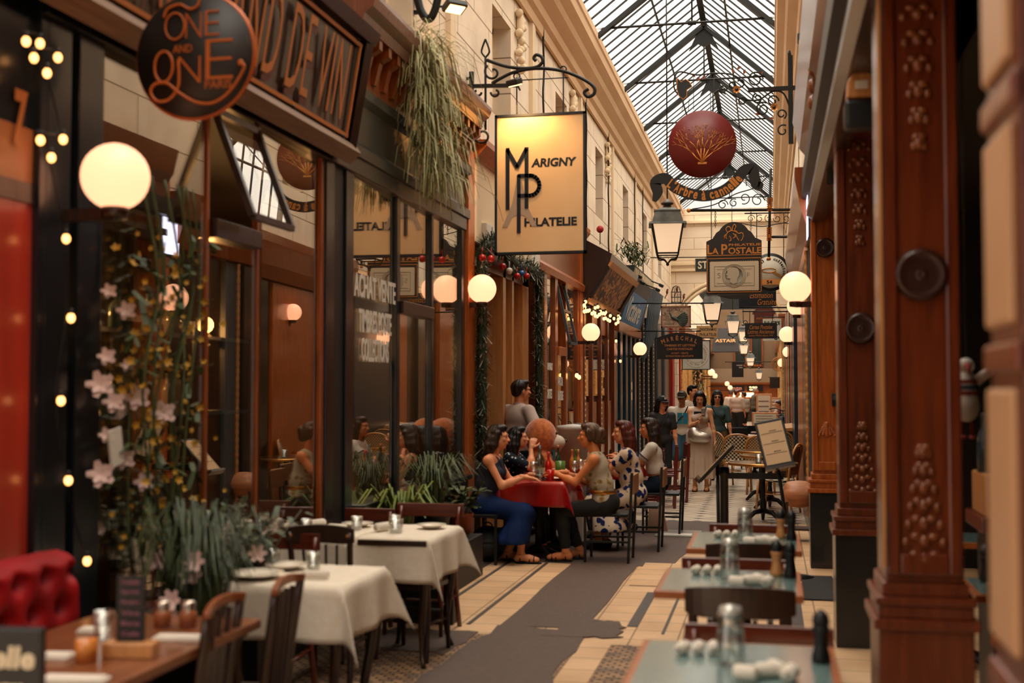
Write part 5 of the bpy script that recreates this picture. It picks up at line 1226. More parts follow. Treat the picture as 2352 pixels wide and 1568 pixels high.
# stamp shop sign with arched top
Y4 = 18.3; C = P(1686, 614, Y=Y4); s4 = (P(1786, 614, Y=Y4)-P(1686, 614, Y=Y4)).length/100
def q4(u, v): return ((u-1686)*s4, -(v-614)*s4)
S = thing('hanging_sign', 'black arch-topped sign with gold lettering above a framed stamp portrait', 'sign', C)
poly = [q4(1622, 678), (q4(1750, 678)), q4(1750, 552), q4(1735, 545), q4(1727, 532)]+[q4(1686+38*cos(a), 545-38*sin(a)) for a in [.5+(pi-1)*i/14 for i in range(15)]]+[q4(1645, 532), q4(1637, 545), q4(1622, 552)]
MB().prism(poly, .05, TR(0, -.025, 0)).go('board', M_SFACE, S)
MB().prism([q4(1645+82*i/10, 679+10*sin(pi*i/10)) for i in range(11)], .04, TR(0, -.02, 0)).go('lower_lobe', M_SFACE, S)
mb = MB(); letters(mb, 'L', *q4(1631, 571), 14*s4, 23*s4, y=-.026, bold=.02); letters(mb, 'A', *q4(1643, 575), 15*s4, 15*s4, y=-.026, bold=.02); letters(mb, 'P', *q4(1664, 571), 14*s4, 24*s4, y=-.026, bold=.02)
letters(mb, 'OSTALE', *q4(1711, 575), 76*s4, 15*s4, y=-.026, bold=.02); letters(mb, 'PHILATELIE', *q4(1711, 561), 74*s4, 5.5*s4, y=-.026, bold=.02)
for v0, v1 in ((584.5, 586), (592, 593.5), (671.5, 673)): mb.box((*[q4(1623, v0)[0]], -.03, q4(0, v1)[1]), (q4(1749, 0)[0], -.026, q4(0, v0)[1]))
for u in (1623, 1747.5): mb.box((q4(u, 0)[0], -.03, q4(0, 673)[1]), (q4(u+1.5, 0)[0], -.026, q4(0, 592)[1]))
mb.go('gold_lettering', M_GOLD, S)
mb = MB()
for pts in ([(1670, 548), (1668, 540), (1672, 532), (1680, 528), (1690, 530), (1698, 535), (1704, 533), (1708, 538), (1706, 548), (1702, 552)], [(1672, 532), (1668, 524), (1672, 518), (1678, 520), (1680, 528)], [(1682, 528), (1684, 518), (1688, 513), (1691, 518), (1688, 526), (1694, 530)], [(1676, 540), (1680, 548), (1676, 553)], [(1690, 536), (1694, 545), (1698, 551)], [(1670, 536), (1664, 540), (1666, 546)], [(1684, 534), (1690, 541), (1684, 546)]):
    mb.tube(smooth_path([Vector((q4(u, 0)[0], -.028, q4(0, v)[1])) for u, v in pts], 4), .007, 6)
mb.go('rider_emblem', M_GOLD, S)
x0, z0 = q4(1631, 668); x1, z1 = q4(1742, 601); poly = []
def zig(a, c, n_, nrm):
    return [(a[0]+(c[0]-a[0])*(i/n_)+nrm[0]*(.012 if i % 2 else 0), a[1]+(c[1]-a[1])*(i/n_)+nrm[1]*(.012 if i % 2 else 0)) for i in range(n_)]
poly = zig((x0, z0), (x1, z0), 56, (0, -1))+zig((x1, z0), (x1, z1), 34, (1, 0))+zig((x1, z1), (x0, z1), 56, (0, 1))+zig((x0, z1), (x0, z0), 34, (-1, 0))
MB().prism(poly, .012, TR(0, -.036, 0)).go('stamp', mat('stamp_cream', 'c9b99c', .7), S)
M_STG = mat('stamp_grey', '8f8b7c', .7); mb = MB(); cx, cz = q4(1686, 634)
for rr_, th_ in ((27, .7), (24, .6)): mb.tube([(cx+rr_*s4*cos(a), -.038, cz+rr_*s4*sin(a)) for a in [2*pi*i/40 for i in range(40)]], th_*s4, 5, closed=True)
mb.lathe([(1e-4, 0), (21*s4, 0), (21*s4, .004)], (cx, -.038, cz), 40, MX(pi/2))
for (a, c), (e_, f_) in (((1640, 611), (1733, 612.5)), ((1640, 657), (1733, 658.5)), ((1640, 611), (1641.5, 658)), ((1732, 611), (1733.5, 658)), ((1646, 618), (1727, 618.8)), ((1646, 651), (1727, 651.8))): mb.box((q4(a, 0)[0], -.039, q4(0, f_)[1]), (q4(e_, 0)[0], -.036, q4(0, c)[1]))
letters(mb, '5', *q4(1651, 633), 8*s4, 12*s4, y=-.036); letters(mb, 'F', *q4(1719, 633), 6*s4, 11*s4, y=-.036)
mb.go('stamp_engraving', M_STG, S)
mb = MB(); mb.prism([q4(*p) for p in ((1676, 648), (1678, 641), (1671, 640), (1669, 636), (1672, 634), (1667, 632), (1671, 626), (1670, 620), (1676, 615), (1685, 614), (1694, 617), (1698, 624), (1698, 633), (1694, 640), (1693, 650), (1684, 654))], .004, TR(0, -.0455, 0)); mb.go('stamp_profile', mat('stamp_pale', 'b5aa90', .7), S)
mb = MB(); q_ = L2(S, 1830, 482, Y4); q_.x = .52-C.x; mb.cyl(L2(S, 1580, 483, Y4), q_, .022, n=8); mb.cyl(L2(S, 1770, 388, Y4), L2(S, 1766, 590, Y4), .02, n=8); mb.cyl(L2(S, 1772, 544, Y4), L2(S, 1850, 543, Y4), .02, n=8)
for a in ((1660, 470, 12, 4, 0, 8), (1685, 466, 10, 4, 1, 8), (1710, 455, 14, 4, -2, 5), (1740, 460, 16, 5, 0, 8), (1745, 430, 10, 4, 2, 8)): mb.tube(px_spiral(S, *a, Y4), .008, 6)
mb.tube(path_on(S, [(1590, 480), (1640, 470), (1690, 445), (1735, 430), (1768, 400)], Y4), .009, 6)
for u, v0, v1 in ((1643, 485, 520), (1725, 485, 528)):
    for k in range(9): c = L2(S, u, v0+(v1-v0)*k/8, Y4); mb.tube([c+Vector((.012*cos(a) if k % 2 else 0, 0 if k % 2 else .012*cos(a), .02*sin(a))) for a in [2*pi*i/8 for i in range(8)]], .004, 5, closed=True)
mb.go('bracket', M_IRON, S)
for u, v in ((1768, 475), (1767, 543)):
    mb = MB()
    for k in range(7):
        for s_ in (-1, 1): c = L2(S, u, v-14+4.5*k, Y4); mb.add([c, c+Vector((s_*.045, -.02, .03)), c+Vector((s_*.02, -.03, .05)), c+Vector((0, -.025, .03))], [(0, 1, 2, 3)])
    mb.ball(L2(S, u, v, Y4), .03, 8, (.6, .8, 2.4)); mb.go('gilt_leaf', M_GOLD, S)
MB().ball(L2(S, 1582, 483, Y4), .035, 10).ball(L2(S, 1766, 594, Y4), .03, 10).go('gilt_ball', M_GOLD, S)

# other signs, by pixel box and distance
def box_sign(name, label, u0, v0, u1, v1, Y, lines, bgm, fgm, **k):
    a, c = P(u0, v0, Y=Y), P(u1, v1, Y=Y); C = (a+c)/2
    T = wordsign(name, label, 'sign', C, abs(c.x-a.x), abs(a.z-c.z), lines, bgm, fgm, **k)
    side = k.get('side', 0); return T
def arm(T, u0, u1, v, Y, drop=(), r=.014):
    mb = MB(); a, c = L2(T, u0, v, Y), L2(T, u1, v, Y)
    if T.location.x < -1.2: a.x = XL-.05-T.location.x
    else: c.x = .52-T.location.x
    mb.cyl(a, c, r, n=6)
    if not drop:
        for k in (.3, .7): q = a.lerp(c, k) if False else Vector((-.15+(.3 if k > .5 else 0), 0, a.z)); mb.cyl(q, (q.x, 0, 0), r*.4, n=5)
    for u, vb in drop: mb.cyl(L2(T, u, v, Y), L2(T, u, vb, Y), r*.5, n=5)
    mb.go('hanging_arm', M_IRON, T)
M_NAVB = mat('navy_board', '0d1620', .4); M_OFFW = mat('off_white_board', 'c9c3b4', .6); M_BEIGE = mat('beige_board', 'b58a5a', .6); M_PALEL = mat('pale_lettering', 'd8c7a8', .6)
T = box_sign('hanging_sign', 'dark green sign half hidden left of the stamp-portrait sign', 1597, 594, 1672, 622, 30, [('STERN', 0, 0, .84, .6, {'bold': .02})], mat('green_black_board', '14201f', .5), M_PALEL); arm(T, 1560, 1672, 590, 30)
Yc = 20.2; C = P(1770, 625, Y=Yc); sc_ = (P(1870, 625, Y=Yc)-P(1770, 625, Y=Yc)).length/100
S = thing('hanging_sign', 'round white magnifying-glass sign with a black rim and an orange number band', 'sign', C)
MB().lathe([(1e-4, -.015), (45*sc_, -.015), (45*sc_, .015), (1e-4, .015)], (0, 0, 0), 48, MX(pi/2)).go('rim', M_BLACK, S)
MB().lathe([(1e-4, .017), (38*sc_, .017), (38*sc_, .012)], (0, 0, 0), 48, MX(pi/2)).go('face', M_OFFW, S)
mb = MB(); arc_letters(mb, 'matériel de collections', (0, 0), 32*sc_, 1.45, 7.5*sc_, .175, y=-.018, bold=.03); mb.go('lettering', M_BLACK, S)
mb = MB(); mb.tube([(-.03+.115*cos(a), -.022, .03+.035*sin(a)) for a in [2*pi*i/24 for i in range(24)]], .008, 6, closed=True); mb.bar((.04, -.022, .0), (.18, -.022, -.08), .04, .01, up=(0, 1, 0)); mb.go('magnifier', M_BRASS, S)
MB().box((-.27, -.03, -.21), (.22, -.018, -.12)).go('number_band', mat('orange_band', 'd08a42', .5), S)
mb = MB(); letters(mb, '54', -.02, -.165, .09, .06, y=-.031, bold=.03); mb.go('number', M_BLACK, S)
q_ = L2(S, 1840, 488, Yc); q_.x = .52-C.x; mb = MB(); mb.cyl(L2(S, 1710, 490, Yc), q_, .012, n=6)
for u in (1738, 1800): mb.cyl(L2(S, u, 490, Yc), L2(S, u, 600 if u > 1760 else 596, Yc), .007, n=5)
for i in range(6): mb.tube(px_spiral(S, 1725+i*20, 502, 9, 3, i, i+7, Yc), .006, 5)
mb.tube(path_on(S, [(1700, 512), (1750, 520), (1800, 512), (1838, 520)], Yc), .008, 6); mb.go('bracket', M_IRON, S)
T = box_sign('hanging_sign', 'blue-black free valuation sign below the round magnifying-glass sign', 1697, 662, 1783, 703, 21.5, [('Estimation', .1, .1, .62, .3, {'shear': .3}), ('Gratuite', .25, -.26, .5, .32, {'shear': .3})], M_NAVB, M_GOLD); arm(T, 1697, 1850, 706, 21.5)
T = box_sign('hanging_sign', 'cream peacock picture sign on an iron arm at the left', 1518, 703, 1587, 752, 23.5, [('DES', -.28, .0, .12, .1), ('PANORAMAS', -.24, -.13, .36, .12), ('RESTAURANT', -.22, -.33, .34, .07)], mat('peacock_board', 'bca387', .6, 0, '97755f', 14), mat('brown_ink', '4a3a30', .7), frame=mat('rose_border', '8c5d4b', .6), fw=.03)
mb = MB(); arc_letters(mb, 'LE RESTAURANT', (-.03, -.1), .25, 1.6, .045, .155, y=-.017); mb.go('arched_lettering', bpy.data.materials['brown_ink'], T)
mb = MB(); mb.tube([(-.12, -.02, .1), (-.1, -.02, .05), (-.08, -.02, .0), (-.02, -.02, -.03), (.06, -.02, -.08)], [.012, .012, .02, .035, .02], 8)
for k in range(9): a = -.9+k*.2; mb.tube([(0, -.02, -.04), (.13*cos(a), -.02, -.04+.13*sin(a)), (.24*cos(a), -.02, -.04+.2*sin(a))], [.008, .012, .018], 6)
mb.go('peacock', mat('peacock_green', '3f4f47', .6), T)
arm(T, 1478, 1640, 696, 23.5, ((1530, 703), (1575, 703)))
T = thing('birdcage', 'small wire birdcage with birds standing on the arm above the peacock sign', 'birdcage', P(1553, 694, Y=23.5))
mb = MB()
for i in range(10): a = 2*pi*i/10; mb.tube([(.1*cos(a), .1*sin(a), 0), (.1*cos(a), .1*sin(a), .2), (.06*cos(a), .06*sin(a), .3), (0, 0, .33)], .004, 4)
for z in (0, .1, .2): mb.tube([(.1*cos(a), .1*sin(a), z) for a in [2*pi*i/16 for i in range(16)]], .005, 5, closed=True)
mb.go('cage', M_IRON, T)
for i, (x, z) in enumerate(((-.17, .2), (.02, .25), (.15, .1))): MB().ball((x, -.05, z), .03, 8, (.8, .8, 1.5)).tube([(x, -.05, z+.03), (x+.02, -.05, z+.06)], [.02, .014], 6).tube([(x, -.05, z-.03), (x-.05, -.05, z-.13)], [.012, .006], 5).go('bird', mat('rust_bird', '7a3a1c', .7), T)
C = P(1561, 795, Y=25.5); s5 = (P(1661, 795, Y=25.5)-C).length/100
S = thing('hanging_sign', 'black arched sign with orange stamp and postcard lettering at mid left', 'sign', C)
def q5(u, v): return ((u-1561)*s5, -(v-795)*s5)
MB().prism([q5(1508, 825), q5(1614, 825), q5(1614, 775)]+[q5(1614-106*i/12, 775-12*sin(pi*i/12)) for i in range(1, 12)]+[q5(1508, 775)], .05, TR(0, -.025, 0)).go('board', M_BLACK, S)
mb = MB(); arc_letters(mb, 'MARÉCHAL', (0, q5(0, 876)[1]), 100*s5, pi/2, 10*s5, .112, y=-.026, bold=.03)
for s_, v, w_, h_ in (('TIMBRES ET LETTRES', 793, 72, 5), ('CARTES POSTALES', 801.5, 60, 5), ('ACHAT - VENTE', 811, 40, 4), ('ESTIMATION GRATUITE', 818, 64, 4)): letters(mb, s_, 0, q5(0, v)[1], w_*s5, h_*s5, y=-.026, bold=.03)
mb.go('lettering', mat('dull_orange_letters', 'a8683a', .5), S); arm(S, 1490, 1610, 760, 25.5, ((1525, 772), (1600, 772)))
T = box_sign('hanging_sign', 'white square pizza sign hanging behind the black arched sign', 1566, 781, 1632, 849, 29, [], M_OFFW, M_GOLD, frame=M_BLACK, fw=.02)
mb = MB(); arc_letters(mb, 'pizza au feu de bois', (0, 0), .23, -pi/2, .05, .17, y=-.017, inward=True); arc_letters(mb, 'VICTORIA GIUSEPPE', (0, 0), .23, pi/2, .05, .17, y=-.017)
for r_ in (.19, .3): mb.tube([(r_*cos(a), -.017, r_*sin(a)) for a in [2*pi*i/32 for i in range(32)]], .003, 5, closed=True)
mb.go('ring_lettering', mat('faded_brown_letters', '9b7f66', .7), T); arm(T, 1540, 1640, 776, 29)
T = box_sign('hanging_sign', 'beige stamp sign with black capitals beyond the black arched sign', 1600, 748, 1648, 776, 33, [('PANORAMAS', .05, .2, .8, .26, {'bold': .02}), ('PHILATELIE', .05, -.22, .8, .26, {'bold': .02})], M_BEIGE, M_BLACK); arm(T, 1570, 1648, 744, 33)
C = P(1666, 780, Y=38); s6 = (P(1766, 780, Y=38)-C).length/100
S = thing('awning', 'dark grey shop awning with thin gold capitals, in the middle distance', 'awning', C)
mb = MB(); w1, w2 = 26*s6, 33*s6; zt, zb = 28*s6, -28*s6
mb.add([(-w1, .6, zt), (w1, .6, zt), (w2, 0, zb), (-w2, 0, zb), (-w1, .65, zt), (w1, .65, zt), (w2, .08, zb-.02), (-w2, .08, zb-.02)], [(0, 1, 2, 3), (7, 6, 5, 4), (0, 3, 7, 4), (1, 5, 6, 2), (0, 4, 5, 1), (3, 2, 6, 7)]); mb.go('canvas', mat('dark_canvas', '2b2522', .8), S)
mb = MB(); vs, fs = fit_text('ASTAIR', 48*s6, 10*s6, bold=.01); Ma = TR(0, .22, -3*s6) @ MX(-atan2(.6, 2*zt)); mb.add([Ma @ (v+Vector((0, -.03, 0))) for v in vs], fs); mb.go('lettering', M_GOLD, S); MB().cyl((XL-S.location.x, .62, zt), (.52-S.location.x, .62, zt), .02, n=6).go('mounting_rail', M_IRON, S)
T = box_sign('hanging_sign', 'small black sign with gold script between the lanterns and the globe lamps', 1711, 742, 1785, 777, 25, [('Cartes Postales', 0, .24, .72, .26, {'shear': .4}), ('Lettres Anciennes', 0, -.06, .84, .26, {'shear': .4}), ('maison PRINS depuis 1976', 0, -.32, .76, .13)], M_BLACK, M_GOLD)
mb = MB()
for u, v in ((1711, 741), (1784, 744), (1713, 777), (1783, 777)): mb.tube(px_spiral(T, u, v, 6, 2, 0, 6, 25), .01, 6)
mb.go('corner_scroll', M_BLACK, T); arm(T, 1705, 1850, 715, 25, ((1722, 742), (1774, 742)))
T = box_sign('hanging_sign', 'white stamp shop sign partly hidden behind the small black script sign', 1752, 732, 1795, 782, 32, [('PHILATELIE', 0, .3, .86, .18, {'bold': .03}), ('BR', .3, -.36, .25, .1, {'bold': .03})], M_OFFW, M_BLACK); arm(T, 1750, 1830, 728, 32)
T = box_sign('hanging_sign', 'dark red ornate sign with an arched crest behind the white stamp sign', 1732, 722, 1778, 760, 36.9, [('ANTIQUITES', 0, .25, .8, .15), ('MONNAIES', 0, -.1, .7, .18)], mat('maroon_board', '5a2620', .5), M_GOLD)
MB().prism([(.35*cos(a), .25+.22*sin(a)) for a in [pi*i/12 for i in range(13)]], .04, TR(0, -.02, 0)).go('crest', bpy.data.materials['maroon_board'], T); arm(T, 1700, 1800, 700, 36.9)
T = box_sign('hanging_sign', 'tall black banner hanging at far left beyond the awning', 1681, 832, 1708, 866, 42, [('SAVEURS', .15, .3, .5, .08), ('VINS', .25, .15, .3, .08)], M_BLACK, M_WHITE); arm(T, 1665, 1710, 831, 42)
T = box_sign('hanging_sign', 'plain black rectangular sign at far right near the marble pilasters', 1768, 867, 1806, 891, 44, [('Racines', .1, 0, .6, .3, {'shear': .3})], M_BLACK, M_DOAK); arm(T, 1765, 1830, 866, 44)
T = thing('hanging_sign', 'round gold openwork sign behind the far right globe lamps', 'sign', P(1788, 836, Y=37)); s_ = 37*.37/1000
mb = MB()
for r_ in (.2, .15): mb.tube([(r_*cos(a), 0, r_*sin(a)) for a in [2*pi*i/28 for i in range(28)]], .014, 6, closed=True)
for i in range(4): mb.bar((-.12+.08*i, 0, -.14), (-.04+.05*i, 0, .14), .015)
mb.bar((0, 0, 0), (.55, 0, .05), .02); mb.go('ring', M_GOLD, T)
T = thing('lightbox', 'bright white backlit panel seen edge-on on the right wall', 'lightbox', P(1862, 490, X=.38))
MB().box((-.03, -.2, -.26), (.03, .2, .3)).go('case', M_GREYP, T, .01); MB().box((-.034, -.17, -.23), (-.03, .17, .27)).go('lit_face', M_WLIT, T)

# globe wall lamps
def globe(label, u, v, rpx, X=None, side='left', group=None, first=[None], Y=None):
    p = P(u, v, X=X) if Y is None else P(u, v, Y=Y); s = FPX/((p-Vector((0, 0, EYE))).dot(CF)); r = rpx/s; wx = XL if side == 'left' else .42
    T = thing('globe_lamp', label, 'wall lamp', p, 0, group); k = r/.14
    m = 10; prof = [(r*sin(pi*i/16)+1e-5, -r*cos(pi*i/16)) for i in range(2, 17)]; prof.insert(0, (1e-4, prof[0][1]))
    MB().lathe(prof, n=28).go('globe', M_GLOBE, T)
    d = wx-p.x; mb = MB().lathe([(1e-4, -r*1.3), (r*.38, -r*1.25), (r*.42, -r*.95), (r*.36, -r*.9), (1e-4, -r*.9)], n=16); mb.go('cup', M_DOAK, T)
    mb = MB().bar((0, 0, -r*1.12), (d, 0, -r*1.12), .04*k, .05*k); mb.box((d-.02, -.04, -r*1.6), (d+.02, .04, -r*.7)); mb.go('wall_arm', M_DOAK, T)
    return T
gl, gr_ = 'globe lamps on the left shop fronts', 'globe lamps on the right shop fronts'
globe('biggest blurred globe lamp, on the post left of the round brown sign', 265, 406, 77, -2.64, 'left', gl)
globe('globe lamp at the garlanded stamp shop doorway', 1107, 663, 33, -2.72, 'left', gl)
globe('globe lamp under the mosaic light box', 1357, 763, 21, -2.63, 'left', gl)
globe('globe lamp beyond the petrol blue shop', 1470, 801, 15.5, -2.6, 'left', gl)
for lab, u, v, r_, Y in (('far left globe lamp, upper of the first far pair', 1634, 855, 8, 50), ('far left globe lamp, lower of the first far pair', 1642, 863, 6, 53), ('far left globe lamp, upper of the last pair', 1670, 881, 5.5, 56), ('far left globe lamp, lower of the last pair', 1677, 890, 5.5, 58)): globe(lab, u, v, r_, None, 'left', gl, Y=Y)
for lab, u, v, r_, Y in (('largest globe lamp on the right, in front of the orange pillar', 1827, 659, 36, 11.35), ('globe lamp on the right half hidden below the largest one', 1829, 703, 21, 16.5), ('third globe lamp on the right, level with the white stamp sign', 1808, 768, 18.5, 20.7),
                         ('fourth globe lamp on the right, below the third', 1810, 808, 12.5, 27), ('fifth globe lamp on the right, overlapping the gold ring sign', 1796, 833, 10, 36), ('far right globe lamp beside the plain black sign', 1806, 872, 8, 44), ('far right globe lamp, upper of the lowest two', 1801, 888, 9, 48), ('far right globe lamp, lowest of all', 1796, 901, 6, 52)):
    globe(lab, u, v, r_, None, 'right', gr_, Y=Y)

# bulbs on strings
def bulbs(name, label, pts, X, r=.02, wire=None, group=None):
    o0 = P(*pts[0][:2], X=X); T = thing(name, label, 'string lights', o0, 0, group)
    P_ = [P(u, v, X=X)-o0 for u, v in pts]
    for p in P_: MB().ball(p, r, 10, (1, 1, 1.25)).go('bulb', M_BULB, T)
    mb = MB(); 
    for p in P_: mb.cyl(p+Vector((0, 0, r)), p+Vector((0, 0, r*2.4)), r*.5, n=6)
    mb.tube(smooth_path([p+Vector((-.02, 0, r*2.4)) for p in P_], 4), .004, 4); mb.go('wire', M_BLACK, T); return T
bulbs('string_lights', 'string of warm bulbs clustered beside the house number and down the post', [(60, 95), (92, 100), (133, 132), (78, 133), (108, 168), (145, 320), (93, 322), (118, 362), (152, 548), (163, 730), (140, 920), (157, 1103), (200, 1288)], XL+.12, .016)
rr = random.Random(2)
_sw = sorted(1340+rr.uniform(0, 84) for i in range(32))
bulbs('string_lights', 'dense swag of glowing bulbs under the mosaic light box', [(u, 700+(u-1340)*.42+rr.uniform(-14, 14)) for u in _sw], XL+.3, .024)
bulbs('string_lights', 'pair of low bulbs on the brown cafe post', [(1325, 862), (1330, 866)], XL+.12, .03)
bulbs('string_lights', 'two single bulbs on the petrol blue shop front', [(1415, 783), (1425, 829)], XL+.12, .025)
# brackets of little black spots on the left wall beyond the light box
for i, (u, v) in enumerate(((1450, 625), (1458, 640), (1492, 655), (1500, 645))):
    Yb = 23+i*.8; T = flood('spotlight', 'small black unlit spot on a thin arm above the blue name board, %s' % ['nearest', 'second', 'third', 'farthest'][i], P(u+18, v+12, Y=Yb), (-.5, 0, -1), .07, False, group='black spots over the blue name board')
    MB().cyl((0, 0, .03), P(u-25, v-8, Y=Yb)-T.location, .014, n=6).go('arm', M_IRON, T)
T = flood('spotlight', 'warm round downlight under the cornice on the right', P(1846, 92, Y=9.5), (0, 0, -1), .07, arm=[(.12, 0, .02)], power=20)
T = thing('spotlight', 'black cylinder spotlight with a warm mouth on the right pillar', 'spotlight', P(1910, 380, Y=8.6))
MB().lathe([(1e-4, .13), (.035, .13), (.035, -.13), (.03, -.13), (.03, -.11), (1e-4, -.11)], n=18).go('tube', M_BLACK, T); MB().lathe([(1e-4, -.115), (.029, -.115)], n=16).go('lamp_face', M_WARM, T); MB().bar((0, 0, .05), (.08, 0, .05), .02).go('wall_arm', M_BLACK, T)
T = thing('hanging_lamp', 'tan half-round wooden lamp with a paper label high on the right', 'lamp', P(1977, 205, Y=6))
MB().prism([(-.07, -.05), (.07, -.05), (.065, .03), (.035, .08), (-.035, .08), (-.065, .03)], .1, TR(0, -.05, 0)).go('shade', M_PALEW, T, .01); MB().box((-.03, -.056, -.01), (.03, -.05, .03)).go('paper_label', M_WHITE, T); MB().cyl((0, 0, .08), (0, 0, .35), .006, n=6).go('stem', M_BRASS, T)
MB().box((-.08, -.06, -.2), (.09, .06, -.06)).go('socket_block', M_BLACK, T, .02)
T = thing('card_reader', 'small black access box on the third pillar', 'access box', P(1918, 918, Y=11.2))
MB().box((-.03, -.03, -.06), (.03, 0, .06)).go('case', M_BLACK, T, .01); MB().box((-.02, -.034, 0), (.02, -.03, .04)).go('screen', M_GREYP, T)
for i, (y0, z0) in enumerate(((22.5, 4.0),)): pass
# ------------------------------------------------------------------ furniture
def bent_chair(label, loc, rz, m, group, w=.42, d=.42, sh=.45, bh=.82, slats=5, top=.1, curve=.05, flat=False, mtop=None):
    """wooden chair, its sitter faces local +y; back at -y"""
    T = thing('dining_chair', label, 'chair', loc, rz, group)
    seat = [(w*.5*cos(a)*(1 if abs(cos(a)) < .8 else .97), d*.5*sin(a)) for a in [2*pi*i/24 for i in range(24)]]
    seat = [(max(-w*.47, min(w*.47, x*1.15)), max(-d*.47, min(d*.47, y*1.15))) for x, y in seat]
    mb = MB(); n = 24; mb.add([(x, y, sh) for x, y in seat]+[(x, y, sh-.035) for x, y in seat], [tuple(range(n)), tuple(range(2*n-1, n-1, -1))]+[(i, (i+1) % n, (i+1) % n+n, i+n) for i in range(n)]); mb.go('seat', m, T, .006)
    for s in (-1, 1):
        MB().tube([(s*w*.4, d*.38, sh-.02), (s*w*.42, d*.42, 0)], [.02, .014], 8).go('leg', m, T)
        MB().tube(smooth_path([(s*w*.46, -d*.55, 0), (s*w*.43, -d*.42, sh*.6), (s*w*.42, -d*.42, sh), (s*w*.45, -d*.55, bh-.02)], 4), .017, 8).go('leg', m, T)
    mb = MB()
    for s in (-1, 1): mb.tube([(s*w*.41, d*.4, .2), (s*w*.44, -d*.48, .22)], .009, 6)
    mb.tube([(-w*.41, d*.4, .24), (w*.41, d*.4, .24)], .009, 6); mb.go('stretcher', m, T)
    mb = MB(); N_ = 12; vs = []
    for i in range(N_+1):
        t = -1+2*i/N_; x = t*w*.52; y = -d*.56-curve*(1-t*t); hh = top*(1 if flat else (1-.25*t**4))
        for dy, z in ((-.011, bh-hh), (.011, bh-hh), (.011, bh), (-.011, bh)): vs.append((x, y+dy, z+(0 if flat else .02*(1-t*t))))
    fs = [(4*i+k, 4*i+(k+1) % 4, 4*i+4+(k+1) % 4, 4*i+4+k) for i in range(N_) for k in range(4)]+[(3, 2, 1, 0), (4*N_, 4*N_+1, 4*N_+2, 4*N_+3)]
    mb.add(vs, fs); mb.go('backrest', mtop or m, T, .005)
    for s in (-1, 1): MB().lathe([(1e-4, .004), (.009, 0)], (s*w*.42, -d*.585, bh-top*.4), 10, MX(pi/2)).go('screw_cap', M_BRASS, T)
    for i in range(slats):
        t = -1+2*(i+1)/(slats+1); MB().bar((t*w*.38, -d*.43, sh-.01), (t*w*.42, -d*.56-curve*(1-t*t), bh-top*.9), .022, .01).go('slat', m, T)
    return T
def cafe_table(label, x0, x1, y0, y1, z, top_m, edge_m, leg='iron', group=None, cat='table'):
    T = thing('cafe_table', label, cat, ((x0+x1)/2, (y0+y1)/2, 0), 0, group); w, d = (x1-x0)/2, (y1-y0)/2
    MB().box((-w, -d, z-.035), (w, d, z-.002)).go('table_edge', edge_m, T, .004)
    MB().box((-w+.025, -d+.025, z-.006), (w-.025, d-.025, z)).go('tabletop', top_m, T)
    if leg == 'iron':
        MB().cyl((0, 0, .05), (0, 0, z-.04), .03, n=12).lathe([(.06, z-.1), (.03, z-.16)], n=12).go('pedestal', M_IRON, T)
        for k in range(4): a = pi/4+k*pi/2; MB().tube([(.02*cos(a), .02*sin(a), .1), (.15*cos(a), .15*sin(a), .06), (.27*cos(a), .27*sin(a), .015)], [.03, .022, .016], 8).go('foot', M_IRON, T)
    else:
        for i in (-1, 1):
            for j in (-1, 1): MB().tube(smooth_path([(i*w*.8, j*d*.8, z-.04), (i*w*.84, j*d*.84, z*.6), (i*w*.72, j*d*.72, .15), (i*w*.85, j*d*.85, .01)], 4), [.024]*8+[.015]*5, 8).go('leg', leg, T)
        MB().box((-w*.8, -d*.8, z-.12), (w*.8, d*.8, z-.035)).go('apron', leg, T)
    return T
def cloth(label, x0, x1, y0, y1, z, drop, m, group=None, seed=0, name='tablecloth', cat='tablecloth', dirs=(1,1,1,1)):
    """a draped cloth: heightfield with folds and hanging corners"""
    n = 44; cx, cy = (x0+x1)/2, (y0+y1)/2; w, d = (x1-x0)/2, (y1-y0)/2; r = random.Random(seed); ph = [r.uniform(0, 6) for _ in range(4)]
    vs = []; ext = drop
    for j in range(n+1):
        for i in range(n+1):
            X = (-1+2*i/n)*(w+ext); Y = (-1+2*j/n)*(d+ext); ox = max(0, abs(X)-w); oy = max(0, abs(Y)-d); sx = 1 if X > 0 else -1; sy = 1 if Y > 0 else -1
            px, py, pz = X, Y, z+.006
            if ox > 0 and oy > 0:
                L = min(sqrt(ox*ox+oy*oy), drop*1.32); a = atan2(oy, ox); px = sx*(w+.012+.05*L*cos(a)+.035*sin(2*a)*L/drop*2); py = sy*(d+.012+.05*L*sin(a)+.035*sin(2*a)*L/drop*2); pz = z-L
            elif ox > 0: px = sx*(w+.012+.016*sin(Y*17+ph[0])*ox/drop+.05*ox); pz = z-ox
            elif oy > 0: py = sy*(d+.012+.016*sin(X*15+ph[1])*oy/drop+.05*oy); pz = z-oy
            else: pz += .0012*sin(X*40+ph[2])*sin(Y*31+ph[3])
            if abs(pz-z-.006) > .001 and pz > z-.03 and (ox or oy): pz = z+.006-(z+.006-pz)*.9
            vs.append((px, py, pz))
    mb = MB().add(vs, [(j*(n+1)+i, j*(n+1)+i+1, (j+1)*(n+1)+i+1, (j+1)*(n+1)+i) for j in range(n) for i in range(n)], True)
    o = mb.go(name, m); o.location = (cx, cy, 0); so = o.modifiers.new('thick', 'SOLIDIFY'); so.thickness = .002
    return tag(o, label, cat, group)
M_TEALTOP = mat('teal_laminate', '7b918d', .18, 0, '668483', 4, coat=.8)
M_EDGE = wood('table_edge_wood', '944a20', 'b3662f', .35, .3, 'x')
M_LINEN = mat('white_linen', 'eadfce', .85, 0, 'e2d3bd', 30, bump=.15)
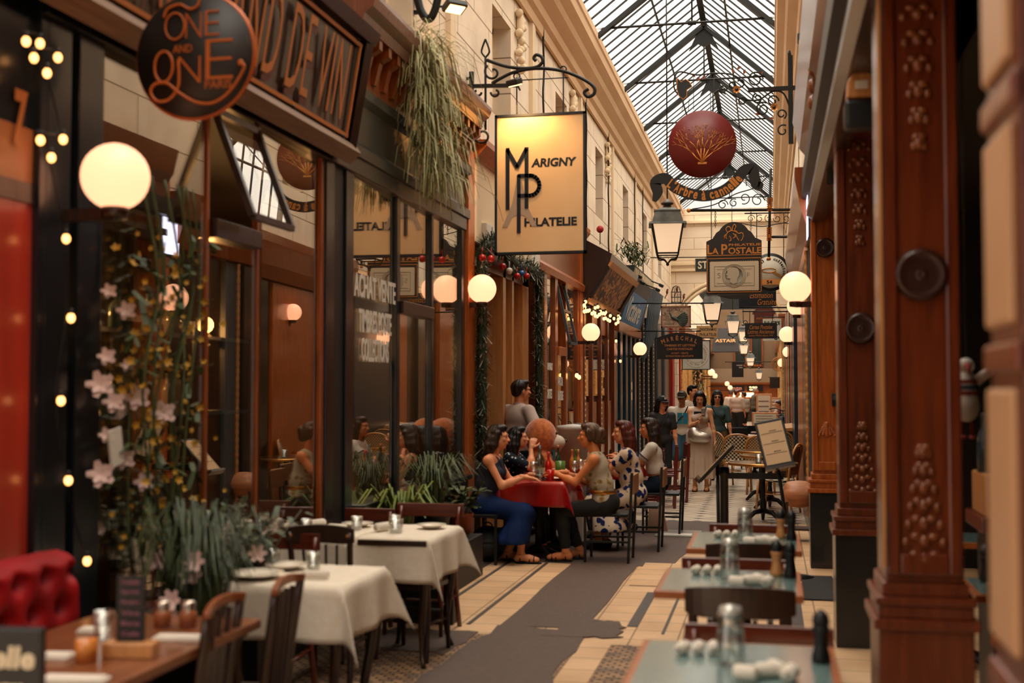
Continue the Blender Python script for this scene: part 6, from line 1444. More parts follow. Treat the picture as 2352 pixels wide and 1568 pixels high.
M_CHINA = mat('white_china', 'e8dcc8', .2, coat=.5); M_NAPK = mat('white_napkin', 'ddd2c2', .8)
M_TUMB = glass_pane('tumbler_glass', (.88,.9,.9), .2); 
def tumbler(label, loc, r=.036, h=.09, group=None, thick=None, m=None, up=True, cat='glass'):
    t = thing('glass_tumbler', label, cat, loc, 0, group)
    MB().lathe([(1e-4, .001), (r*.82, .0), (r*.88, .012), (r, h), (r*.93, h), (r*.82, .016), (1e-4, .014)] if up else [(r, 0), (r*.8, h*.97), (r*.5, h), (1e-4, h), (1e-4, h-.012), (r*.7, h-.02), (r*.93, 0)], n=20).go('cup', m or M_TUMB, t)
    MB().lathe([(r*.7, h*.98 if not up else .004), (r*.84, h*.9 if not up else .01), (r*.84, h*.8 if not up else .016)], n=20).go('thick_base', M_WHITE, t)
    return t
def plate(label, loc, r=.12, group=None):
    o = MB().lathe([(1e-4, .004), (r*.6, .004), (r*.68, .012), (r, .02), (r*1.01, .022), (r, .024), (r*.66, .016), (r*.58, .009), (1e-4, .008)], n=36).go('plate', M_CHINA); o.location = loc
    return tag(o, label, 'plate', group)
def napkin_roll(label, loc, rz=0, r=.02, L=.1, group=None, m=None):
    mb = MB().tube([(-L/2, 0, r), (-L/2+.01, 0, r), (L/2-.01, 0, r), (L/2, 0, r)], [r*.8, r, r, r*.8], 14); mb.tube([(-L*.5, 0, r), (-L*.46, 0, r)], r*.5, 10)
    o = mb.go('rolled_napkin', m or M_NAPK); o.location = loc; o.rotation_euler = (0, 0, rz); return tag(o, label, 'napkin', group)
def mill(label, loc, m, h=.17, group=None):
    T = thing('pepper_mill', label, 'pepper mill', loc, 0, group)
    MB().lathe([(1e-4, 0), (.03, 0), (.03, .02), (.022, .05), (.02, .08), (.027, .11), (.027, .115), (1e-4, .115)], n=20).go('body', m, T)
    MB().lathe([(.02, .115), (.028, .125), (.024, .15), (.01, .165), (1e-4, h)], n=20).go('head', M_BLACK, T); return T
# right-hand row of teal tables
rows = [('nearest', -.44, .2, 3.5, 4.22), ('second', -.5, .13, 5.22, 5.9), ('third', -.46, .16, 6.65, 7.42)]
for i, (nm, x0, x1, y0, y1) in enumerate(rows):
    cafe_table('%s teal-topped wooden-edged table of the right-hand row' % nm, x0, x1, y0, y1, .75, M_TEALTOP, M_EDGE, group='teal tables along the right')
    cx = (x0+x1)/2; 
    for k, (x, y) in enumerate(((x0+.15, y0+.5), (x0+.2, y0+.51), (x0+.25, y0+.52))): napkin_roll('%s of three white napkin rolls at the far left of the %s teal table' % (['left one', 'middle one', 'right one'][k], nm), (x, y, .75), 1.35+.12*k, .02, .075, 'napkin rolls at the far left of the teal tables')
    for k, (x, y, dz) in enumerate(((x1-.22, y0+.22, 0), (x1-.15, y0+.2, 0), (x1-.19, y0+.25, .0), (x1-.28, y0+.17, 0))): napkin_roll('white folded napkin in the near right pile on the %s teal table, %s' % (nm, ['centre left', 'centre right', 'back', 'front left'][k]), (x, y, .75+dz), .5+k*.8, .024, .07, 'napkins in the near right piles on the teal tables')
    T = thing('carafe', 'clear glass carafe capped by an upturned tumbler on the %s teal table' % nm, 'carafe', (x0+.31, y0+.38, .75), 0, 'carafes on the teal tables')
    MB().lathe([(1e-4, .002), (.04, 0), (.045, .02), (.045, .09), (.035, .13), (.03, .16), (.028, .16), (.033, .13), (.042, .09), (.042, .02), (1e-4, .008)], n=22).go('body', M_TUMB, T)
    MB().lathe([(.04, .1), (.043, .105), (.04, .16), (.034, .185), (1e-4, .188)], n=22).go('cap_tumbler', M_TUMB, T)
    MB().lathe([(.037, .155), (.039, .163), (.034, .18), (.01, .184)], n=22).go('thick_base', M_WHITE, T)
    mill('black pepper mill at the back right of the %s teal table' % nm, (x1-.05, y0+.46, .75), M_BLACK, group='pepper mills')
    if i: mill('wooden pepper mill beside the black one on the %s teal table' % nm, (x1-.11, y0+.5, .75), M_PALEW, group='pepper mills')
M_CHRED = wood('red_brown_chair_wood', '4a170a', '6b2711', .3, .5, 'x')
for nm, cx, y, w_ in (('nearest', -.05, 4.13, .5), ('second', -.17, 5.82, .52), ('third', -.12, 7.36, .5)):
    bent_chair('red-brown flat-backed chair on the far side of the %s teal table' % nm, (cx, y, 0), pi, M_CHRED, 'red-brown chairs behind the teal tables', w=w_, bh=.78, top=.07, curve=.01, flat=True, slats=0 if nm != 'nearest' else 0)
for nm, cx, y in (('second', -.13, 5.13), ('third', -.12, 6.55)):
    bent_chair('black bentwood chair with its curved back to the camera at the %s teal table' % nm, (cx, y+.12, 0), 0, M_DOAK, 'black bentwood chairs at the teal tables', w=.43, bh=.80, top=.13, curve=.05)
# tables inside the right-hand restaurant
for i, (x0, y0) in enumerate(((.78, 4.2), (.84, 5.4), (.75, 7.2))):
    nm = ['nearest', 'middle', 'farthest'][i]
    cafe_table('%s teal table inside the right-hand restaurant' % nm, x0, x0+.6, y0, y0+.5, .75 if i else .72, M_TEALTOP, M_EDGE, group='teal tables inside the right-hand restaurant')
    for k in range(2): napkin_roll('%s white napkin roll on the %s teal table inside the right-hand restaurant' % (['left', 'right'][k], nm), (x0+.13+.09*k, y0+.12, .75 if i else .72), .3, .024, .08, 'napkin rolls inside the right-hand restaurant')
    if i: mill('black pepper mill on the %s teal table inside the right-hand restaurant' % nm, (x0+.1, y0+.35, .75), M_BLACK, group='pepper mills')
bent_chair('red-brown chair beside the nearest teal table inside the right-hand restaurant', (1.1, 4.95, 0), pi, M_CHRED, 'red-brown chairs behind the teal tables', w=.48, bh=.83, top=.08, curve=.01, flat=True, slats=0)

# left-hand white-clothed tables
cafe_table('wooden table under the near white cloth', -2.42, -1.84, 5.0, 5.6, .745, M_LINEN, M_DOAK, M_DOAK, 'tables under the white cloths')
cloth('white linen tablecloth on the nearer left table, corner hanging towards the aisle', -2.42, -1.84, 5.0, 5.6, .75, .24, M_LINEN, 'white tablecloths', 1)
cafe_table('wooden table under the far white cloth, by the aisle', -2.36, -1.94, 6.66, 7.4, .745, M_LINEN, M_DOAK, M_DOAK, 'tables under the white cloths')
cloth('white linen tablecloth on the farther table beside the aisle', -2.36, -1.93, 6.68, 7.38, .75, .25, M_LINEN, 'white tablecloths', 2)
cafe_table('wooden table under the far white cloth, against the window', -2.82, -2.44, 6.66, 7.4, .735, M_LINEN, M_DOAK, M_DOAK, 'tables under the white cloths')
cloth('white linen tablecloth on the farther table against the shop window', -2.8, -2.43, 6.66, 7.36, .742, .2, M_LINEN, 'white tablecloths', 3)
tz = .762
for k, (x, y, r, lb) in enumerate(((-2.3, 5.12, .13, 'larger cream plate at the front of the nearer white table'), (-2.27, 5.4, .1, 'smaller cream plate behind the larger one on the nearer white table'), (-2.63, 6.9, .11, 'cream plate on the white table against the window'), (-2.55, 7.2, .1, 'cream plate at the back of the white table against the window'), (-2.05, 7.15, .09, 'cream plate on the far white table beside the aisle'))):
    plate(lb, (x, y, tz-(.008 if x < -2.5 else 0)), r, 'plates on the white tables')
for k, (x, y, lb) in enumerate(((-2.13, 5.4, 'tumbler beside the plates on the nearer white table'), (-2.36, 5.45, 'tumbler at the back left of the nearer white table'), (-2.75, 6.85, 'tumbler at the front left of the white table against the window'), (-2.5, 7.05, 'tumbler at the right of the white table against the window'), (-2.27, 7.1, 'tumbler at the left of the far aisle-side white table'), (-2.2, 6.9, 'wide tumbler candle glass on the far aisle-side white table'))):
    tumbler(lb, (x, y, tz-(.008 if x < -2.4 else 0)), .036 if 'wide' not in lb else .045, .08, 'tumblers on the white tables')
napkin_roll('folded napkin at the right of the nearer white table', (-2.02, 5.15, tz), .2, .018, .12, 'napkins on the white tables')
napkin_roll('folded napkin at the left of the aisle-side far white table', (-2.3, 6.95, tz), 1.2, .025, .13, 'napkins on the white tables')
napkin_roll('folded napkin at the left of the white table against the window', (-2.78, 7.1, tz-.008), 1.2, .025, .13, 'napkins on the white tables')
for k, (x, y) in enumerate(((-2.17, 5.1), (-2.14, 5.13))):
    o = MB().tube([(0, 0, .006), (.05, .1, .006), (.06, .12, .008)], [.004, .004, .008], 6).go('fork', M_WHITE); o.location = (x, y, tz); tag(o, ['fork next to the larger plate on the nearer white table', 'knife next to the folded napkin on the nearer white table'][k], 'cutlery')
bent_chair('dark slatted bentwood chair in front of the far white tables, back to the camera', (-2.42, 6.42, 0), .05, M_DOAK, 'dark slatted chairs by the white tables', w=.38, bh=.86, top=.1, curve=-.02, slats=4)
bent_chair('dark chair under the hanging cloth corner of the far aisle-side white table', (-2.14, 7.1, 0), -.1, M_DOAK, 'dark slatted chairs by the white tables', w=.36, bh=.72, top=.02, curve=.01, slats=2)
for lb, x, y, w_, h_ in (('red-brown chair rail behind the window-side far white table', -2.75, 7.62, .46, .80), ('red-brown chair rail behind the aisle-side far white table, the taller one', -2.3, 7.75, .46, .83), ('red-brown chair rail behind the nearer white table', -2.58, 5.95, .34, .83)):
    bent_chair(lb, (x, y, 0), pi, M_CHRED, 'red-brown chairs behind the white tables', w=w_, bh=h_, top=.09, curve=.01, flat=True, slats=0)
bent_chair('dark wooden chair at the near end of the wooden table, its pale rail this way', (-2.09, 3.86, 0), pi/2+.12, M_DOAK, 'dark chairs on the aisle side of the left tables', w=.38, bh=.88, top=.035, curve=-.02, slats=3, mtop=M_WOOD)
bent_chair('dark wooden chair between the wooden table and the nearer white table', (-2.05, 4.33, 0), pi/2+.1, M_DOAK, 'dark chairs on the aisle side of the left tables', w=.36, bh=.88, top=.035, curve=-.02, slats=4, mtop=M_WOOD)
# near wooden table
T = thing('wooden_table', 'blurred brown wooden table with a menu stand at the lower left', 'table', (-2.2, 3.72, 0), 0)
MB().box((-.33, -.62, .725), (.33, .5, .76)).go('tabletop', wood('table_wood', '6a3a20', '8b5331', .35, .4, 'y'), T, .006)
for i in (-1, 1):
    for j in (-1, 1): MB().bar((i*.27, -.06+j*.45, 0), (i*.27, -.06+j*.45, .73), .04).go('leg', M_DOAK, T)
def at_table(u, v, z=.76): return P(u, v, Z=z)
T = thing('menu_stand', 'dark narrow menu card in a wooden block on the near wooden table', 'menu stand', at_table(300, 1508), .15)
MB().box((-.085, -.035, 0), (.085, .035, .05)).go('block', M_PALEW, T, .006); MB().box((-.045, -.006, .03), (.045, .006, .26)).go('card', M_BLACK, T)
mb = MB()
for k, s_ in enumerate(('Cocktails', 'Spritz', 'Mojito', 'Vins', 'Bieres', 'Cafe')): letters(mb, s_, 0, .24-k*.033, .06, .014, y=-.007, bold=.02)
mb.go('card_lettering', mat('pink_chalk', '8d5866', .7), T)
for k, (u, v) in enumerate(((373, 1440), (432, 1440))):
    T = thing('spice_jar', 'amber glass jar with a chrome lid on the near wooden table, %s of two' % ['left', 'right'][k], 'jar', at_table(u, v), 0, 'spice jars')
    MB().lathe([(1e-4, 0), (.03, 0), (.032, .05), (.024, .065), (1e-4, .066)], n=18).go('jar', mat('amber_glass', '9a5a38', .1), T); MB().lathe([(.026, .06), (.027, .085), (.022, .095), (1e-4, .097)], n=18).go('lid', mat('chrome', 'c8b8a8', .15, .9), T)
T = thing('tealight_glass', 'glowing orange tealight glass on the near wooden table', 'candle', at_table(198, 1520)); MB().lathe([(1e-4, 0), (.032, 0), (.036, .07), (.033, .07), (.028, .005), (1e-4, .005)], n=18).go('cup', mat('orange_glass', 'c97a33', .2), T); MB().ball((0, 0, .03), .014, 10).go('flame', emit('candle_flame', 'ffb050', 3), T)
for lb, u, v, w_ in (('white folded napkin at the front left of the near wooden table', 130, 1512, .1), ('white folded napkin along the front edge of the near wooden table', 170, 1566, .2), ('white folded napkin behind the menu stand on the near wooden table', 410, 1470, .17), ('cream menu leaflet at the back of the near wooden table', 215, 1452, .1)):
    o = MB().box((-w_/2, -.035, 0), (w_/2, .035, .012)).box((-w_*.45, -.03, .012), (w_*.45, .028, .018)).go('folded_napkin', M_NAPK, None, .005); o.location = at_table(u, v); o.rotation_euler = (0, 0, .12); tag(o, lb, 'napkin', 'folded napkins on the near wooden table')
T = thing('glass_tumbler', 'pink-tinted tumbler by the menu stand on the near wooden table', 'glass', at_table(238, 1470)); MB().lathe([(1e-4, 0), (.03, 0), (.037, .1), (.034, .1), (.027, .006), (1e-4, .006)], n=18).go('cup', M_TUMB, T)
T = thing('chalkboard', 'black framed chalkboard sign with white lettering at the lower left corner', 'chalkboard', P(52, 1568, Y=2.9)+Vector((0, 0, .02)), .1)
MB().box((-.17, -.012, -.1), (.062, .012, .13)).go('board', M_BLACK, T, .008); mb = MB(); letters(mb, 'elle', -.02, .05, .12, .06, y=-.013, bold=.03, shear=.1); letters(mb, 'Menu', -.06, -.03, .15, .05, y=-.013, bold=.03, shear=-.3); mb.go('lettering', M_PALEL, T)
MB().box((-.15, -.01, -.75), (-.12, .01, -.1)).box((.03, -.01, -.75), (.06, .01, -.1)).go('leg', M_BLACK, T)
# red tufted banquette
T = thing('banquette', 'red velvet button-tufted banquette back at the left edge', 'seat', (-2.61, 3.62, 0), .03); T.scale = (1, 1, .94)
M_VEL = mat('red_velvet', 'a00610', .6, 0, '7c040c', 5, spec=.25)
n1, n2 = 60, 44; vs = []
bt = [(j*.17+(.085 if i % 2 else 0), .6+i*.125) for i in range(5) for j in range(-5, 6)]
for i in range(n2+1):
    for j in range(n1+1):
        y = -.75+1.2*j/n1; z = .48+.58*i/n2; e_ = min(1, (1.06-z)/.05)
        dpt = .09*sqrt(max(0, e_))
        for by, bz in bt: q = ((y-by)**2+(z-bz)**2); dpt -= .075*math.exp(-q/.0007)+.02*math.exp(-q/.004)
        vs.append((max(-.06, dpt)+.1*(1.06-z)*.3, y, z+(.03*sin((y+.75)*2))))
MB().add(vs, [(i*(n1+1)+j, i*(n1+1)+j+1, (i+1)*(n1+1)+j+1, (i+1)*(n1+1)+j) for i in range(n2) for j in range(n1)], True).go('tufted_back', M_VEL, T)
mb = MB()
for by, bz in bt:
    if -.74 < by < .44 and bz < 1.0: mb.ball((.02, by, bz), .012, 8)
mb.go('buttons', mat('velvet_button', '3a0508', .7), T)
MB().box((-.16, -.75, 0), (-.02, .45, 1.04)).go('back_frame', M_BLACK, T, .01); MB().box((-.02, -.75, .3), (.45, .45, .46)).go('seat', M_VEL, T, .03); MB().box((-.02, -.75, 0), (.42, .45, .3)).go('base', M_BLACK, T)
# planters
T = thing('planter_box', 'long black planter box under the far white tables', 'planter', (-2.5, 8.05, 0)); MB().box((-.36, -.05, 0), (.36, .12, .43)).box((-.34, -.03, .43), (.34, .1, .46)).go('box', mat('charcoal_planter', '1c1b1b', .5), T, .008)
def pot_plant(label, loc, r, h, cat, blades, blen, bw, pot_m, lean=1, blooms=0, leafy=False, bloom_m=None, seed=0, leaf_m=None):
    rr = random.Random(seed); T = thing('potted_plant', label, cat, loc)
    MB().lathe([(1e-4, 0), (r*.75, 0), (r, h), (r*1.05, h), (r*1.05, h-.03), (r*.9, h-.03), (1e-4, h-.04)], n=24).go('pot', pot_m, T)
    mb = MB()
    for k in range(blades):
        a = rr.uniform(0, 2*pi); q = r*.7*rr.random(); b = Vector((q*cos(a), q*sin(a), h-.03)); L = blen*rr.uniform(.55, 1.05); d = Vector((cos(a), sin(a), 0))*rr.uniform(.15, .9)*lean
        if leafy:
            top = b+d*L*.8+Vector((0, 0, L*.8)); mb.tube([b, b.lerp(top, .5)+Vector((0, 0, .03)), top], .003, 4)
            for j in range(4):
                c = b.lerp(top, .4+.18*j); dd = Vector((rr.uniform(-1, 1), rr.uniform(-1, 1), rr.uniform(-.3, .6))).normalized()*bw*2.4; ribbon(mb, [c, c+dd*.5+Vector((0, 0, .01)), c+dd], bw)
        else: ribbon(mb, [b, b+d*L*.25+Vector((0, 0, L*.6)), b+d*L*.62+Vector((0, 0, L*.88)), b+d*L+Vector((0, 0, L*(.75-.3*rr.random())))], bw)
    o = mb.go('foliage', leaf_m or M_LEAF, T)
    for k in range(blooms):
        a = rr.uniform(0, 2*pi); c = Vector((r*1.3*cos(a)*rr.random(), -abs(r*1.3*sin(a)), h+blen*rr.uniform(.05, .5))); mb = MB(); blossom(mb, c, .045, 6, Vector((rr.uniform(-.5, .5), -1, .4))); mb.go('blossom', bloom_m or M_PETAL, T)
    return T
M_POTB = mat('black_planter', '101112', .5); M_TERRA = mat('terracotta', '8a4226', .7)
T = pot_plant('tall grassy potted plant with white flowers on a stand left of the nearer white table', (-2.34, 4.62, .32), .2, .3, 'plant', 240, .62, .010, M_POTB, .5, 7, seed=1, leaf_m=mat('dark_leaf', '1c2612', .55, 0, '3c4a22', 12))
MB().box((-.2, -.18, -.32), (.2, .18, 0)).go('stand', M_POTB, T)
pot_plant('leafy potted plant with white flowers at the right of the tall grassy one', (-2.5, 5.45, .55), .14, .2, 'plant', 46, .4, .03, M_POTB, .8, 6, leafy=True, seed=2, leaf_m=mat('grey_leaf', '5c6654', .6)).children[0]
MB().box((-2.62, 5.33, 0), (-2.38, 5.57, .55)).go('plant_stand', M_POTB); tag(bpy.data.objects['plant_stand'], 'black stand under the leafy white-flowered potted plant', 'stand')
pot_plant('low fern-like plant in front of the dark door post', (-2.68, 8.5, .35), .14, .22, 'plant', 60, .42, .02, M_POTB, 1.1, 0, seed=3, leaf_m=mat('lime_leaf', '5f6d1f', .6))
pot_plant('bushy grass plant on the sill by the lettered shop window', (-2.66, 9.3, .45), .16, .25, 'plant', 220, .48, .009, M_POTB, .9, 0, seed=4)
pot_plant('small broad-leaved plant in a terracotta pot beside the bushy grass plant', (-2.6, 9.95, .38), .11, .18, 'plant', 30, .36, .045, M_TERRA, .8, 2, leafy=True, bloom_m=mat('peach_petal', 'b0704a', .6), seed=5)
o = MB().box((-2.84, 8.2, 0), (-2.46, 10.2, .36)).go('plant_bench', M_POTB, None, .008); tag(o, 'low black bench carrying the plants under the shop window', 'bench')
T = thing('hanging_plant', 'long dry green trailing grass hanging from the shop cornice', 'plant', (-2.68, 9.25, 0))
mb = MB(); rr = random.Random(9); heads = []
for k in range(1000):
    t = rr.random(); z0 = 4.42-1.15*t; b = Vector((rr.gauss(0, .05), (rr.gauss(0, .17)+(-.28+.5*t)), z0)); L = rr.uniform(.18, .42); a = rr.uniform(0, 2*pi); o_ = Vector((cos(a)*.8+.25, sin(a), 0))*rr.uniform(.3, 1.1)*L
    ribbon(mb, [b, b+o_*.5+Vector((0, 0, L*.18)), b+o_*.95+Vector((0, 0, -L*.1)), b+o_*1.1+Vector((0, 0, -L*.6))], .009)
o = mb.go('fronds', M_GRASS, T); o['kind'] = 'stuff'
T = thing('trellis_plant', 'trailing plant on top of the tilted light box', 'plant', (-2.5, 21.6, 4.02)); mb = MB()
for k in range(260):
    b = Vector((rr.gauss(0, .1), rr.uniform(-.4, 2.0), rr.uniform(0, .25))); dd = Vector((rr.gauss(0, 1), rr.gauss(0, 1), rr.gauss(0, 1))).normalized()*.14; ribbon(mb, [b, b+dd*.5, b+dd], .03)
o = mb.go('foliage', M_LEAF, T); o['kind'] = 'stuff'
T = thing('artificial_rose', 'single red rose standing on the light box end', 'flower', (-2.62, 18.75, 3.9)); MB().tube([(0, 0, 0), (0, 0, .2)], .008, 6).go('stem', M_LEAF, T); MB().ball((0, 0, .24), .06, 10).go('bloom', mat('rose_red', 'a01418', .6), T)
T = thing('climbing_plant', 'climbing plant with orange flowers on a far left marble pilaster', 'plant', (-2.62, 44.5, 0)); mb = MB(); mo = MB()
for k in range(700):
    b = Vector((rr.gauss(0, .13), rr.gauss(0, .15), rr.uniform(1.0, 3.0))); dd = Vector((rr.gauss(0, 1), rr.gauss(0, 1), rr.gauss(0, 1))).normalized()*.13; ribbon(mb if k % 6 else mo, [b, b+dd*.5, b+dd], .05)
mb.go('foliage', M_LEAF, T)['kind'] = 'stuff'; mo.go('blossoms', mat('orange_petal', 'b5622a', .6), T)['kind'] = 'stuff'
# mat, lectern, barrier
tag(slab('rubber_mat', [(.2, 9.5), (.52, 9.5), (.5, 10.7), (.26, 10.7)], .012, mat('rubber', '1b1a1a', .8)), 'black rubber mat on the floor by the second pillar', 'mat')
def lectern(label, foot, top, pr, ang, w_, h_, page, group=None):
    T = thing('menu_stand', label, 'menu stand', foot, 0, group); tp = Vector(top)-Vector(foot)
    MB().lathe([(1e-4, 0), (.16, 0), (.16, .015), (.03, .03), (1e-4, .03)], n=28).go('base', M_BLACK, T); MB().cyl((0, 0, .02), tp, .016, n=10).go('pole', M_BLACK, T)
    R_ = TR(tp) @ MZ(pr[0]) @ MY(pr[2]) @ MX(pr[1]); MB().cbox((0, 0, 0), (w_/2, .015, h_/2), R_).go('frame', M_BLACK, T, .006)
    MB().cbox((0, -.017, 0), (w_/2-.022, .002, h_/2-.025), R_).go('page', page, T); mb = MB()
    for k in range(3): mb.cbox((0, -.02, h_*.22-k*h_*.22), (w_*.36, .001, .0015), R_); mb.cbox((.01, -.02, h_*.26-k*h_*.22), (w_*.12, .001, .003), R_)
    mb.go('page_lines', mat('grey_print', '6f5c48', .8), T); MB().cbox((0, -.02, -h_/2-.01), (w_/2, .03, .012), R_).go('ledge', M_DOAK, T); return T
M_PAGE = mat('cream_page', 'd8b48c', .7)
p0 = P(1825, 1322, Z=0); pt = P(1778, 1018, Y=10.5)
lectern('tilted menu stand with a cream page facing the camera by the rope barrier', (p0.x, 10.6, 0), pt, (.1, -.35, -.2), 0, .25, .42, M_PAGE, 'menu stands in the aisle')
pt2 = P(1648, 1062, Y=10.6); lectern('dark menu stand seen edge-on left of the cream-page one', (P(1652, 1300, Y=10.6).x, 10.6, 0), pt2, (-pi/2, -.75, 0), 0, .3, .42, M_PAGE, 'menu stands in the aisle')
T = thing('belt_barrier', 'black belt barrier between the two menu stands', 'barrier', (P(1664, 1200, Y=10.7).x, 10.7, 0))
MB().lathe([(1e-4, 0), (.15, 0), (.15, .02), (.04, .035), (.036, .04), (.036, .86), (.045, .87), (.045, .93), (1e-4, .94)], n=20).go('post', M_BLACK, T); x1 = P(1800, 1090, Y=10.7).x-T.location.x; MB().box((.03, -.002, .83), (x1, .002, .885)).go('belt', M_BLACK, T)
MB().cyl((.0, 0, .0), (0, 0, .3), .05, n=14).go('post_foot', M_BLACK, T)
# stool
T = thing('stool', 'tall stool with a thick wrinkled tan leather seat by the third pillar', 'stool', (.28, 13.2, 0))
blob('leather_seat', [('c', (-.07, -.07, .5), (.07, -.07, .5), .07, .07), ('c', (-.07, .07, .5), (.07, .07, .5), .07, .07), ('c', (-.08, 0, .56), (.08, 0, .56), .07, .07), ('c', (-.08, 0, .42), (.08, 0, .42), .06, .06), ('e', (0, 0, .49), (.14, .14, .13), None)], mat('tan_leather', 'a5623c', .5, 0, 'c0825a', 5, (1, 1, 6), bump=.6), T, .014, .05)
for i in (-1, 1):
    for j in (-1, 1): MB().bar((i*.12, j*.12, .42), (i*.13, j*.13, 0), .03).go('leg', M_DOAK, T)
MB().box((-.14, -.14, .12), (.14, .14, .14)).go('footrest', M_DOAK, T)
# rattan bistro set
M_CANE = wood('cane', 'a36a2e', 'c18845', .4, .4)
def weave(name, c1, c2, sc):
    m, N, L, b = nt(name); b.inputs['Roughness'].default_value = .5; N, L, b, t = tex(m, 'checker', sc, (1, .001, 1)); t.inputs['Color1'].default_value = rgba(c1); t.inputs['Color2'].default_value = rgba(c2); L.new(t.outputs['Color'], b.inputs['Base Color']); return m
def rattan_chair(label, loc, rz, wv, group):
    T = thing('rattan_chair', label, 'chair', loc, rz, group)
    for s in (-1, 1):
        MB().tube([(s*.2, .2, .44), (s*.21, .23, 0)], .016, 8).go('leg', M_CANE, T); MB().tube([(s*.19, -.18, .46), (s*.21, -.24, 0)], .016, 8).go('leg', M_CANE, T)
    fr = smooth_path([(-.2, -.19, .42), (-.22, -.22, .62), (-.2, -.26, .8), (-.12, -.28, .88), (0, -.28, .9), (.12, -.28, .88), (.2, -.26, .8), (.22, -.22, .62), (.2, -.19, .42)], 5)
    MB().tube(fr, .017, 8).go('back_frame', M_CANE, T)
    mb = MB(); rowsz = [(.5, -.2, .2), (.6, -.215, .205), (.7, -.235, .2), (.8, -.255, .185), (.87, -.27, .12)]; vs = []
    for z, y, w_ in rowsz:
        for i in range(7): t = -1+2*i/6; vs.append((w_*t, y-.012*(1-t*t), z))
    mb.add(vs, [(7*j+i, 7*j+i+1, 7*j+8+i, 7*j+7+i) for j in range(4) for i in range(6)]); o = mb.go('woven_back', wv, T); o.modifiers.new('s', 'SOLIDIFY').thickness = .012
    MB().lathe([(1e-4, .45), (.21, .45), (.225, .44), (.21, .425), (1e-4, .425)], n=24).go('woven_seat', wv, T); MB().tube([(.19*cos(a), .19*sin(a), .26) for a in [2*pi*i/20 for i in range(20)]], .009, 6, closed=True).go('stretcher', M_CANE, T)
    mb = MB()
    for s in (-1, 1): mb.tube(bez((s*.2, .2, .4), (s*.12, .21, .36), (s*.16, .22, .26), (s*.21, .22, .2), 6), .007, 5)
    mb.go('brace', M_CANE, T); return T
W1 = weave('black_white_weave', '16150f', 'd8c8a8', 34); W2 = weave('tan_weave', '6b5030', 'c2a57a', 44)
cg = 'rattan bistro chairs'
rattan_chair('rattan chair with a bold black and white woven back, left of the pair facing away', (-.52, 19.4, 0), 0, W1, cg)
rattan_chair('rattan chair with a finer tan woven back, right of the pair facing away', (-.16, 18.9, 0), 0, W2, cg)
rattan_chair('rattan chair turned sideways at the left end of the bistro tables', (-.68, 20.2, 0), -.9, W1, cg)
rattan_chair('rattan chair seen from the side against the right shop front', (.08, 16.0, 0), 1.3, W1, cg)
rattan_chair('rattan chair behind the menu stand, farther back on the right', (.1, 20.6, 0), .2, W2, cg)
def round_table(label, loc, r, z=.72, group='round brass-edged bistro tables'):
    T = thing('bistro_table', label, 'table', loc, 0, group); MB().lathe([(1e-4, z), (r-.02, z)], n=40).go('tabletop', mat('dark_table_top', '4a2b1a', .15, coat=.8) if 'dark_table_top' not in bpy.data.materials else bpy.data.materials['dark_table_top'], T)
    MB().lathe([(r-.02, z+.002), (r, z+.002), (r, z-.03), (r-.02, z-.03)], n=40).go('brass_edge', M_BRASS, T); MB().lathe([(.05, z-.03), (.03, z-.08), (.025, .3), (.04, .2), (.03, .12)], n=14).go('pedestal', M_IRON, T)
    for k in range(3): a = k*2*pi/3-.5; MB().tube([(0, 0, .14), (.12*cos(a), .12*sin(a), .12), (.24*cos(a), .24*sin(a), .015)], [.035, .03, .02], 8).go('foot', M_IRON, T)
    return T
round_table('nearest round bistro table with a brass edge and clawed iron foot', (-.1, 14.95, 0), .42)
round_table('second round bistro table, behind the nearest', (-.02, 16.6, 0), .4); round_table('third round bistro table, before the rattan pair', (-.15, 17.8, 0), .38)
tumbler('tumbler standing at the right edge of the nearest round bistro table', (-.15, 14.75, .722), .04, .11)
# darker far furniture
def simple_chair(label, loc, rz, m, group, sh=.45, bh=.85, back_m=None, w=.4, sq=.024):
    T = thing('dining_chair', label, 'chair', loc, rz, group); q = w/2
    for s in (-1, 1): MB().bar((s*q, q, 0), (s*q, q, sh), sq).go('leg', m, T); MB().bar((s*q, -q, 0), (s*q, -q-.04, bh), sq).go('leg', m, T)
    MB().box((-q, -q, sh-.03), (q, q+.01, sh)).go('seat', m, T, .006); MB().box((-q-.005, -q-.06, bh-.2), (q+.005, -q-.02, bh-.02)).go('backrest', back_m or m, T, .006)
    mb = MB()
    for s in (-1, 1): mb.bar((s*q, -q, .2), (s*q, q, .2), sq*.8)
    mb.bar((-q, q, .25), (q, q, .25), sq*.8); mb.go('stretcher', m, T); return T
M_TANB = mat('tan_backrest', '8e6240', .5)
bgp = 'black metal-framed chairs at the red tables'
simple_chair('black metal-framed chair under the woman in black trousers', (-1.5, 11.3, 0), pi/2, M_BLACK, bgp, .46, .84, M_TANB)
simple_chair('black metal-framed chair with a tan back under the woman in the blue-flowered dress', (-1.3, 12.15, 0), pi/2, M_BLACK, bgp, .46, .84, M_TANB)
simple_chair('black metal-framed chair with a tan back under the woman in jeans', (-1.2, 13.6, 0), pi/2, M_BLACK, bgp, .46, .84, M_TANB)
simple_chair('black metal-framed chair under the woman in the blue dress', (-2.68, 10.98, 0), -pi/2, M_BLACK, bgp, .46, .84, M_BLACK)
simple_chair('black metal-framed chair under the woman in the polka dot blouse', (-2.66, 11.75, 0), -pi/2, M_BLACK, bgp, .46, .84, M_BLACK)
rg = 'dark red wooden chairs beyond the woman in jeans'; M_REDCH = wood('dark_red_chair', '4a0d0a', '6d1510', .3, .5)
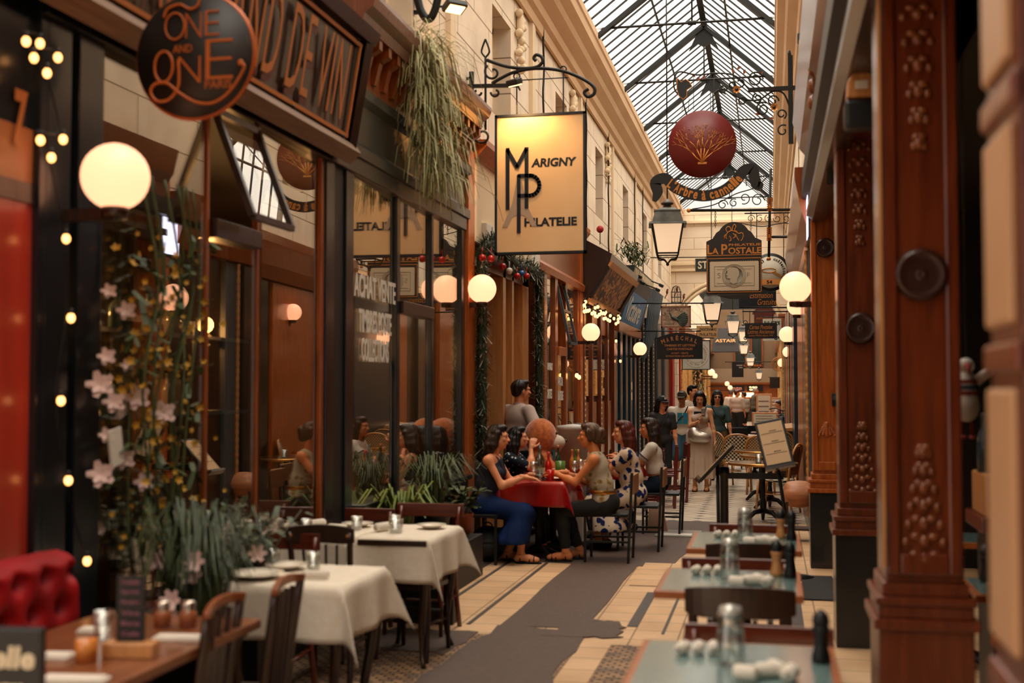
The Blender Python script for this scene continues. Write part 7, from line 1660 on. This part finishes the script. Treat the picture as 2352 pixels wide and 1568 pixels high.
for k, (x, y) in enumerate(((-1.62, 15.6), (-1.5, 16.5), (-1.42, 17.4))): simple_chair('dark red wooden chair with flared legs, %s of the row beyond the woman in jeans' % ['nearest', 'middle', 'farthest'][k], (x, y, 0), pi/2+.1*k, M_REDCH, rg, .46, .84, None, .4, .04)
for k, (x, y) in enumerate(((-.72, 24.5), (-.45, 26.0))): 
    T = simple_chair('black rounded cafe chair before the far tables, %s' % ['left', 'right'][k], (x, y, 0), .3, M_BLACK, 'black rounded cafe chairs', .45, .86)
for k, (x, y) in enumerate(((-.3, 22.5), (-.1, 24.8), (.0, 28))): cafe_table('small dark cafe table %s' % ['just beyond the rattan chairs', 'beside the black rounded chairs', 'farthest, past the black rounded chairs'][k], x-.3, x+.3, y-.35, y+.35, .74, M_EDGE, M_DOAK, group='small dark cafe tables')
T = thing('wooden_crate_counter', 'dark wooden box counter with a slanted top behind the menu stand', 'counter', (.18, 21.5, 0)); MB().box((-.25, -.3, 0), (.25, .3, .9)).go('body', M_DOAK, T, .01); MB().add([(-.3, -.35, .9), (.3, -.35, .96), (.3, .35, 1.02), (-.3, .35, .96), (-.3, -.35, .86), (.3, -.35, .9), (.3, .35, .96), (-.3, .35, .9)], [(0, 1, 2, 3), (7, 6, 5, 4), (0, 4, 5, 1), (1, 5, 6, 2), (2, 6, 7, 3), (3, 7, 4, 0)]).go('slanted_top', M_PALEW, T)
for k, (u, v, Y, w_, h_) in enumerate(((1757, 970, 36, .75, .6), (1755, 950, 40, .5, 1.3), (1790, 940, 41, .9, .8))):
    p = P(u, v, Y=Y); T = thing('menu_board', 'framed pale menu board standing among the far tables, %s' % ['nearest and lowest', 'tall one behind', 'wide one at the right'][k], 'menu board', (p.x, p.y, 0), 0, 'far menu boards'); zc = p.z
    MB().box((-w_/2, -.02, zc-h_/2), (w_/2, .02, zc+h_/2)).go('frame', M_PALEW, T, .01); MB().box((-w_/2+.05, -.025, zc-h_/2+.05), (w_/2-.05, -.02, zc+h_/2-.05)).go('sheet', M_OFFW, T)
    mb = MB(); 
    for j in range(5): mb.box((-w_*.35, -.03, zc+h_*.3-j*h_*.13), (w_*.3, -.026, zc+h_*.33-j*h_*.13))
    mb.go('print', mat('grey_print2', '77675a', .8) if k == 0 else bpy.data.materials['grey_print2'], T); MB().box((-w_*.4, -.02, 0), (-w_*.4+.04, .02, zc-h_/2)).box((w_*.4-.04, -.02, 0), (w_*.4, .02, zc-h_/2)).go('leg', M_PALEW, T)
T = thing('bicycle', 'parked bicycle with wide handlebars in front of the seated person in red', 'bicycle', (P(1788, 1000, Y=34.3).x, 34.3, 0), .3)
for s in (0, 1): MB().tube([(0, -.5+s*1.05+.33*cos(a), .34+.33*sin(a)) for a in [2*pi*i/28 for i in range(28)]], .02, 6, closed=True).go('wheel', M_BLACK, T)
mb = MB(); A_, B__, C_, D_ = (0, .55, .34), (0, .05, .3), (0, -.1, .85), (0, -.4, .95)
for a, c in ((A_, B__), (B__, C_), (A_, C_), (B__, D_), (C_, D_), (D_, (0, -.5, .34))): mb.cyl(a, c, .018, n=8)
mb.go('frame', M_GREYP, T); MB().tube([(-.35, -.3, 1.05), (-.2, -.4, 1.08), (0, -.42, 1.0), (.2, -.4, 1.08), (.35, -.3, 1.05)], .016, 8).go('handlebar', M_BLACK, T); MB().box((-.15, -.75, .6), (.15, -.5, .85)).go('front_basket', M_BLACK, T, .02); MB().box((-.05, -.25, .86), (.05, .02, .9)).go('saddle', M_BLACK, T, .02)
# red-clothed tables and what stands on them
M_REDC = mat('red_oilcloth', '8d0f0c', .28, 0, 'a3150f', 3, coat=.4)
for k, (y0, y1, nm) in enumerate(((11.0, 11.62, 'nearer'), (11.66, 12.45, 'farther'))):
    cafe_table('%s pedestal table under red oilcloth with the seated women' % nm, -2.47, -1.9, y0, y1, .745, M_DOAK, M_DOAK, group='tables under red oilcloth')
    cloth('red oilcloth on the %s table of the seated women' % nm, -2.49, -1.88, y0, y1-.01, .75, .23 if k == 0 else .12, M_REDC, 'red oilcloths', 5+k)
cafe_table('pedestal table under red oilcloth by the woman in jeans', -1.95, -1.5, 13.4, 14.1, .745, M_DOAK, M_DOAK, group='tables under red oilcloth'); cloth('red oilcloth on the table of the woman in jeans', -1.95, -1.5, 13.4, 14.1, .75, .15, M_REDC, 'red oilcloths', 8)
def drink(label, u, v, Y, h, r, m, neck=True, cat='bottle', name='bottle', capm=None):
    p = P(u, v, Y=Y); o = thing(name, label, cat, (p.x, Y, .757))
    (bottle_mb(r, h, r*.35) if neck else MB().lathe([(1e-4, 0), (r*.85, 0), (r, h), (r*.9, h), (r*.75, .01), (1e-4, .01)], n=18)).go('body', m, o)
    if capm: MB().cyl((0, 0, h-.01), (0, 0, h+.02), r*.42, n=10).go('cap', capm, o)
    return o
M_WBLUE = glass_pane('pale_blue_glass', (.45,.72,.75), .15); M_RDRINK = mat('red_drink', 'b5160c', .1); M_GDRINK = mat('green_drink', '4d6e2c', .1); M_ODRINK = mat('orange_drink', 'c97a30', .1)
drink('tall pale blue water bottle on the red table', 1240, 1090, 11.15, .33, .045, M_WBLUE)
drink('red ketchup bottle beside the blue water bottle', 1260, 1090, 11.25, .24, .035, M_RDRINK, capm=mat('red_cap', 'c02010', .4))
drink('tumbler of red drink on the red table', 1264, 1090, 11.1, .1, .04, M_RDRINK, False, 'glass', 'drink_glass')
drink('green cocktail glass on the red table', 1287, 1065, 11.5, .16, .05, M_GDRINK, False, 'glass', 'drink_glass')
drink('dark green bottle behind the green cocktail', 1282, 1060, 11.8, .28, .03, mat('green_bottle', '24402a', .1), capm=M_ODRINK)
for k, u in enumerate((1314, 1322, 1328)): drink('small juice bottle with a coloured cap on the farther red table, %s of three' % ['left', 'middle', 'right'][k], u, 1050, 12.2, .22, .027, [M_ODRINK, M_GDRINK, M_ODRINK][k], capm=[M_ODRINK, M_GDRINK, mat('yellow_cap', 'cf9a2c', .4)][k])
for k, (u, Y) in enumerate(((1225, 11.1), (1320, 11.3), (1334, 11.55))):
    T = thing('wine_glass', 'stemmed wine glass on the red table, %s' % ['beside the blue water bottle', 'in front of the woman in black trousers', 'just behind the other one near her'][k], 'glass', (P(u, 1080, Y=Y).x, Y, .757), 0, 'wine glasses on the red table')
    MB().lathe([(1e-4, 0), (.03, .002), (.004, .01), (.004, .07), (.03, .1), (.036, .14), (.03, .175), (.028, .175), (.034, .14), (.028, .102), (1e-4, .075)], n=20).go('bowl', M_TUMB, T)
plate('white plate on the red table before the woman in black trousers', (-2.0, 11.2, .757), .1); plate('small white plate on the farther red table', (-2.2, 11.9, .757), .09)
T = thing('backpack', 'black backpack on the floor under the woman in the blue dress', 'bag', (-2.62, 11.05, 0)); blob('body', [('e', (0, 0, .16), (.17, .12, .17), None), ('e', (0, -.08, .12), (.12, .08, .1), None), ('z', .005)], mat('black_nylon', '0c0d10', .6), T, .014, .04); MB().tube(bez((-.05, 0, .3), (-.05, 0, .38), (.05, 0, .38), (.05, 0, .3)), .008, 6).go('grab_loop', M_BLACK, T)
T = thing('shopping_bag', 'pale paper shopping bag hanging on the chair of the woman in the blue-flowered dress', 'bag', (-1.16, 12.5, .15)); T.scale = (.65, .65, .65); mb = MB(); mb.add([(-.15, -.05, 0), (.17, -.05, 0), (.17, .05, 0), (-.15, .05, 0), (-.13, -.03, .4), (.08, -.03, .4), (.08, .03, .4), (-.13, .03, .4)], [(3, 2, 1, 0), (0, 1, 5, 4), (1, 2, 6, 5), (2, 3, 7, 6), (3, 0, 4, 7)]); mb.go('body', mat('pale_pink_paper', 'a98672', .7), T); MB().tube(bez((-.05, -.03, .4), (-.05, -.03, .55), (.02, -.03, .55), (.02, -.03, .4)), .004, 5).go('handle', M_BLACK, T)
T = thing('ribbed_drum', 'white ribbed plastic drum behind the teddy bear', 'container', (-2.08, 12.75, .4)); mb = MB().lathe([(1e-4, 0), (.14, 0), (.16, .78), (.17, .78), (.17, .82), (1e-4, .84)], n=28); mb.go('drum', mat('white_plastic', 'c9c3ba', .5), T)
for k in range(24): a = 2*pi*k/24; 
MB().lathe([(.165, .3), (.172, .31), (.165, .32)], n=28).go('rib', bpy.data.materials['white_plastic'], T); MB().box((-.12, -.12, -.4), (.12, .12, 0)).go('plinth', M_WHITE, T)
# teddy bear
T = thing('teddy_bear', 'big orange-brown teddy bear with a white muzzle sitting at the red tables', 'toy', (-2.37, 12.4, .66), -pi/2+.25); T.scale = (.82, .82, .82)
fur = mat('orange_fur', 'a04a18', .95, 0, 'd07530', 22, bump=.9, detail=8, sheen=.5)
blob('body', [([('e', (0, 0, .56), (.22, .21, .23), None), ('e', (0, 0, .15), (.22, .19, .27), None), ('c', (.18, .02, .3), (.25, .2, .1), .07, .06), ('c', (-.18, .02, .3), (-.25, .2, .1), .07, .06), ('c', (.12, .05, -.02), (.17, .3, -.1), .09, .08), ('c', (-.12, .05, -.02), (-.17, .3, -.1), .09, .08)], .014, .04)], fur, T)
blob('muzzle', [('e', (0, .19, .48), (.12, .13, .1), None), ('c', (0, .2, .44), (0, .22, .4), .06, .05)], mat('cream_fur', 'cbbba8', .9, bump=.3, scale=40), T, .01, .03)
MB().ball((0, .325, .5), .028, 12, (1.2, .8, .8)).go('nose', mat('brown_nose', '3c1a10', .3), T)
for s in (-1, 1): MB().ball((s*.075, .2, .6), .018, 10).go('eye', M_BLACK, T)
MB().prism([(-.12, .06), (0, 0), (-.12, -.06)], .03, TR(0, .15, .33)).prism([(.12, .06), (0, 0), (.12, -.06)], .03, TR(0, .15, .33)).go('bow', mat('teal_bow', '1f5b66', .6), T)
MB().cbox((0, 0, -.12), (.2, .2, .03)).bar((-.18, -.18, -.55), (-.18, -.18, -.12), .03).bar((.18, -.18, -.55), (.18, -.18, -.12), .03).bar((-.18, .18, -.55), (-.18, .18, -.12), .03).bar((.18, .18, -.55), (.18, .18, -.12), .03)
o = MB().box((-.2, -.2, -.04), (.2, .2, 0)).bar((-.18, -.18, -.43), (-.18, -.18, -.04), .03).bar((.18, -.18, -.43), (.18, -.18, -.04), .03).bar((-.18, .18, -.43), (-.18, .18, -.04), .03).bar((.18, .18, -.43), (.18, .18, -.04), .03).go('wooden_stool', M_DOAK); o.location = (-2.37, 12.42, .43); tag(o, 'dark wooden stool under the teddy bear', 'stool')
# ------------------------------------------------------------------ the people
V = Vector
def px_local(T_loc, yaw, u, v, Y=None, X=None, Z=None):
    p = P(u, v, Y=Y, X=X, Z=Z)-Vector(T_loc); return MZ(-yaw) @ p
C_NAVY = mat('royal_blue_cloth', '081f4a', .8, 0, '0b2858', 6, bump=.3, spec=.2); C_NAVYD = mat('navy_cloth', '06142c', .75)
C_BLACK = mat('black_cloth', '0b0b0d', .85, bump=.2, scale=20); C_WHITE = mat('white_cotton', 'd0c4b4', .8, bump=.2, scale=15); C_CREAM = mat('cream_cloth', 'c9b4a0', .8, 0, 'bda792', 5, bump=.3)
C_DENIM = mat('dark_denim', '08131f', .85, 0, '0d1b2b', 30, spec=.2); C_DOT = dots('polka_dot_cloth', '07101e', 'b4bac0', 26, .26, .7)
C_FLOR = dots('cream_floral_cloth', 'a99b86', '8a7442', 14, .34, 1.0, col3='6f4a38', warp=.05); C_BFLOR = dots('blue_flowered_cloth', 'cfb9a0', '0f2258', 13, .42, 1.0, rough=.75, col3='0a1740', warp=.07)
C_SKYB = stripes('pale_blue_stripe', '5f7d9c', '7f9ab3', 30); C_PINKST = stripes('pink_striped_shirt', 'c4aea2', 'ab968b', 26); C_GREEN = mat('grey_green_shirt', '2f4444', .8); C_LEO = dots('leopard_cloth', '6d5233', '1c130c', 34, .3, 1)
C_GRY = mat('charcoal_shirt', '1c1c20', .8); C_REDS = mat('dark_red_shirt', '5c1a1c', .8); C_SILV = mat('silver_leather', 'b9b3aa', .28, .85, bump=.5, scale=9)
C_FLSH = dots('patterned_grey_shirt', '5f564c', '2c2622', 40, .3, 1)
SKN = {'w': 'cc8258', 'f': 'd8926a', 'd': 'a5683f', 't': 'c97c4c'}
def seated(label, x, y, yaw, lean, hands, hair, hc, q=1, S=.95, hip=.53, look=(0, 0), kn=((.1, .38), (-.1, .38)), foot=((.1, .42, .075), (-.1, .42, .075)), **k):
    return person(label, (x, y, 0), yaw, hip, lean, hands=hands, hair=hair, haircol=hc, q=q, S=S, look=look, feet=foot, kpole=(0, 1, .8), **k)
# woman in the long blue dress (faces +X): local +y is world +x
T, J = seated('person in a long royal blue sleeveless dress seated at the left of the red table', -2.64, 11.0, -pi/2, .18, ((.08, .40, .80), (-.2, .42, .80)), 'bob', '1c110c', look=(-pi*0+0, -.05),
              foot=((.06, .36, .085), (-.1, .2, .085)), poles=((.3, -.2, -1), (-.3, -.2, -1)), skin=SKN['f'], S=.97, curl=(.35, .35), hdir=((-.15, 1, -.12), (.3, 1, -.1)), wide=1.08)
wear_top(T, J, C_NAVYD, 'dress_top', .012, strap=True, hem=.02, wide=1.1)
wear_skirt(T, J, C_NAVY, ((.12, .30, .2), (-.12, .24, .2)), 'dress_skirt', seated=True, r1=.15, cutz=.19)
mb = MB()
for s in (1, -1):
    a = J['N']; sx = s*.07; mb.tube(smooth_path([a+V((sx, -.11, -.12)), a+V((sx, -.065, -.02)), a+V((sx, -.01, .015)), a+V((sx*.9, .06, -.03)), a+V((sx*.8, .1, -.12))], 5), .006, 6)
mb.go('shoulder_straps', C_NAVYD, T); wear_shoes(T, J, C_BLACK, sandal=True, name='sandals')
# woman in polka dots
T, J = seated('person in a navy polka dot blouse resting chin on hand at the red table', -2.62, 11.75, -pi/2, .22, ((.1, .3, 1.03), (-.15, .5, .80)), 'long', '150d0a', look=(.15, .05), poles=((.6, .5, -1), (-.3, -.2, -1)), skin=SKN['f'], S=.92, hdir=((-.4, .2, 1), None), curl=(.9, .4))
wear_top(T, J, C_DOT, 'blouse', .014, .75, -.02); wear_legs(T, J, C_BLACK); wear_shoes(T, J, C_BLACK)
# waiter in the doorway, back half turned
T, J = person('person in a pale striped shirt standing in the garlanded doorway, head turned away', (-2.74, 13.0, 0), -.75, .92, .02, hands=((.32, .22, 1.12), None), hair='short', haircol='1a100c', q=1, S=1.02, fem=False, look=(-.2, 0), skin=SKN['w'], curl=(.3, .4), poles=((.6, -.6, -.4), (-.5, -1, -.4)))
wear_top(T, J, C_PINKST, 'shirt', .02, 1.3, -.1, False, .02); wear_legs(T, J, C_BLACK, fem=False); wear_shoes(T, J, C_BLACK)
MB().lathe([(.062, -.02), (.07, .0), (.062, .03)], n=20).go('collar', C_PINKST, T).location = J['N']+V((0, .005, .015))
# woman in light blue leaning in
T, J = seated('person in a light blue t-shirt leaning forward beyond the teddy bear', -2.32, 13.0, -pi/2, .38, ((.05, .42, 1.02), (-.1, .5, .80)), 'bun', '2a1810', look=(.1, .05), poles=((.4, .3, -1), (-.3, -.2, -1)), skin=SKN['f'], S=.95, hdir=((-.2, .3, 1), None), curl=(.9, .4))
wear_top(T, J, C_SKYB, 't_shirt', .014, .7, -.02); wear_legs(T, J, C_DENIM); wear_shoes(T, J, C_BLACK)
simple_chair('black metal-framed chair under the person in light blue', (-2.4, 13.05, 0), -pi/2, M_BLACK, bgp, .46, .8, M_BLACK)
# woman in floral top and black trousers (faces -X)
T, J = seated('person in a sleeveless cream floral top, black trousers and gold belt', -1.52, 11.2, pi/2, .2, ((.15, .42, .82), (-.08, .46, .82)), 'bun', '4a3424', look=(.05, 0),
              foot=((.1, .26, .09), (-.1, .36, .09)), poles=((.4, -.2, -1), (-.4, -.2, -1)), skin=SKN['t'], S=.99, curl=(.9, .9), hdir=((-.3, 1, .1), (.3, 1, .1)), wide=1.05)
wear_top(T, J, C_FLOR, 'sleeveless_top', .014, 0, .1, wide=1.08, shl=.75); wear_legs(T, J, C_BLACK, frac=1.82, e=.016); wear_shoes(T, J, C_BLACK, sandal=True, name='sandals')
MB().lathe([(.165, -.018), (.172, 0), (.165, .018)], n=36, M=Matrix.Diagonal((1, .78, 1))).go('gold_belt', M_BRASS, T).location = J['H']+J['up']*.13
mb = MB(); hc_ = J['HC']; mb.tube([hc_+V((.083*cos(a), .015+.02*sin(a), .035+.098*sin(a))) for a in [pi*i/16 for i in range(17)]], .008, 6); mb.go('headband', C_BLACK, T)
# red-haired woman in the blue flowered dress
T, J = seated('person with long auburn hair in a white dress with dark blue flowers', -1.36, 12.1, pi/2, .12, ((.2, .4, .84), (-.05, .45, .84)), 'long', '4a1a10', look=(.3, 0), poles=((.4, -.2, -1), (-.4, -.2, -1)), skin=SKN['f'], S=.98, foot=((.1, .3, .08), (-.1, .34, .08)), curl=(.5, .5), wide=1.1)
wear_top(T, J, C_BFLOR, 'dress_top', .018, .45, .0, wide=1.15); wear_skirt(T, J, C_BFLOR, ((.14, .2, .2), (-.14, .25, .2)), 'dress_skirt', seated=True, r1=.17, cutz=.2); wear_shoes(T, J, C_BLACK)
# woman in jeans
T, J = seated('person in a short white t-shirt and dark jeans with long wavy brown hair', -1.26, 13.6, pi/2, .1, ((.2, .4, .84), (-.12, .42, .84)), 'wavy', '2b1a12', look=(.2, 0), poles=((.4, -.2, -1), (-.4, -.3, -1)), skin=SKN['t'], S=.97, foot=((.1, .3, .08), (-.1, .3, .08)), curl=(.5, .5), wide=1.08)
wear_top(T, J, C_WHITE, 'cropped_t_shirt', .014, .5, .16, wide=1.05); wear_legs(T, J, C_DENIM, e=.016); wear_shoes(T, J, C_BLACK)
mb = MB(); s = -1; a = J['S-1'].lerp(J['E-1'], .5); d = (J['E-1']-J['S-1']).normalized(); x_, y_, _ = basis(d); mb.tube([a+x_*.062*cos(t)+y_*.062*sin(t) for t in [2*pi*i/16 for i in range(16)]], .006, 6, closed=True); mb.go('blue_sleeve_trim', mat('blue_trim', '1c2c50', .7), T)
# ---- walkers, facing the camera (yaw = pi)
def cap(T, J, m, back=False, logo=False):
    S = J['S']; HC, Rh = J['HC'], J['Rh']; R4 = TR(HC) @ Rh.to_4x4()
    blob('cap', [('e', HC+Rh @ V((0, -.015*S, .062*S)), (.088*S, .1*S, .08*S), NP(Rh)), ('z', HC.z+.035*S)], m, T, .01, .01)
    vs = []; n = 10
    for i in range(n+1): a = -1.1+2.2*i/n; vs += [R4 @ V((.08*sin(a)*S, .07*cos(a)*S, .05*S)), R4 @ V((.075*sin(a)*S, (.09+.075*cos(a*.9))*S, .035*S))]
    o = MB().add(vs, [(2*i, 2*i+1, 2*i+3, 2*i+2) for i in range(n)]).go('visor', m, T); o.modifiers.new('s', 'SOLIDIFY').thickness = .006
    if logo: mb = MB(); letters(mb, 'NY', 0, 0, .045, .04, bold=.03); mb.v = [R4 @ MZ(pi) @ MX(-.15) @ (V(v)) + Rh @ V((0, .1*S, .095*S)) for v in mb.v]; mb.go('cap_lettering', M_WHITE, T)
def glasses(T, J, dark):
    S = J['S']; HC, Rh = J['HC'], J['Rh']; mb = MB()
    for s in (1, -1):
        c = HC+Rh @ V((s*.032*S, .1*S, .012*S))
        if dark: mb.ball(c, .024*S, 10, (1.1, .35, .85))
        else: mb.tube([c+Rh @ V((.024*cos(a), 0, .02*sin(a))) for a in [2*pi*i/12 for i in range(12)]], .002, 5, closed=True)
        mb.tube([c+Rh @ V((s*.022, 0, .006)), HC+Rh @ V((s*.078*S, .01, .015))], .003, 5)
    mb.go('sunglasses' if dark else 'spectacles', M_BLACK, T)
def strap(T, J, m, side=1, name='bag_strap', r=.012):
    N_, H_ = J['N'], J['H']; a = N_+V((side*.09, 0, .01)); b = H_+V((-side*.17, .02, .02)); mid = (a+b)/2+V((0, .16, .02)); mb = MB(); mb.tube(smooth_path([a+V((0, -.04, 0)), a+V((0, .06, -.01)), N_+V((side*.03, .145, -.13)), mid, b+V((0, .06, .03)), b], 5), r, 6); mb.go(name, m, T); return b
# cap woman
p = P(1521, 950, Y=18.6); T, J = person('person in a navy baseball cap, glasses and a dark short-sleeved shirt walking at the left', (p.x, 18.6, 0), pi+.15, .80, .04, S=.90, look=(.5, -.05), hair='bob', haircol='0c0a0a', q=2, skin=SKN['f'], hands=((.25, .1, .42), (-.25, .12, .45)))
wear_top(T, J, C_GRY, 'shirt', .012, .7, -.05, loose=.006, q=2); wear_legs(T, J, C_BLACK, q=2); wear_shoes(T, J, C_BLACK, 2); cap(T, J, mat('navy_cap', '0a0f18', .8), logo=True); glasses(T, J, False)
b = strap(T, J, C_GRY, -1, r=.005)
p = P(1567, 960, Y=20.6); T, J = person('person in an olive cap and a white t-shirt with a teal four-square print, walking', (p.x, 20.6, 0), pi, .83, .0, S=.95, fem=False, look=(-.15, -.12), hair='short', haircol='2a2420', q=2, skin=SKN['d'], hands=((.22, .1, .5), (-.2, .18, .62)), feet=((.09, .2, .085), (-.09, -.12, .1)))
wear_top(T, J, C_WHITE, 't_shirt', .016, .75, -.12, False, .01, 2); wear_legs(T, J, mat('teal_blue_denim', '24485c', .8), 'shorts', .025, .95, 2, .02, False); wear_shoes(T, J, M_WHITE, 2, 'trainer'); cap(T, J, mat('olive_cap', '3a3626', .8))
mb = MB()
for i in (0, 1):
    for j in (0, 1): mb.box((-.09+i*.095, .175, 1.0+j*.1), (-.09+i*.095+.085, .18, 1.0+j*.1+.09))
mb.go('teal_print', mat('teal_print', '0c6f86', .6), T).location = (-.02, -.01, .02)
b = strap(T, J, C_BLACK, -1); MB().box((-.08, -.03, -.16), (.08, .03, .02)).go('shoulder_bag', mat('dark_bag', '1a1112', .6), T, .015).location = V((.2, .1, .82))
p = P(1592, 920, Y=22); T, J = person('person with short black hair in a pale top, tallest, behind the olive cap', (p.x, 22, 0), pi, .9, .0, S=1.0, fem=False, look=(.9, 0), hair='short', haircol='0c0a0a', q=2, skin=SKN['f'])
wear_top(T, J, C_CREAM, 'shirt', .02, .75, -.1, False, .01, 2); wear_legs(T, J, C_BLACK, q=2, fem=False); wear_shoes(T, J, C_BLACK, 2)
p = P(1608, 1000, Y=19.2); LX = p.x
T, J = person('person in a long cream dress with a silver bag looking down at a phone', (LX, 19.2, 0), pi, .84, .02, S=.945, look=(.05, -.38), hair='bob', haircol='0b0909', q=1, skin='d0966f', hands=((-.01, .25, 1.12), (-.27, .1, .58)), hdir=((-.25, .15, 1), None), poles=((.6, -.3, -1), (-.5, -1, -.3)), feet=((.08, .06, .085), (-.1, .0, .085)), curl=(.8, .5))
wear_top(T, J, C_CREAM, 'dress_top', .016, 0, -.02, q=1, shl=.7); wear_skirt(T, J, C_CREAM, ((.06, .02, .17), (-.06, .0, .17)), 'dress_skirt', r0=.24, r1=.17, q=1, cutz=.2)
wear_shoes(T, J, mat('brown_sandal', '5e3020', .6), sandal=True, name='sandals'); MB().box((-.035, -.006, -.07), (.035, .006, .07)).go('phone', mat('silver_phone', '8c8880', .3, .6), T, .006).location = J['P1']+V((-.02, .02, .05))
b = strap(T, J, C_BLACK, -1)
blob('silver_bag', [('e', V((.0, .2, .86)), (.17, .07, .09), None), ('e', V((.08, .19, .92)), (.1, .06, .1), None), ('e', V((-.09, .19, .84)), (.1, .06, .07), None)], C_SILV, T, .01, .04)
MB().box((-.09, .09, 1.2), (.09, .115, 1.26)).go('black_neckline', C_BLACK, T, .01)
p = P(1648, 980, Y=21.6); T, J = person('person in sunglasses, a grey-green shirt and leopard trousers with a camera strap', (p.x, 21.6, 0), pi, .84, .0, S=.945, look=(.1, .0), hair='bob', haircol='0e0c0b', q=2, skin=SKN['f'], hands=((.15, .15, .68), (-.3, .12, .45)))
wear_top(T, J, C_GREEN, 'shirt', .014, .8, -.1, loose=.008, q=2); wear_legs(T, J, C_LEO, q=2, e=.02, wide=.02); wear_shoes(T, J, C_BLACK, 2); glasses(T, J, True)
b = strap(T, J, C_BLACK, 1, r=.008); blob('headscarf', [('e', J['HC']+V((0, -.02, .065)), (.086, .1, .075), None), ('z', J['HC'].z+.05)], mat('dark_scarf', '23282c', .8), T, .012)
MB().box((-.06, -.03, -.04), (.06, .03, .04)).lathe([(.03, .03), (.03, .08), (1e-4, .08)], n=12, M=MX(-pi/2)).go('camera', C_BLACK, T, .005).location = (.16, .2, .78)
T_ = thing('paper_bag', 'small cream paper bag carried beside the cream dress', 'bag', (P(1640, 1020, Y=20.6).x, 20.6, .62)); MB().add([(-.09, -.04, 0), (.09, -.04, .02), (.09, .04, .02), (-.09, .04, 0), (-.1, -.04, .2), (.06, -.04, .22), (.06, .04, .22), (-.1, .04, .2)], [(3, 2, 1, 0), (4, 5, 6, 7), (0, 1, 5, 4), (1, 2, 6, 5), (2, 3, 7, 6), (3, 0, 4, 7)]).go('body', C_CREAM, T_); MB().tube(bez((-.02, 0, .2), (-.02, 0, .32), (.03, 0, .32), (.03, 0, .2)), .004, 5).go('handle', C_BLACK, T_)
# ---- distant group
def far(label, u, v, Y, yaw, S, hair, hc, top, bot, look=(0, 0), fem=False, frac=1.9, sleeve=.7, hands=(None, None), vest=None):
    p = P(u, v, Y=Y); T, J = person(label, (p.x, Y, 0), yaw, .89*S, .0, S=S, look=look, hair=hair, haircol=hc, q=3, skin=SKN['w'], fem=fem, hands=hands)
    wear_top(T, J, top, 'shirt', .024, sleeve, -.1, fem, .02, 3); wear_legs(T, J, bot, 'trousers' if frac > 1.5 else 'shorts', .02, frac, 3, 0, fem); wear_shoes(T, J, M_WHITE, 3); return T, J
far('person with grey hair in a white t-shirt, left of the far group', 1681, 950, 41.5, .3, .95, 'short', '5a534c', C_WHITE, C_BLACK, (-.8, 0))
far('person with auburn hair in a pale striped shirt, middle of the far group', 1693, 950, 40.3, -.3, .94, 'short', '3c1a10', C_PINKST, C_BLACK, (-1.1, 0), sleeve=.95)
far('person in a light grey t-shirt and black shorts, right of the far group', 1710, 960, 42.5, .8, .9, 'short', '241a14', mat('light_grey_cotton', '8e8a80', .8), C_BLACK, (.3, 0), frac=.95)
T, J = far('person with white hair in a patterned shirt and black apron in the far aisle', 1734, 940, 43.6, -pi/2+.3, .99, 'short', 'a39a8e', C_FLSH, C_BLACK, (0, .1), hands=((.1, .42, 1.0), (-.1, .42, 1.0)))
far('person in navy with a blue backpack at the far right', 1757, 950, 45, .3, .82, 'short', '0c0c0e', C_NAVYD, C_NAVYD)
p = P(1808, 950, Y=37.5); T, J = person('person in a dark red t-shirt seated at the far right behind the bicycle', (p.x-.1, 37.5, 0), pi/2, .52, .2, S=.95, fem=False, look=(0, -.2), hair='short', haircol='1e120c', q=3, skin=SKN['w'], hands=((.1, .4, .78), (-.1, .4, .78)), feet=((.1, .4, .08), (-.1, .4, .08)), kpole=(0, 1, .8)); wear_top(T, J, C_REDS, 't_shirt', .024, .7, -.02, False, .02, 3); wear_legs(T, J, C_NAVYD, q=3, fem=False); wear_shoes(T, J, C_BLACK, 3)
simple_chair('dark chair under the seated person in dark red', (p.x, 37.5, 0), pi/2, M_BLACK, None, .46, .84)
p = P(1797, 950, Y=39.5); T, J = person('person in a pink cap and pale top seated behind the one in dark red', (p.x, 39.6, 0), pi/2+.4, .52, .25, S=.93, look=(0, -.2), hair='none', q=3, skin=SKN['f'], hands=((.1, .4, .78), (-.1, .4, .78)), feet=((.1, .4, .08), (-.1, .4, .08)), kpole=(0, 1, .8)); wear_top(T, J, C_CREAM, 'shirt', .024, .7, -.02, True, .02, 3); wear_legs(T, J, C_BLACK, q=3); wear_shoes(T, J, C_BLACK, 3); cap(T, J, mat('pink_cap', 'b58a80', .8))
simple_chair('dark chair under the seated person in the pink cap', (p.x+.05, 39.65, 0), pi/2+.4, M_BLACK, None, .46, .84)
